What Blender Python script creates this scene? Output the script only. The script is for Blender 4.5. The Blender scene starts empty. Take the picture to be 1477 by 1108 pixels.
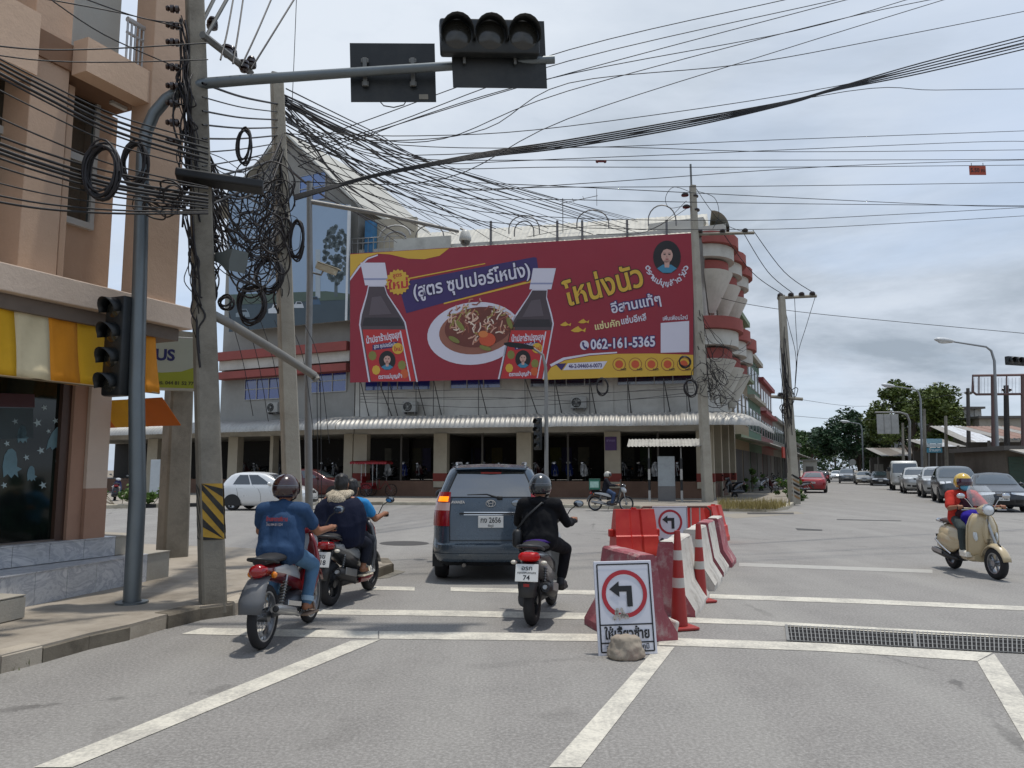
import bpy, bmesh, math, random
from mathutils import Vector, Matrix, Euler
random.seed(7)
R = math.radians
SC = bpy.context.scene
COL = SC.collection
# ------------------------------------------------------------------ camera
F_PX, CX, CY, CAM_H, PITCH = 1109.0, 738.5, 554.0, 1.6, R(6.38)
camd = bpy.data.cameras.new('camera')
camd.sensor_width = 36.0
camd.lens = F_PX / 1477.0 * 36.0
camd.clip_start, camd.clip_end = 0.05, 6000
cam = bpy.data.objects.new('camera', camd)
COL.objects.link(cam)
cam.location = (0, 0, CAM_H)
cam.rotation_euler = (R(90) + PITCH, 0, 0)
SC.camera = cam
# ------------------------------------------------------------------ sky + sun
SUN_AZ, SUN_EL = R(62), R(82)          # azimuth measured from +Y towards +X
w = bpy.data.worlds.new('World'); SC.world = w; w.use_nodes = True
nt = w.node_tree; N = nt.nodes; L = nt.links
bg = N['Background']; bg.inputs['Strength'].default_value = 0.13
sky = N.new('ShaderNodeTexSky'); sky.sky_type = 'NISHITA'; sky.sun_disc = False
sky.sun_elevation = SUN_EL; sky.sun_rotation = SUN_AZ
sky.air_density = 1.0; sky.dust_density = 1.6; sky.ozone_density = 1.2
tc = N.new('ShaderNodeTexCoord')
sep = N.new('ShaderNodeSeparateXYZ'); L.new(tc.outputs['Generated'], sep.inputs[0])
def wmath(op, a, b=None, clamp=False):
    n = N.new('ShaderNodeMath'); n.operation = op; n.use_clamp = clamp
    for i, v in enumerate((a, b)):
        if v is None: continue
        if isinstance(v, (int, float)): n.inputs[i].default_value = v
        else: L.new(v, n.inputs[i])
    return n.outputs[0]
zz = wmath('ADD', wmath('MAXIMUM', sep.outputs['Z'], 0.0), 0.16)
comb = N.new('ShaderNodeCombineXYZ')
L.new(wmath('DIVIDE', sep.outputs['X'], zz), comb.inputs[0])
L.new(wmath('DIVIDE', sep.outputs['Y'], zz), comb.inputs[1])
def wnoise(scale, detail, rough, dist, off):
    m = N.new('ShaderNodeMapping'); m.inputs['Location'].default_value = off
    L.new(comb.outputs[0], m.inputs['Vector'])
    n = N.new('ShaderNodeTexNoise'); n.inputs['Scale'].default_value = scale
    n.inputs['Detail'].default_value = detail; n.inputs['Roughness'].default_value = rough
    n.inputs['Distortion'].default_value = dist
    L.new(m.outputs[0], n.inputs['Vector']); return n.outputs['Fac']
def wramp(fac, stops):
    r = N.new('ShaderNodeValToRGB'); e = r.color_ramp.elements
    e[0].position, e[0].color = stops[0][0], (*stops[0][1], 1)
    e[1].position, e[1].color = stops[1][0], (*stops[1][1], 1)
    for p, c in stops[2:]:
        q = e.new(p); q.color = (*c, 1)
    L.new(fac, r.inputs[0]); return r.outputs[0]
CL_A, CL_B = (-14.2, -17.4, 0), (-7.9, 4.1, 2)
cover = wramp(wnoise(0.42, 7, 0.56, 0.35, CL_A), [(0.36, (0, 0, 0)), (0.60, (1, 1, 1))])
shade = wramp(wnoise(0.62, 8, 0.60, 0.30, CL_B), [(0.38, (2.5, 2.95, 3.5)), (0.52, (4.3, 4.8, 5.5)), (0.66, (5.3, 5.75, 6.35))])
thin = N.new('ShaderNodeMix'); thin.data_type = 'RGBA'; thin.inputs[0].default_value = 0.55
L.new(sky.outputs[0], thin.inputs[6]); thin.inputs[7].default_value = (5.0, 6.0, 7.6, 1)
cl = N.new('ShaderNodeMix'); cl.data_type = 'RGBA'
L.new(cover, cl.inputs[0]); L.new(thin.outputs[2], cl.inputs[6]); L.new(shade, cl.inputs[7])
L.new(cl.outputs[2], bg.inputs['Color'])
sund = bpy.data.lights.new('sun', 'SUN'); sund.energy = 2.6; sund.angle = R(1.6); sund.color = (1.0, 0.955, 0.88)
sun = bpy.data.objects.new('sun', sund); COL.objects.link(sun)
sdir = Vector((math.sin(SUN_AZ) * math.cos(SUN_EL), math.cos(SUN_AZ) * math.cos(SUN_EL), math.sin(SUN_EL)))
sun.rotation_euler = sdir.to_track_quat('Z', 'Y').to_euler()
sun.location = (0, 0, 40)
SC.view_settings.view_transform = 'Standard'; SC.view_settings.look = 'None'
SC.view_settings.gamma = 1.0; SC.view_settings.exposure = 0.15; SC.view_settings.use_curve_mapping = False
SC.render.engine = 'CYCLES'
SC.cycles.max_bounces = 6; SC.cycles.transparent_max_bounces = 12
SC.cycles.caustics_reflective = False; SC.cycles.caustics_refractive = False
# ------------------------------------------------------------------ pixels of the photograph -> directions -> points on real surfaces
_cp, _sp = math.cos(PITCH), math.sin(PITCH)
def ray(px, py):
    a = (px - CX) / F_PX; b = (CY - py) / F_PX
    return Vector((a, _cp - b * _sp, _sp + b * _cp))
EYE = Vector((0, 0, CAM_H))
def G(px, py, z=0.0):
    d = ray(px, py); t = (z - CAM_H) / d.z
    return EYE + d * t
def AT(px, py, Y):
    d = ray(px, py); return EYE + d * (Y / d.y)
def PL(px, py, pt, n):
    d = ray(px, py); n = Vector(n); t = (Vector(pt) - EYE).dot(n) / d.dot(n)
    return EYE + d * t
D1 = Vector((math.sin(R(23.2)), math.cos(R(23.2)), 0))     # along the main road
A1 = -R(23.2)                                              # rotation that turns +Y into D1
# ------------------------------------------------------------------ materials
def lin(c):
    if isinstance(c, str):
        c = c.lstrip('#'); c = [int(c[i:i + 2], 16) / 255 for i in (0, 2, 4)]
    return tuple(x / 12.92 if x <= 0.04045 else ((x + 0.055) / 1.055) ** 2.4 for x in c)
class NB:
    """small helper round one material's node tree"""
    def __init__(s, name):
        s.m = bpy.data.materials.new(name); s.m.use_nodes = True
        s.t = s.m.node_tree; s.n = s.t.nodes; s.l = s.t.links
        s.b = s.n['Principled BSDF']; s._co = None
    def co(s, kind='Object'):
        if s._co is None: s._co = s.n.new('ShaderNodeTexCoord')
        return s._co.outputs[kind]
    def setin(s, sock, v):
        if hasattr(v, 'links'): s.l.new(v, sock)
        elif isinstance(v, (tuple, list)) and sock.type == 'RGBA': sock.default_value = (*v[:3], 1)
        else: sock.default_value = v
    def mapped(s, scale=(1, 1, 1), rot=(0, 0, 0), kind='Object'):
        m = s.n.new('ShaderNodeMapping'); m.inputs['Scale'].default_value = scale; m.inputs['Rotation'].default_value = rot
        s.l.new(s.co(kind), m.inputs['Vector']); return m.outputs[0]
    def noise(s, scale=5, detail=4, rough=0.6, vec=None, dist=0):
        n = s.n.new('ShaderNodeTexNoise'); n.inputs['Scale'].default_value = scale
        n.inputs['Detail'].default_value = detail; n.inputs['Roughness'].default_value = rough; n.inputs['Distortion'].default_value = dist
        s.l.new(vec if vec is not None else s.co(), n.inputs['Vector']); return n.outputs['Fac']
    def vor(s, scale=5, vec=None, feature='F1', out='Distance'):
        n = s.n.new('ShaderNodeTexVoronoi'); n.feature = feature; n.inputs['Scale'].default_value = scale
        s.l.new(vec if vec is not None else s.co(), n.inputs['Vector']); return n.outputs[out]
    def wave(s, scale=5, dist=0, vec=None, dirn='X', detail=2):
        n = s.n.new('ShaderNodeTexWave'); n.bands_direction = dirn; n.inputs['Scale'].default_value = scale
        n.inputs['Distortion'].default_value = dist; n.inputs['Detail'].default_value = detail
        s.l.new(vec if vec is not None else s.co(), n.inputs['Vector']); return n.outputs['Fac']
    def ramp(s, fac, stops):
        r = s.n.new('ShaderNodeValToRGB'); e = r.color_ramp.elements
        for i, (p, c) in enumerate(stops):
            q = e[i] if i < 2 else e.new(p)
            q.position = p; q.color = (*(c if isinstance(c, (tuple, list)) else (c, c, c)), 1)
        s.l.new(fac, r.inputs[0]); return r.outputs[0]
    def mix(s, fac, a, b, mode='MIX'):
        n = s.n.new('ShaderNodeMix'); n.data_type = 'RGBA'; n.blend_type = mode
        s.setin(n.inputs[0], fac); s.setin(n.inputs[6], a); s.setin(n.inputs[7], b); return n.outputs[2]
    def math(s, op, a, b=0.0, clamp=False):
        n = s.n.new('ShaderNodeMath'); n.operation = op; n.use_clamp = clamp
        s.setin(n.inputs[0], a); s.setin(n.inputs[1], b); return n.outputs[0]
    def bump(s, h, strength=0.3, dist=0.01):
        n = s.n.new('ShaderNodeBump'); n.inputs['Strength'].default_value = strength; n.inputs['Distance'].default_value = dist
        s.l.new(h, n.inputs['Height']); s.l.new(n.outputs[0], s.b.inputs['Normal'])
    def out(s, col, rough=0.6, metal=0.0, spec=0.5, coat=0.0):
        s.setin(s.b.inputs['Base Color'], col); s.setin(s.b.inputs['Roughness'], rough)
        s.setin(s.b.inputs['Metallic'], metal); s.setin(s.b.inputs['Specular IOR Level'], spec)
        if coat: s.b.inputs['Coat Weight'].default_value = coat; s.b.inputs['Coat Roughness'].default_value = 0.06
        return s.m
MC = {}
def M(col, rough=0.6, metal=0.0, var=0.18, scale=4.0, bump=0.0, bscale=40, coat=0.0, spec=0.5, dirt=0.0, dcol='#4a4136'):
    """plain procedural material: base colour with broken-up tone, dirt patches, fine relief"""
    key = (str(col), rough, metal, var, scale, bump, bscale, coat, spec, dirt, dcol)
    if key in MC: return MC[key]
    b = NB('mat_%d' % len(MC)); c = lin(col)
    f = b.noise(scale, 5, 0.62)
    cc = b.mix(f, tuple(x * (1 - var) for x in c), tuple(min(1, x * (1 + var)) for x in c))
    if dirt:
        d = b.ramp(b.noise(scale * 0.45 + 0.3, 8, 0.7), [(0.48, 0.0), (0.72, dirt)])
        cc = b.mix(d, cc, lin(dcol))
    rr = b.math('ADD', b.math('MULTIPLY', b.noise(scale * 3, 3), 0.16), rough - 0.08, True) if not metal or rough > .15 else rough
    if bump: b.bump(b.noise(bscale, 4, 0.6), bump, 0.01)
    MC[key] = b.out(cc, rr, metal, spec, coat); return MC[key]
def glass_dark(col='#0a0d10', rough=0.04, alpha=1.0, key=None):
    k = ('glass', col, rough, alpha)
    if k in MC: return MC[k]
    b = NB('glass_%d' % len(MC))
    MC[k] = b.out(lin(col), rough, 0, 0.7, 0.4); b.b.inputs['IOR'].default_value = 1.8
    if alpha < 1: b.b.inputs['Alpha'].default_value = alpha
    return MC[k]
def emis(col, e):
    k = ('em', col, e)
    if k in MC: return MC[k]
    b = NB('lit_%d' % len(MC)); b.out(lin(col), 0.3); b.b.inputs['Emission Color'].default_value = (*lin(col), 1); b.b.inputs['Emission Strength'].default_value = e
    MC[k] = b.m; return b.m
# ------------------------------------------------------------------ meshes
def frame(d, up=Vector((0, 0, 1))):
    d = d.normalized()
    if abs(d.dot(up)) > 0.98: up = Vector((1, 0, 0))
    x = up.cross(d).normalized(); return x, d.cross(x)
class MB:
    def __init__(s): s.v = []; s.f = []
    def add(s, vs, fs, mtx=None):
        o = len(s.v)
        s.v += [tuple(mtx @ Vector(v)) if mtx else tuple(v) for v in vs]
        s.f += [tuple(i + o for i in f) for f in fs]; return s
    def box(s, c, d, rot=None, bv=0.0, mtx=None):
        x, y, z = d[0] / 2, d[1] / 2, d[2] / 2
        if bv <= 0:
            vs = [(i * x, j * y, k * z) for k in (-1, 1) for j in (-1, 1) for i in (-1, 1)]
            fs = [(0, 2, 3, 1), (4, 5, 7, 6), (0, 1, 5, 4), (2, 6, 7, 3), (0, 4, 6, 2), (1, 3, 7, 5)]
        else:
            bm = bmesh.new(); bmesh.ops.create_cube(bm, size=1)
            for v in bm.verts: v.co = Vector((v.co.x * d[0], v.co.y * d[1], v.co.z * d[2]))
            bmesh.ops.bevel(bm, geom=list(bm.edges), offset=min(bv, min(d) * .45), segments=2, affect='EDGES', profile=0.5)
            bm.verts.index_update(); vs = [tuple(v.co) for v in bm.verts]; fs = [tuple(v.index for v in f.verts) for f in bm.faces]; bm.free()
        t = Matrix.Translation(Vector(c))
        if rot: t = t @ Euler(rot).to_matrix().to_4x4()
        if mtx: t = mtx @ t
        return s.add(vs, fs, t)
    def tube(s, pts, r, n=8, cap=True, closed=False):
        pts = [Vector(p) for p in pts]; m = len(pts)
        rs = r if isinstance(r, (list, tuple)) else [r] * m
        o = len(s.v); up = None
        for i, p in enumerate(pts):
            a = pts[i - 1] if (i > 0 or closed) else p; b = pts[(i + 1) % m] if (i < m - 1 or closed) else p
            d = (b - a)
            if d.length < 1e-9: d = Vector((0, 0, 1))
            d.normalize()
            if up is None: x, y = frame(d)
            else:
                x = (up - d * up.dot(d))
                if x.length < 1e-6: x, _ = frame(d)
                x.normalize(); y = d.cross(x)
            up = x
            for k in range(n):
                q = 2 * math.pi * k / n; s.v.append(tuple(p + (x * math.cos(q) + y * math.sin(q)) * rs[i]))
        for i in range(m if closed else m - 1):
            j = (i + 1) % m
            for k in range(n):
                s.f.append((o + i * n + k, o + i * n + (k + 1) % n, o + j * n + (k + 1) % n, o + j * n + k))
        if cap and not closed:
            s.f.append(tuple(o + k for k in reversed(range(n)))); s.f.append(tuple(o + (m - 1) * n + k for k in range(n)))
        return s
    def cyl(s, p0, p1, r0, r1=None, n=16, cap=True): return s.tube([p0, p1], [r0, r0 if r1 is None else r1], n, cap)
    def lathe(s, prof, c=(0, 0, 0), axis=(0, 0, 1), n=24, a0=0, a1=2 * math.pi):
        """prof: (r, h) along axis"""
        c = Vector(c); ax = Vector(axis).normalized(); x, y = frame(ax); o = len(s.v); full = abs(a1 - a0 - 2 * math.pi) < 1e-6
        m = n if full else n + 1
        for r, h in prof:
            for k in range(m):
                q = a0 + (a1 - a0) * k / n; s.v.append(tuple(c + ax * h + (x * math.cos(q) + y * math.sin(q)) * r))
        for i in range(len(prof) - 1):
            for k in range(n):
                k2 = (k + 1) % m if full else k + 1
                s.f.append((o + i * m + k, o + i * m + k2, o + (i + 1) * m + k2, o + (i + 1) * m + k))
        return s
    def ell(s, c, r, rot=None, nu=20, nv=12, v0=-math.pi / 2, v1=math.pi / 2, mtx=None):
        if isinstance(r, (int, float)): r = (r, r, r)
        vs = []; fs = []
        for j in range(nv + 1):
            b = v0 + (v1 - v0) * j / nv
            for i in range(nu):
                a = 2 * math.pi * i / nu; vs.append((r[0] * math.cos(b) * math.cos(a), r[1] * math.cos(b) * math.sin(a), r[2] * math.sin(b)))
        for j in range(nv):
            for i in range(nu): fs.append((j * nu + i, j * nu + (i + 1) % nu, (j + 1) * nu + (i + 1) % nu, (j + 1) * nu + i))
        t = Matrix.Translation(Vector(c))
        if rot: t = t @ Euler(rot).to_matrix().to_4x4()
        if mtx: t = mtx @ t
        return s.add(vs, fs, t)
    def loft(s, rings, closed=True, caps=True):
        o = len(s.v); n = len(rings[0])
        for r in rings: s.v += [tuple(p) for p in r]
        for i in range(len(rings) - 1):
            for k in range(n if closed else n - 1):
                s.f.append((o + i * n + k, o + i * n + (k + 1) % n, o + (i + 1) * n + (k + 1) % n, o + (i + 1) * n + k))
        if caps and closed:
            s.f.append(tuple(o + k for k in reversed(range(n)))); s.f.append(tuple(o + (len(rings) - 1) * n + k for k in range(n)))
        return s
    def poly(s, pts): return s.add(pts, [tuple(range(len(pts)))])
    def prism(s, pts, ext):
        """flat polygon swept by a vector"""
        e = Vector(ext); n = len(pts); a = [Vector(p) for p in pts]
        vs = a + [p + e for p in a]
        fs = [tuple(reversed(range(n))), tuple(range(n, 2 * n))] + [(i, (i + 1) % n, n + (i + 1) % n, n + i) for i in range(n)]
        return s.add(vs, fs)
    def mesh(s, name, mat=None, smooth=None, fix=False):
        me = bpy.data.meshes.new(name); me.from_pydata(s.v, [], s.f)
        if fix:
            bm = bmesh.new(); bm.from_mesh(me); bmesh.ops.remove_doubles(bm, verts=bm.verts, dist=1e-5); bmesh.ops.recalc_face_normals(bm, faces=bm.faces); bm.to_mesh(me); bm.free()
        if mat: me.materials.append(mat)
        if smooth is not None:
            me.polygons.foreach_set('use_smooth', [True] * len(me.polygons))
            if smooth < 179: me.set_sharp_from_angle(angle=R(smooth))
        me.update(); return me
    def build(s, name, mat, parent=None, smooth=None, fix=True, kind=None):
        return ob(name, s.mesh(name, mat, smooth, fix), parent, kind=kind)
def ob(name, me, parent=None, mtx=None, kind=None):
    o = bpy.data.objects.new(name, me); COL.objects.link(o)
    if parent: o.parent = parent
    if mtx is not None: o.matrix_local = mtx
    if kind: o['kind'] = kind
    return o
def tag(o, label, cat, group=None, kind=None):
    o['label'] = label; o['category'] = cat
    if group: o['group'] = group
    if kind: o['kind'] = kind
    return o
def thing(name, label, cat, loc=(0, 0, 0), rz=0, group=None, rot=None):
    o = bpy.data.objects.new(name, None); COL.objects.link(o); o.empty_display_size = 0.2
    o.location = loc; o.rotation_euler = rot if rot else (0, 0, rz)
    return tag(o, label, cat, group)
def copy_tree(o, parent=None):
    c = o.copy(); COL.objects.link(c); c.parent = parent
    for ch in [x for x in ALLKIDS(o)]: copy_tree(ch, c)
    return c
def ALLKIDS(o): return [x for x in COL.objects if x.parent == o]
def structure(o): o['kind'] = 'structure'; return o
TMP = bpy.data.scenes.new('workbench')          # modifiers and words are evaluated apart from the big scene
def evaluated(o):
    TMP.collection.objects.link(o); vl = TMP.view_layers[0]; vl.update(); dg = vl.depsgraph
    me = bpy.data.meshes.new_from_object(o.evaluated_get(dg), depsgraph=dg)
    bpy.data.objects.remove(o); return me
def text_mesh(txt, size, bold=0.0, align='CENTER', extrude=0.0, shear=0.0, res=3):
    cu = bpy.data.curves.new('t', 'FONT'); cu.body = txt; cu.size = size; cu.offset = bold; cu.extrude = extrude
    cu.align_x = align; cu.align_y = 'CENTER'; cu.resolution_u = res; cu.shear = shear
    me = evaluated(bpy.data.objects.new('t', cu)); bpy.data.curves.remove(cu); me.name = 'lettering'
    return me
def lettering(txt, size, mat, parent, mtx, bold=0.0, width=None, name='lettering', shear=0.0, res=3):
    """flat printed words; mtx maps text x,y to the surface. width: fit to this many metres"""
    me = text_mesh(txt, size, bold, shear=shear, res=res)
    me.materials.clear(); me.materials.append(mat)
    if width and len(me.vertices):
        xs = [v.co.x for v in me.vertices]; k = width / max(1e-6, max(xs) - min(xs)); cx = (max(xs) + min(xs)) / 2
        for v in me.vertices: v.co.x = (v.co.x - cx) * k
    return ob(name, me, parent, mtx)
def remeshed(mb, voxel, iters=5, fac=0.6, disp=None):
    """fuse overlapping solids into one continuous skin"""
    me = mb.mesh('tmp'); o = bpy.data.objects.new('tmp', me)
    m = o.modifiers.new('r', 'REMESH'); m.mode = 'VOXEL'; m.voxel_size = voxel
    if iters: s = o.modifiers.new('s', 'SMOOTH'); s.factor = fac; s.iterations = iters
    r = evaluated(o); bpy.data.meshes.remove(me)
    r.polygons.foreach_set('use_smooth', [True] * len(r.polygons))
    if disp:
        from mathutils import noise as mn
        amp, sc, st = disp
        n = len(r.vertices); co = [0.0] * (3 * n); no = [0.0] * (3 * n)
        r.vertices.foreach_get('co', co); r.vertices.foreach_get('normal', no)
        for i in range(0, 3 * n, 3):
            p = Vector((co[i] * sc * st[0], co[i + 1] * sc * st[1], co[i + 2] * sc * st[2])); k = (mn.noise(p) + 0.5 * mn.noise(p * 2.3)) * amp
            co[i] += no[i] * k; co[i + 1] += no[i + 1] * k; co[i + 2] += no[i + 2] * k
        r.vertices.foreach_set('co', co); r.update()
    return r
def cap_(mb, a, b, ra, rb, n=14):
    """tapered capsule"""
    a, b = Vector(a), Vector(b); d = b - a; ln = d.length
    ax = d / ln if ln > 1e-6 else Vector((0, 0, 1)); prof = []
    for i in range(5): q = math.pi / 2 * (1 - i / 4); prof.append((max(1e-4, ra * math.cos(q)), -ra * math.sin(q)))
    for i in range(5): q = math.pi / 2 * i / 4; prof.append((max(1e-4, rb * math.cos(q)), ln + rb * math.sin(q)))
    mb.lathe(prof, a, ax, n)
    o = len(mb.v) - n * 10
    mb.f.append(tuple(o + k for k in reversed(range(n)))); mb.f.append(tuple(o + 9 * n + k for k in range(n)))
# ------------------------------------------------------------------ ground, road, pavements
def asphalt_mat():
    b = NB('asphalt')
    big = b.noise(0.22, 6, 0.6, dist=0.4); mid = b.noise(1.6, 6, 0.65); fine = b.noise(42, 4, 0.75); speck = b.vor(95)
    c = b.mix(big, lin('#716e6a'), lin('#84817d'))
    c = b.mix(b.math('MULTIPLY', b.ramp(mid, [(0.42, 0.0), (0.75, 1.0)]), 0.45), c, lin('#5f5d5a'))
    # faint wear streaks along the main road
    st = b.noise(1.0, 4, 0.6, vec=b.mapped((0.9, 0.06, 1), (0, 0, R(23.2))))
    c = b.mix(b.math('MULTIPLY', b.ramp(st, [(0.45, 0.0), (0.65, 1.0)]), 0.35), c, lin('#94928c'))
    c = b.mix(b.math('MULTIPLY', b.ramp(fine, [(0.42, 0.0), (0.66, 1.0)]), 0.55), c, lin('#aeaba6'))
    c = b.mix(b.math('MULTIPLY', b.ramp(speck, [(0.0, 1.0), (0.30, 0.0)]), 0.42), c, lin('#4a4846'))
    c = b.mix(b.math('MULTIPLY', b.ramp(b.noise(0.8, 7, 0.7, dist=1.2), [(0.56, 0.0), (0.72, 1.0)]), 0.30), c, lin('#55524e'))
    # fine wandering cracks and tar seams
    v = b.vor(0.16, vec=b.mapped((1, 0.5, 1), (0, 0, 0.5)), feature='DISTANCE_TO_EDGE')
    wob = b.math('ADD', v, b.math('MULTIPLY', b.math('SUBTRACT', b.noise(2.2, 5), 0.5), 0.05))
    cr = b.ramp(wob, [(0.000, 1.0), (0.004, 0.0)])
    c = b.mix(b.math('MULTIPLY', cr, b.ramp(b.noise(0.5, 2), [(0.45, 0.0), (0.6, 0.5)])), c, lin('#3c3a38'))
    b.bump(b.math('ADD', fine, b.math('MULTIPLY', speck, 0.8)), 0.35, 0.006)
    return b.out(c, 0.82, 0, 0.35)
ASPHALT = asphalt_mat()
def paint_mat():
    b = NB('road_paint')
    wear = b.ramp(b.math('ADD', b.math('MULTIPLY', b.noise(3.0, 6, 0.7), 0.6), b.math('MULTIPLY', b.noise(38, 3, 0.7), 0.45)), [(0.44, 0.0), (0.66, 0.8)])
    c = b.mix(wear, lin('#cfcabc'), lin('#8b8882'))
    b.bump(b.noise(60, 3), 0.3, 0.004)
    return b.out(c, 0.7, 0, 0.4)
PAINT = paint_mat()
PAINT_WORN = M('#a19f99', 0.8, var=0.2, scale=9, bump=0.2)
def concrete(name, c0, c1, stain, sc=1.0, grime=0.6):
    b = NB(name)
    c = b.mix(b.noise(1.2 * sc, 6, 0.65, dist=0.3), lin(c0), lin(c1))
    d = b.ramp(b.noise(0.7 * sc, 8, 0.72), [(0.45, 0.0), (0.7, grime)])
    c = b.mix(d, c, lin(stain))
    c = b.mix(b.math('MULTIPLY', b.ramp(b.noise(45 * sc, 3), [(0.45, 0), (0.7, 1)]), 0.25), c, lin(c1))
    b.bump(b.math('ADD', b.noise(14 * sc, 6, 0.7), b.math('MULTIPLY', b.noise(70 * sc, 2), 0.3)), 0.45, 0.012)
    return b.out(c, 0.85, 0, 0.3)
CONC_WALK = concrete('walk_concrete', '#958c7f', '#a69d90', '#665d50', 1.0, 0.8)
CONC_FAR = concrete('far_walk_concrete', '#8c857a', '#9c958a', '#6a6157')
CONC_POLE = concrete('pole_concrete', '#7b766b', '#908a7e', '#4c463d', 2.0, 0.7)
CONC_LIGHT = concrete('pale_concrete', '#9a9487', '#aca698', '#6a6255', 1.5, 0.5)
DIRT = concrete('dirt', '#7b7163', '#8a8072', '#5c5346')

g = MB().poly([(-1500, -600, -0.03), (1800, -600, -0.03), (1800, 3000, -0.03), (-1500, 3000, -0.03)]).build('ground', DIRT); structure(g)
far1 = Vector((0, 0, 0)) + D1 * 700
road = MB()
road.poly([(-160, -60, 0), (140, -60, 0), (140, 90, 0), (-160, 90, 0)])
p = D1 * 60; q = Vector((D1.y, -D1.x, 0))
a = D1 * ((90) / D1.y)
road.poly([tuple(a + Vector((-10, 0.0, 0))), tuple(a + Vector((26, 0.0, 0))), tuple(a + Vector((26, 0, 0)) + D1 * 600), tuple(a + Vector((-10, 0, 0)) + D1 * 600)])
ROAD = structure(road.build('road', ASPHALT))
def ground_poly(name, pix, z, mat, parent):
    return MB().poly([tuple(Vector((G(x, y).x, G(x, y).y, z))) for x, y in pix]).build(name, mat, parent)
ground_poly('lane_line', [(48, 1108), (104, 1108), (549, 923), (506, 925)], 0.005, PAINT, ROAD)
ground_poly('lane_line', [(792, 1108), (838, 1108), (973, 934), (948, 933)], 0.005, PAINT, ROAD)
ground_poly('lane_line', [(1410, 955), (1434, 944), (1530, 1082), (1484, 1082)], 0.005, PAINT, ROAD)
ground_poly('stop_line', [(262, 915), (292, 906), (545, 911), (545, 922)], 0.004, PAINT, ROAD)
ground_poly('stop_line', [(547, 911), (862, 915), (862, 925.5), (547, 922)], 0.004, PAINT, ROAD)
ground_poly('stop_line', [(950, 920), (1190, 928.5), (1432, 942), (1410, 954), (1190, 940), (950, 931)], 0.004, PAINT, ROAD)
ground_poly('crosswalk_line', [(440, 879), (640, 881), (862, 885), (862, 894.5), (640, 889), (440, 886.5)], 0.004, PAINT, ROAD)
ground_poly('crosswalk_line', [(970, 890), (1100, 896), (1290, 907), (1520, 920), (1520, 924), (1290, 913), (1100, 902), (970, 898)], 0.004, PAINT, ROAD)
ground_poly('crosswalk_line', [(535, 846), (598, 847), (598, 852.5), (535, 851)], 0.004, PAINT, ROAD)
ground_poly('crosswalk_line', [(650, 847.5), (862, 852), (862, 858.5), (650, 853)], 0.004, PAINT, ROAD)
ground_poly('crosswalk_line', [(1012, 857), (1240, 864.5), (1520, 877), (1520, 883), (1240, 871), (1012, 863)], 0.004, PAINT, ROAD)
ground_poly('worn_line', [(1066, 812), (1345, 822), (1345, 827), (1066, 817)], 0.003, PAINT_WORN, ROAD)
ground_poly('worn_line', [(880, 738), (1000, 742), (1000, 743.5), (880, 739.5)], 0.003, PAINT_WORN, ROAD)
# repair patches, a seam, and a manhole's painted shadow on the road
PATCH = concrete('patch', '#747067', '#827e75', '#5b5750', 2, 0.4)
TAR = M('#3f3d3b', 0.7, var=0.2, scale=6, bump=0.2)
ground_poly('repair_patch', [(548, 819), (585, 825), (560, 834), (535, 836), (520, 826)], 0.006, PATCH, ROAD)
ground_poly('road_patch', [(583 + 36 * math.cos(-i * .3927), 784 + 3.4 * math.sin(-i * .3927)) for i in range(16)], 0.0035, TAR, ROAD)  # dark ellipse paints the shadow of a manhole onto the asphalt
ground_poly('road_patch', [(1078, 739.5), (1145, 739.5), (1145, 742), (1078, 742)], 0.0035, TAR, ROAD)
ground_poly('road_patch', [(1147, 762), (1186, 764), (1186, 766), (1150, 765)], 0.0035, TAR, ROAD)
ground_poly('road_patch', [(1207, 749), (1300, 751), (1300, 752), (1207, 750.2)], 0.0035, TAR, ROAD)
ground_poly('sand_patch', [(1030, 742), (1150, 738), (1160, 741), (1060, 748)], 0.0030, M('#8d867a', 0.9, var=0.2, scale=3), ROAD)
# drain grate
gl = [G(1134, 903), G(1520, 922.5), G(1520, 946), G(1137, 925.5)]
dg_ = thing('drain_grate', 'long steel drain grate set in the road between two white lines', 'grate', gl[0])
def rel(p, o): return tuple(Vector(p) - Vector(o.location))
MB().poly([(*(rel(p, dg_)[:2]), 0.002) for p in gl]).build('drain_channel', M('#0b0a0a', 0.9), dg_)
bars = MB(); nb = 62
for i in range(nb + 1):
    t = i / nb; a = gl[0].lerp(gl[1], t); b2 = gl[3].lerp(gl[2], t); a = Vector(rel(a, dg_)); b2 = Vector(rel(b2, dg_))
    d = (b2 - a).normalized(); sd = Vector((-d.y, d.x, 0)) * (0.0045 if i % 31 else 0.014)
    bars.add([a + sd, a - sd, b2 - sd, b2 + sd] + [p + Vector((0, 0, 0.016)) for p in (a + sd, a - sd, b2 - sd, b2 + sd)], [(4, 5, 6, 7), (0, 1, 5, 4), (2, 3, 7, 6), (1, 2, 6, 5), (3, 0, 4, 7)])
GALV = M('#858481', 0.55, 0.4, var=0.2, scale=12)
o_ = bars.build('grate_bars', GALV, dg_); 
cb = MB()
for t in (0.02, 0.26, 0.5, 0.74, 0.98):
    a = Vector(rel(gl[0].lerp(gl[3], t), dg_)); b2 = Vector(rel(gl[1].lerp(gl[2], t), dg_)); a.z = b2.z = 0.009
    cb.tube([a, b2], 0.0045, 6)
cb.build('cross_bars', GALV, dg_)
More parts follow.
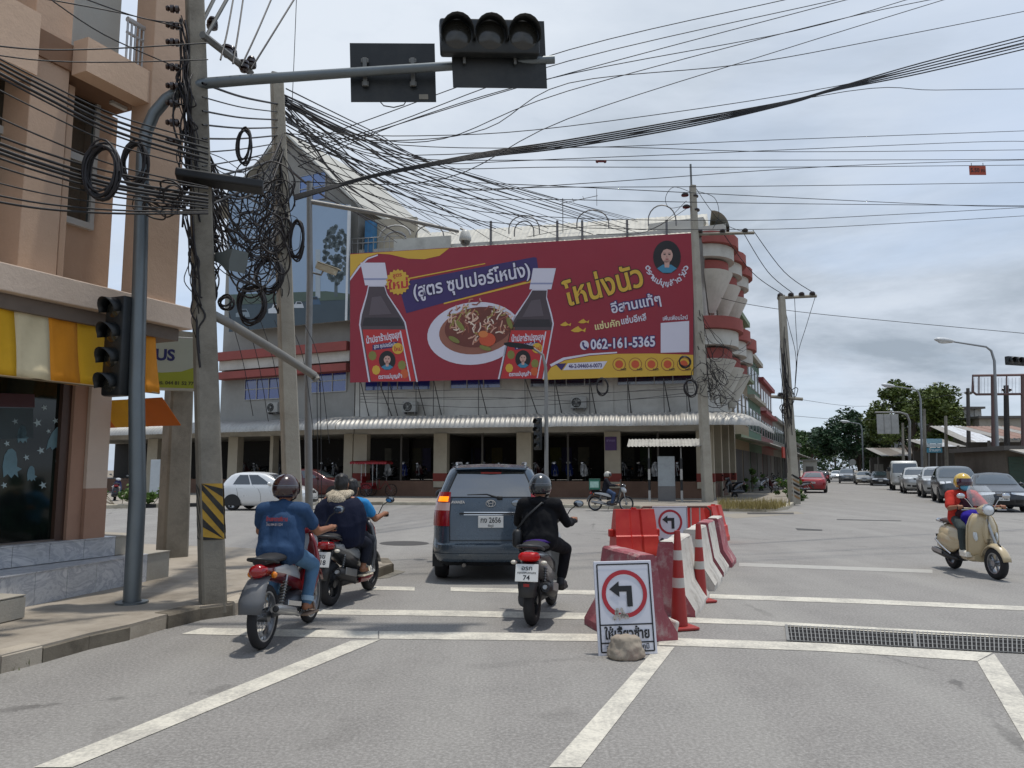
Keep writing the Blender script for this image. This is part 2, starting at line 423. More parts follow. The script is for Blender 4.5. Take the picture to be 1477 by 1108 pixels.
# pavements ------------------------------------------------------------
def slab(name, pts, z, mat, skirt=None):
    """raised pavement: top sheet with kerb sides"""
    n = len(pts); top = [(p[0], p[1], z) for p in pts]; bot = [(p[0], p[1], -0.02) for p in pts]
    m = MB().add(top + bot, [tuple(range(n))] + [(i, i + n, (i + 1) % n + n, (i + 1) % n) for i in range(n)])
    return structure(m.build(name, mat))
kpix = [(-260, 1065), (-60, 992), (0, 972), (60, 956), (127, 937), (187, 923), (240, 907), (287, 895), (336, 888), (362, 877), (420, 858), (490, 846), (545, 834), (566, 826), (560, 818), (500, 811), (420, 806), (340, 801), (240, 797), (150, 792), (-100, 784)]
kp = [G(x, y) for x, y in kpix]
near = slab('pavement', [tuple(p) for p in kp] + [(-40, kp[-1].y + 3, 0), (-40, -5, 0), (-5.6, -5, 0)], 0.145, CONC_WALK)
KERBM = concrete('kerb_concrete', '#675f53', '#847c6e', '#37312a', 2.2, 0.9)
KERBPAL = concrete('kerb_worn_white', '#a09687', '#b8ae9e', '#6d6253', 3, 0.6)
def kerb_run(pts, w_, h_, step, mats, parent, inward, z0=-0.02, jit=0.006):
    """kerb stones laid end to end along a polyline"""
    acc = [Vector((p[0], p[1], 0)) for p in pts]; k = 0
    for a, b in zip(acc, acc[1:]):
        ln = (b - a).length; n = max(1, round(ln / step)); d = (b - a) / n
        for i in range(n):
            p0 = a + d * i; p1 = a + d * (i + 1) - d.normalized() * 0.008
            s_ = Vector((-d.y, d.x, 0)).normalized() * inward
            hj = h_ + random.uniform(-jit, jit); wj = random.uniform(-jit, jit)
            f0 = p0 - s_ * (0.012 + wj); f1 = p1 - s_ * (0.012 + wj); bb0 = p0 + s_ * w_; bb1 = p1 + s_ * w_; up = Vector((0, 0, hj)); lo = Vector((0, 0, z0)); ch = 0.025
            c0 = f0 + Vector((0, 0, hj - ch)); c1 = f1 + Vector((0, 0, hj - ch)); t0 = f0 + s_ * ch + up; t1 = f1 + s_ * ch + up
            m = MB().add([f0 + lo, f1 + lo, c0, c1, t0, t1, bb0 + up, bb1 + up, bb0 + lo, bb1 + lo], [(0, 1, 3, 2), (2, 3, 5, 4), (4, 5, 7, 6), (6, 7, 9, 8), (0, 2, 4, 6, 8), (1, 9, 7, 5, 3)])
            m.build('kerb_stone', mats[k % len(mats)], parent); k += 1
kerb_run(kp[:17], 0.16, 0.152, 1.0, [KERBM, KERBM, KERBPAL], near, 1, jit=.014)
# far pavement in front of the long building, turning up the main road
fpix = [(-520, 735), (150, 734), (330, 730), (520, 728.5), (650, 729), (850, 733.5), (1000, 737), (1105, 738.5), (1136, 735), (1148, 727), (1152, 719), (1163, 709), (1180, 698)]
fp = [G(x, y) for x, y in fpix]
far = slab('pavement', [tuple(p) for p in fp] + [tuple(fp[-1] + D1 * 300), tuple(fp[-1] + D1 * 300 + Vector((-30, 0, 0))), (-80, 130, 0), (-140, fp[0].y, 0)], 0.145, CONC_FAR)
K_W2 = M('#8d8574', 0.8, var=.2, scale=3, bump=.2, dirt=.6)
K_W, K_B, K_R = M('#b3ab98', 0.8, var=.15, scale=3, bump=.2, dirt=.5), M('#2b2a29', 0.8, var=.3, dirt=.4, dcol='#6a6459'), M('#8a6355', 0.8, var=.25, dirt=.6, dcol='#7d7468')
kerb_run(fp[1:3], 0.18, 0.17, 1.0, [K_W, K_B], far, 1)
kerb_run(fp[2:9], 0.18, 0.155, 1.1, [K_W, K_W, K_W2, K_W, K_R, K_W2, K_W], far, 1)
kerb_run(fp[8:], 0.18, 0.155, 1.2, [K_W], far, 1)
# right-hand pavement beyond the waiting cars
r0 = Vector((24.0, 28.0, 0))
rp = [r0 + D1 * -2, r0 + D1 * 300]
rpav = slab('pavement', [tuple(rp[1]), tuple(rp[0]), tuple(rp[0] + Vector((90, 6, 0))), tuple(rp[1] + Vector((90, 6, 0)))], 0.14, CONC_FAR)
kerb_run([rp[0], rp[0] + D1 * 40], 0.18, 0.155, 2.0, [K_W], rpav, -1)
# ------------------------------------------------------------------ corner shop building on the left
LB_O = Vector((-5.2, 9.9, 0)); LB_A = math.atan2(math.cos(R(24.2)), math.sin(R(24.2)))
LE1 = Vector((math.cos(LB_A), math.sin(LB_A), 0)); LEN = Vector((-LE1.y, LE1.x, 0))   # LEN: into the building
def lb(px, py, o):
    """pixel -> (s, z) on the plane o metres in front of the shop wall"""
    p = PL(px, py, LB_O - LEN * o, LEN); d = p - LB_O
    return d.dot(LE1), p.z
def S(px, o, py=500): return lb(px, py, o)[0]
def Z(px, py, o): return lb(px, py, o)[1]
LBT = thing('corner_shop_building', 'tan plastered corner building with striped yellow fabric awning and dark shop window', 'building', LB_O, LB_A)
TAN = concrete('tan_plaster', '#bb9f88', '#c4a891', '#a1876f', 0.6, 0.35)
TAN_LIT = concrete('tan_plaster_lit', '#cdaf95', '#d4b79e', '#b0957c', 0.6, 0.3)  # lighter copy of the tan plaster: light on strip and beams painted in
CREAM = concrete('cream_plaster', '#c8b5a4', '#d1bfae', '#a39181', 0.8, 0.4)
BROWNP = concrete('brown_plaster', '#a07d69', '#aa8772', '#7e6251', 0.8, 0.4)
GREYW = concrete('grey_plaster', '#b4b5ae', '#bfc0b9', '#9a9b94', 0.6, 0.3)
def lbx(name, s0, s1, o0, o1, z0, z1, mat, parent=LBT, bv=0.0):
    return MB().box(((s0 + s1) / 2, -(o0 + o1) / 2, (z0 + z1) / 2), (s1 - s0, abs(o1 - o0), z1 - z0), bv=bv).build(name, mat, parent)
SE = S(160, 0, 600)                    # far end of the shop wall
zs = 0.75                              # shop floor
# ground storey
lbx('wall_pier', S(124, 0, 700), SE, -0.45, 0.0, zs + .62, 3.45, CREAM)
lbx('pier_base', S(124, 0, 700), SE + .004, -0.45, 0.006, zs - .05, zs + .62, BROWNP)
FR = M('#4a352a', 0.45, var=.2, scale=8)
s_d = S(104, 0, 700)
lbx('door_frame', s_d, S(124, 0, 700) - .004, -0.25, -0.05, zs, 3.45, BROWNP)
lbx('door_jamb', s_d - .12, s_d - .003, -0.25, -0.10, zs, 3.0, FR)
b = NB('shop_glass'); c = b.mix(b.ramp(b.noise(1.3, 4), [(0.4, 0.0), (0.7, 1.0)]), (0.004, 0.006, 0.005), (0.012, 0.022, 0.014)); SHOPG = b.out(c, 0.07, 0, 0.55)
gp = lbx('shop_window', -6.0, s_d - .124, -0.22, -0.16, zs + .02, 3.0, SHOPG)
lbx('window_header', -6.0, s_d - .124, -0.25, -0.10, 3.0, 3.45, FR)
lbx('window_sill', -6.0, s_d - .124, -0.24, -0.08, zs - .03, zs + .02, M('#6d6259', 0.5), LBT)
# stickers on the glass: pale ghosts, stars, a red banner
STK = M('#5f7c84', 0.5, var=.35, scale=6)
STKW = M('#9fb0b2', 0.5, var=.3, scale=8)
def gpt(px, py, o=-0.156): s_, z_ = lb(px, py, o); return Vector((s_, -o, z_))
def sticker(poly, mat): return MB().poly([tuple(gpt(x, y)) for x, y in poly]).build('sticker', mat, LBT)
def ghost(cx, cy, h_, lean=0.0):
    P = [(-.30, .5), (-.34, .1), (-.26, -.25), (-.1, -.47), (.08, -.5), (.24, -.38), (.3, -.1), (.28, .12), (.5, .2), (.3, .3), (.34, .5), (.18, .38), (.04, .52), (-.12, .38)]
    return sticker([(cx + (x + lean * y) * h_ * .8, cy + y * h_) for x, y in P][::-1], STK if h_ > 20 else STKW)
ghost(15, 668, 42); ghost(80, 632, 34, -.4); ghost(32, 626, 26); ghost(84, 664, 14); ghost(45, 683, 22)
for x, y, k in ((54, 610, 7), (80, 607, 5), (38, 660, 5), (59, 650, 6), (70, 622, 4), (10, 640, 5), (92, 600, 5), (22, 608, 5), (64, 588, 5), (6, 700, 5), (62, 700, 6)):
    sticker([(x + k * (1 if i % 2 else .4) * math.cos(i * math.pi / 5), y + k * (1 if i % 2 else .4) * math.sin(i * math.pi / 5)) for i in range(10)], STKW)
sticker([(-30, 566), (50, 569), (50, 588), (-30, 586)], M('#3e0d10', 0.5, var=.2))
sticker([(-30, 588), (48, 589), (48, 632), (-30, 634)], M('#2d3a3c', 0.5, var=.3))
# ledge (projecting concrete slab) and its end
LO = 0.85; s_l1 = S(279, LO, 460)
zt = Z(140, 411, LO); zb = Z(140, 447, LO)
lbx('ledge', -7.0, s_l1, -1.2, LO, zb, zt, CREAM, bv=0.012)
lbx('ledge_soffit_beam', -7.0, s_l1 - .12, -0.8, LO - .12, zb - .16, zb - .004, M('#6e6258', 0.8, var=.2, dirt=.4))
# striped fabric awning, hung under the ledge: one cloth strip for each stripe
def cloth(col): 
    return M(col, 0.75, var=.10, scale=3, bump=.25, bscale=9, dirt=.18, dcol='#7a5a20')
YEL, CRM, ORG = cloth('#d9a514'), cloth('#d8c9a4'), cloth('#d98a12')
AO = 0.74; za0 = Z(120, 556, AO); za1 = zb - .005
edges = [-130, -82, -36, 24, 72, 116, 158, 192, 208, 229]; cols = [CRM, ORG, YEL, CRM, ORG, YEL, CRM, ORG, ORG]
for e0, e1, cm in zip(edges, edges[1:], cols):
    a0, a1 = S(e0, AO, 500), S(e1, AO, 500); nx, nz = 6, 8; m = MB(); vs = []; fs = []
    for j in range(nz + 1):
        for i in range(nx + 1):
            s_ = a0 + (a1 - a0) * i / nx; t = j / nz
            sag = 0.02 * math.sin(s_ * 9.0 + t * 2) * t + 0.012 * math.sin(s_ * 23 + 5 * t)
            vs.append((s_, -(AO - 0.10 * (1 - t) + sag + 0.05 * t), za1 + (za0 - za1) * t + 0.012 * math.sin(s_ * 7)))
    for j in range(nz):
        for i in range(nx): fs.append((j * (nx + 1) + i, j * (nx + 1) + i + 1, (j + 1) * (nx + 1) + i + 1, (j + 1) * (nx + 1) + i))
    m.add(vs, fs); o = m.build('awning_stripe', cm, LBT, smooth=180)
    sm = o.modifiers.new('t', 'SOLIDIFY'); sm.thickness = 0.006
MB().tube([(S(-130, AO), -AO - .05, za0), (S(229, AO), -AO - .05, za0)], 0.012, 8).build('awning_rail', M('#7a6a52', .5, .4), LBT, smooth=40)
# side awning on the cross-street face
zc0, zc1 = Z(200, 612, 0.4), Z(200, 574, 0.4)
ORG2 = cloth('#c8640f')
for i, cm in enumerate((ORG2, YEL, ORG2)):
    m = MB(); s0 = SE + .12 + .02 * i
    vs = [(s0 + .02, -(.74 - i * .62), zc1), (s0 + .02, -(.74 - (i + 1) * .62), zc1), (s0 + .34, -(.74 - (i + 1) * .62), zc0), (s0 + .34, -(.74 - i * .62), zc0)]
    o = m.add(vs, [(0, 1, 2, 3)]).build('side_awning_panel', cm, LBT); o.modifiers.new('t', 'SOLIDIFY').thickness = 0.006
lbx('side_wall', SE - .3, SE - .01, -9.0, -0.46, zs - .6, zb, CREAM)
# upper storeys
UW = S(163, 0, 300); U2 = Z(208, 140, LO); 
lbx('upper_wall', -7.0, UW, -6.0, -0.01, zt - .05, U2 + .02, TAN)
OB = 0.80
sB0, sB1 = S(212, OB, 300), S(263, OB, 300)
def pil(name, px0, px1, o0, o1, z0, z1, mat): return lbx(name, S(px0, o1, 250), S(px1, o1, 250), o0, o1, z0, z1, mat, bv=.01)
pil('column', 35, 91, -.2, .48, zt - .004, 13.0, TAN)
pil('column', 91.5, 101, -.2, .30, zt - .004, U2, TAN_LIT)
pil('column', 212, 263, .45, OB, zt - .004, 13.0, TAN)
zb0, zb1 = U2, U2 + .42
lbx('balcony_beam', S(101, OB), S(211, OB), .52, OB - .03, zb0, zb1, TAN_LIT)
lbx('balcony_soffit', -7.0, S(211, OB), -3.0, .515, zb0 + .05, zb1 - .05, M('#7d5f49', .8, var=.1))  # darker brown than the walls: shade under the balcony put into the colour
lbx('balcony_beam', -7.0, S(34, OB), .30, OB - .1, zb0 - .3, zb1, TAN_LIT)
lbx('upper_wall', -7.0, S(172, 0.1, 60), -5.0, 0.1, zb1 + .004, 13.0, GREYW)
s_r0, s_r1 = S(174, .5, 60), S(211, .6, 60)
zr = Z(190, 20, .6)
RAIL = M('#b7b8b8', 0.4, .3, var=.1)
for k, zz_ in enumerate((zb1 + .02, zb1 + .45, zr - .1)):
    MB().tube([(s_r0, -.6, zz_), (s_r1, -.6, zz_)], 0.02 if k != 2 else 0.035, 8).build('balcony_rail', RAIL, LBT, smooth=40)
for i in range(5):
    s_ = s_r0 + (s_r1 - s_r0) * (i + .2) / 5
    MB().tube([(s_, -.6, zb1 - .02), (s_, -.6, zr - .1)], 0.014, 6).build('baluster', RAIL, LBT, smooth=40)
# upper windows with white frames
WHT = M('#b9bab6', 0.5, var=.1, scale=6); GLS = glass_dark('#16211f', 0.06)
def window(px0, px1, py0, py1, o, parts=2):
    s0, z1 = lb(px0, py0, o); s1, _ = lb(px1, py0, o); mid = (px0 + px1) / 2; z1 = Z(mid, py0, o); z0 = Z(mid, py1, o)
    rt = MB().box(((s0 + s1) / 2, -o - .015, z0 + .04), (s1 - s0, .09, .08)).box(((s0 + s1) / 2, -o - .015, z1 - .03), (s1 - s0, .09, .06))
    rt.box((s0 + .03, -o - .012, (z0 + z1) / 2), (.06, .084, z1 - z0 - .145)).box((s1 - .03, -o - .012, (z0 + z1) / 2), (.06, .084, z1 - z0 - .145))
    zm = z0 + (z1 - z0) * .5; rt.box(((s0 + s1) / 2, -o - .012, zm), (s1 - s0 - .13, .08, .09))
    wv = rt.build('window_frame', WHT, LBT, fix=False)
    MB().box(((s0 + s1) / 2, -o - .006, (z0 + zm) / 2), (s1 - s0 - .1, .02, zm - z0 - .1)).build('pane', GLS, wv)
    MB().box(((s0 + s1) / 2, -o - .008, (z1 + zm) / 2), (s1 - s0 - .1, .02, z1 - zm - .1)).build('pane', GLS, wv)
window(97, 143, 135, 330, 0.0); window(-60, 26, 80, 285, 0.0)
MB().box((S(150, .3), -.3, zb0 + .03), (.22, .06, .04)).build('soffit_lamp', M('#c9c9c4', .4), LBT)
# steps in front of the shop -----------------------------------------------------
def marble():
    b = NB('marble_tile'); n = b.noise(2.2, 8, 0.65, vec=b.mapped((1, 1, 1.6), (0, .6, .5)), dist=1.6)
    c = b.ramp(n, [(0.36, lin('#a9aaac')), (0.46, lin('#c2c2c2')), (0.52, lin('#a3a4a8')), (0.60, lin('#cac9c8'))])
    c = b.mix(b.ramp(b.noise(1.4, 6), [(.5, 0), (.8, .45)]), c, lin('#857c6e'))
    return b.out(c, 0.32, 0, 0.45)
MARB = marble(); MARBD = concrete('worn_tile', '#9a9488', '#a8a296', '#6f675a', 2.0, .5); MORT = M('#5f5a52', .9)
STP = thing('shop_steps', 'two marble tiled steps below the shop window of the tan building', 'steps', G(243, 832, 0.145))
def step(front0, front1, depth, z0, z1, nt_, endmat):
    a, b2 = Vector(front0), Vector(front1); d = (b2 - a); ln = d.length; d.normalize(); n_ = Vector((-d.y, d.x, 0)); o = Vector(STP.location)
    A = lambda p, z: tuple(Vector((p.x - o.x, p.y - o.y, z - o.z)))
    ib = 0.012
    core = [a + n_ * ib, b2 + n_ * ib - d * ib, b2 + n_ * depth - d * ib, a + n_ * depth]
    MB().prism([A(p, z0) for p in core], (0, 0, z1 - z0 - .012)).build('step_core', MORT, STP)
    tw = ln / nt_
    for i in range(nt_):
        p0 = a + d * (tw * i + .003); p1 = a + d * (tw * (i + 1) - .003)
        jj = random.uniform(0, .002)
        MB().prism([A(p, z0 + .004) for p in (p0 - n_ * jj, p1 - n_ * jj, p1 + n_ * .011, p0 + n_ * .011)], (0, 0, z1 - z0 - .018)).build('riser_tile', MARB if i < nt_ - 1 else MARBD, STP)
        MB().prism([A(p, z1 - .012) for p in (p0 - n_ * .012, p1 - n_ * .012, p1 + n_ * depth, p0 + n_ * depth)], (0, 0, .012 + jj)).build('tread_tile', MARB if i < nt_ - 1 else MARBD, STP)
    k = max(2, int(depth / .5))
    for i in range(k):
        q0 = b2 + n_ * (depth * i / k + .003); q1 = b2 + n_ * (depth * (i + 1) / k - .003)
        MB().prism([A(p, z0 + .004) for p in (q0 - d * .011, q0, q1, q1 - d * .011)], (0, 0, z1 - z0 - .018)).build('end_tile', endmat, STP)
f1 = G(243, 832, 0.145); f0 = G(38, 875, 0.145); dd = (f1 - f0).normalized()
step(f1 - dd * 5.0, f1, 1.6, 0.14, 0.50, 11, MARBD)
u1 = G(207, 797, 0.5); u0 = G(0, 822, 0.5); du = (u1 - u0).normalized()
step(u1 - du * 5.0, u1, 1.8, 0.505, 0.75, 11, MARB)
bl = thing('tiled_block', 'small cream tiled block standing beside the marble shop steps', 'block', G(36, 892, 0.145), math.atan2(dd.y, dd.x))
MB().box((-.55, .22, .11), (1.08, .42, .22), bv=.01).build('block_body', MARBD, bl)
for i in range(3): MB().box((-1.08 + .36 * i + .175, .22, .228), (.35, .45, .012), bv=.003).build('tile', MARBD, bl)
for i in range(3): MB().box((-1.08 + .36 * i + .175, .002, .11), (.35, .012, .20), bv=.003).build('tile', MARBD, bl)
# ------------------------------------------------------------------ long corner building with the billboard
class Plane:
    """upright facade: origin on the ground, e = direction to the right along the wall, o = metres in front of it"""
    def __init__(s, origin, ang):
        s.o = Vector((origin[0], origin[1], 0)); s.a = ang
        s.e = Vector((math.cos(ang), math.sin(ang), 0)); s.n = Vector((-s.e.y, s.e.x, 0))     # n: into the building
    def uz(s, px, py, o=0.0):
        p = PL(px, py, s.o - s.n * o, s.n); return (p - s.o).dot(s.e), p.z
    def u(s, px, o=0.0, py=600): return s.uz(px, py, o)[0]
    def z(s, px, py, o=0.0): return s.uz(px, py, o)[1]
    def p(s, px, py, o=0.0): u, z = s.uz(px, py, o); return Vector((u, -o, z))                # local point
FC = G(1026, 719, 0.145)
FA = Plane(FC, -R(12.2))
BT = thing('long_shop_building', 'long white corner shophouse with pillared motorcycle showroom and curved corrugated canopy', 'building', FA.o, FA.a)
WALLW = concrete('grimy_white_wall', '#bcb9b0', '#c8c5bc', '#827d73', 0.5, 0.6)
WALLC = concrete('pillar_paint', '#aba28f', '#b6ad9a', '#80776a', 0.7, 0.5)
REDB = concrete('red_base', '#7a3730', '#86423a', '#54302a', 1.0, 0.5)
BRWN = concrete('brown_tile', '#6b5244', '#775e4f', '#4d3b31', 1.0, 0.5)
DARK = M('#141313', 0.8, var=.3)
def bx(name, P, u0, u1, o0, o1, z0, z1, mat, parent, bv=0.0):
    return MB().box(((u0 + u1) / 2, -(o0 + o1) / 2, (z0 + z1) / 2), (abs(u1 - u0), abs(o1 - o0), abs(z1 - z0)), bv=bv).build(name, mat, parent)
zS = 0.145; zP = FA.z(760, 694); zH = FA.z(760, 624); zC = 4.58; zF = FA.z(760, 713)
ZTOP = FA.z(760, 345)
pill = [(511, 530), (626, 645), (745, 766), (871, 894), (1003, 1026)]
UL = FA.u(512)
bx('ground_storey_ceiling', FA, UL, 0, -6.5, 0.0, zH + .003, zC, WALLW, BT)
for x0, x1 in pill:
    a, b2 = FA.u(x0, .12), FA.u(x1, .12)
    bx('pillar', FA, a, b2, -.4, .12, zS + .5, zH, WALLC, BT); bx('pillar_base', FA, a - .02, b2 + .02, -.42, .14, zP - .02, zP + .42, REDB, BT)
for (a0, a1), (b0, b1) in zip(pill, pill[1:]):
    bx('plinth', FA, FA.u(a1) - .1, FA.u(b0) + .1, -.3, .06, zS - .1, zP, BRWN, BT)
    m = (FA.u(a1) + FA.u(b0)) / 2
    bx('mullion', FA, m - .05, m + .05, -.3, -.2, zP, zH, M('#4b463f', .6), BT)
bx('plinth', FA, UL, 0.0, -.28, .05, zS - .1, zP - .004, BRWN, BT)
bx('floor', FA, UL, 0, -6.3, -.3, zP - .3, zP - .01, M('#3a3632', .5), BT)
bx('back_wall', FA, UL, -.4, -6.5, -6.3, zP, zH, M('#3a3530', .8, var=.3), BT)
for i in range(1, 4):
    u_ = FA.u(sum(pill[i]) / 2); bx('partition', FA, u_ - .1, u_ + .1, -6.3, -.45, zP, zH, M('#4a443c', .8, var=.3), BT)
for px_, c_ in ((600, '#3f3a20'), (612, '#2a2246'), (560, '#5a5648'), (672, '#2c3350'), (690, '#2a2246'), (715, '#5a5020'), (800, '#5c5a10'), (815, '#2c2250'), (840, '#6a6450'), (905, '#5a5648'), (930, '#394a20'), (960, '#30302c')):
    u_ = FA.u(px_, -5.8); bx('wall_poster', FA, u_ - .35, u_ + .35, -6.28, -6.2, zP + .5, zP + 2.0, M(c_, .6, var=.4, scale=3), BT)
# upper storeys behind the billboard
bx('upper_wall', FA, UL, 0, -7.0, 0, zC + .003, ZTOP, WALLW, BT)
for px_ in (637, 757, 882):
    u_ = FA.u(px_); bx('wall_rib', FA, u_ - .12, u_ + .12, 0, .06, zC + .003, ZTOP - .3, WALLW, BT)
WFR = M('#9d9c98', .5, var=.15); BLU = glass_dark('#142f7c', 0.12); PUR = glass_dark('#191a34', 0.12)
def win(P, parent, px0, px1, z0, z1, cols, rows, glass, o=0.0):
    u0, u1 = P.u(px0, o, 560), P.u(px1, o, 560); fr = MB(); t = .05
    for i in range(cols + 1): fr.box((u0 + (u1 - u0) * i / cols, -o - .02, (z0 + z1) / 2), (t, .10, z1 - z0))
    for j in range(rows + 1): fr.box(((u0 + u1) / 2, -o - .018, z0 + (z1 - z0) * j / rows), (u1 - u0, .09, t))
    w_ = fr.build('window_frame', WFR, parent, fix=False)
    for i in range(cols):
        for j in range(rows):
            MB().box((u0 + (u1 - u0) * (i + .5) / cols, -o - .012 + random.uniform(-.006, .006), z0 + (z1 - z0) * (j + .5) / rows), ((u1 - u0) / cols - t, .02, (z1 - z0) / rows - t), rot=(0, 0, random.uniform(-.012, .012))).build('pane', glass, w_)
zw0 = FA.z(700, 560)
for x0, x1, n_, g_ in ((527, 621, 4, BLU), (650, 722, 3, BLU), (765, 870, 4, PUR), (891, 998, 4, PUR)):
    win(FA, BT, x0, x1, zw0, zw0 + 1.6, n_, 2, g_)
# canopy of curved corrugated sheets that turns round the corner
prof = [(0.02, 4.62), (0.7, 4.57), (1.4, 4.48), (1.85, 4.40), (2.15, 4.27), (2.38, 4.10), (2.48, 3.93), (2.50, 3.80)]
def canopy(parent, path, mat, pitch=.27, amp=.028, rw=1.08):
    """path: (point, outward normal, arc length) samples in local space; one object for each sheet"""
    Ltot = path[-1][2]
    def at(sv):
        for (p0, n0, l0), (p1, n1, l1) in zip(path, path[1:]):
            if sv <= l1 + 1e-9:
                t = (sv - l0) / max(1e-9, l1 - l0); n = n0.lerp(n1, t).normalized(); return p0.lerp(p1, t), n
        return path[-1][0], path[-1][1]
    k = 0; sv = 0
    while sv < Ltot - .05:
        e = min(sv + rw, Ltot); n_ = max(8, int((e - sv + .06) / pitch * 7)); vs = []; fs = []
        jz = random.uniform(-.008, .008)
        for i in range(n_ + 1):
            q = sv + (e + .06 - sv) * i / n_; P0, nn = at(min(q, Ltot)); w_ = amp * math.cos(2 * math.pi * q / pitch)
            for j, (o, z) in enumerate(prof):
                a = prof[max(0, j - 1)]; b2 = prof[min(len(prof) - 1, j + 1)]; tx, tz = b2[0] - a[0], b2[1] - a[1]; l = math.hypot(tx, tz)
                no, nz = -tz / l, tx / l
                vs.append(tuple(P0 + nn * (o + no * w_) + Vector((0, 0, z + nz * w_ + jz + .004 * (k % 2)))))
        m_ = len(prof)
        for i in range(n_):
            for j in range(m_ - 1): fs.append((i * m_ + j, i * m_ + j + 1, (i + 1) * m_ + j + 1, (i + 1) * m_ + j))
        MB().add(vs, fs).build('roof_sheet', mat, parent, smooth=180, fix=False); k += 1; sv = e
TIN = M('#a6a49e', 0.5, 0.35, var=.22, scale=1.2, dirt=.55, dcol='#6b655b')
side_n = Vector((D1.y, -D1.x, 0)); Rinv = Matrix.Rotation(-FA.a, 3, 'Z')
sn_l = Rinv @ side_n; d1_l = Rinv @ D1
path = [(Vector((UL, 0, 0)), Vector((0, -1, 0)), 0.0), (Vector((0, 0, 0)), Vector((0, -1, 0)), -UL)]
acc = -UL; a0 = math.atan2(-1, 0); a1 = math.atan2(sn_l.y, sn_l.x)
for i in range(1, 9):
    q = a0 + (a1 - a0) * i / 8; acc += .22; path.append((Vector((0, 0, 0)), Vector((math.cos(q), math.sin(q), 0)), acc))
path.append((d1_l * 9.0, Vector((math.cos(a1), math.sin(a1), 0)), acc + 9.0))
canopy(BT, path, TIN)
MB().tube([(UL, -2.44, 3.86), (0, -2.44, 3.86)], .03, 6).build('canopy_beam', M('#57534c', .6, .3), BT)
for i in range(9):
    u_ = UL + (0 - UL) * (i + .3) / 9; MB().tube([(u_, 0, 4.2), (u_, -2.4, 3.92)], .03, 6).build('canopy_bracket', M('#57534c', .6, .3), BT)
# roof above the billboard: pale metal sheets, parapet posts, hooped railings
zr0 = FA.z(760, 352); 
def roofp(px, py, o): return FA.p(px, py, o)
RT = M('#b5b2a7', .45, .3, var=.15, scale=2, dirt=.3)
rz1 = FA.z(880, 318, -2.2); ur0 = FA.u(572, -.5, 340); ur1 = .3
n_r = 16
for i in range(n_r):
    a, b2 = ur0 + (ur1 - ur0) * i / n_r, ur0 + (ur1 - ur0) * (i + 1) / n_r
    m = MB(); vs = []; fs = []; nn = 10
    for k in range(nn + 1):
        u_ = a + (b2 - a) * k / nn; w_ = .02 * math.cos(2 * math.pi * k / 2.5)
        vs += [(u_, -.25, zr0 - .1 + w_), (u_, 2.2, rz1 + w_), (u_, 6.8, rz1 - .6 + w_)]
    for k in range(nn): fs += [(3 * k, 3 * k + 3, 3 * k + 4, 3 * k + 1), (3 * k + 1, 3 * k + 4, 3 * k + 5, 3 * k + 2)]
    m.add(vs, fs).build('roof_sheet', RT, BT, smooth=180, fix=False)
HOOP = M('#6d6a68', .5, .4)
for x0, x1, yb, yt in ((734, 778, 330, 311), (832, 878, 322, 303), (742, 770, 334, 319), (600, 640, 340, 325), (935, 975, 318, 296)):
    a, b2, c_ = roofp(x0, yb, .1), roofp(x1, yb, .1), roofp((x0 + x1) / 2, yt, .1)
    pts = [a + Vector((0, 0, -.3))] + [Vector((a.x + (b2.x - a.x) * (.5 - .5 * math.cos(t * math.pi / 10)), a.y, a.z + (b2.z - a.z) * t / 10 + (c_.z - (a.z + b2.z) / 2) * math.sin(t * math.pi / 10))) for t in range(11)] + [b2 + Vector((0, 0, -.3))]
    MB().tube(pts, .035, 6).build('roof_hoop', HOOP, BT, smooth=60)
for px_ in (708, 804, 905, 840, 962):
    a = roofp(px_, 350, .12); MB().box((a.x, a.y, a.z + .5), (.12, .12, 1.5)).build('parapet_post', HOOP, BT)
an = roofp(812, 335, -1); MB().tube([an, an + Vector((0, 0, 2.0))], .025, 6).tube([an + Vector((-.1, 0, 1.7)), an + Vector((2.0, 0, 2.0))], .02, 5).tube([an + Vector((.6, -.4, 1.8)), an + Vector((.6, .4, 1.85))], .015, 5).tube([an + Vector((1.2, -.4, 1.88)), an + Vector((1.2, .4, 1.92))], .015, 5).tube([an + Vector((1.95, 0, 1.4)), an + Vector((1.95, 0, 2.4))], .015, 5).build('antenna', HOOP, BT)
# right end: side wall along the main road with rounded balconies
sa = math.atan2(D1.y, D1.x) - FA.a
ST = Matrix.Rotation(sa, 4, 'Z')
def sbox(name, v0, v1, o0, o1, z0, z1, mat, parent=BT): # v along the side street, o out over its pavement
    return ob(name, MB().box(((v0 + v1) / 2, -(o0 + o1) / 2, (z0 + z1) / 2), (v1 - v0, abs(o1 - o0), z1 - z0)).mesh(name, mat), parent, ST)
sbox('side_wall', 0, 9.3, -3.0, 0.0, zC, ZTOP + .6, WALLW)
for v_ in (.3, 3.2, 6.2, 9.0): sbox('side_pillar', v_ - .22, v_ + .22, -.4, .15, zS, zC, WALLC); sbox('pillar_base', v_ - .24, v_ + .24, -.42, .17, zP - .02, zP + .42, REDB)
sbox('side_shopfront', 0.3, 9.0, -.6, -.5, zS, zC, M('#26221d', .6, var=.4))
sbox('side_plinth', 0.5, 9.0, -.48, .05, zS - .1, zP - .1, BRWN)
CORAL = concrete('coral_paint', '#8f4c46', '#9a5751', '#6a423d', 1, .4)
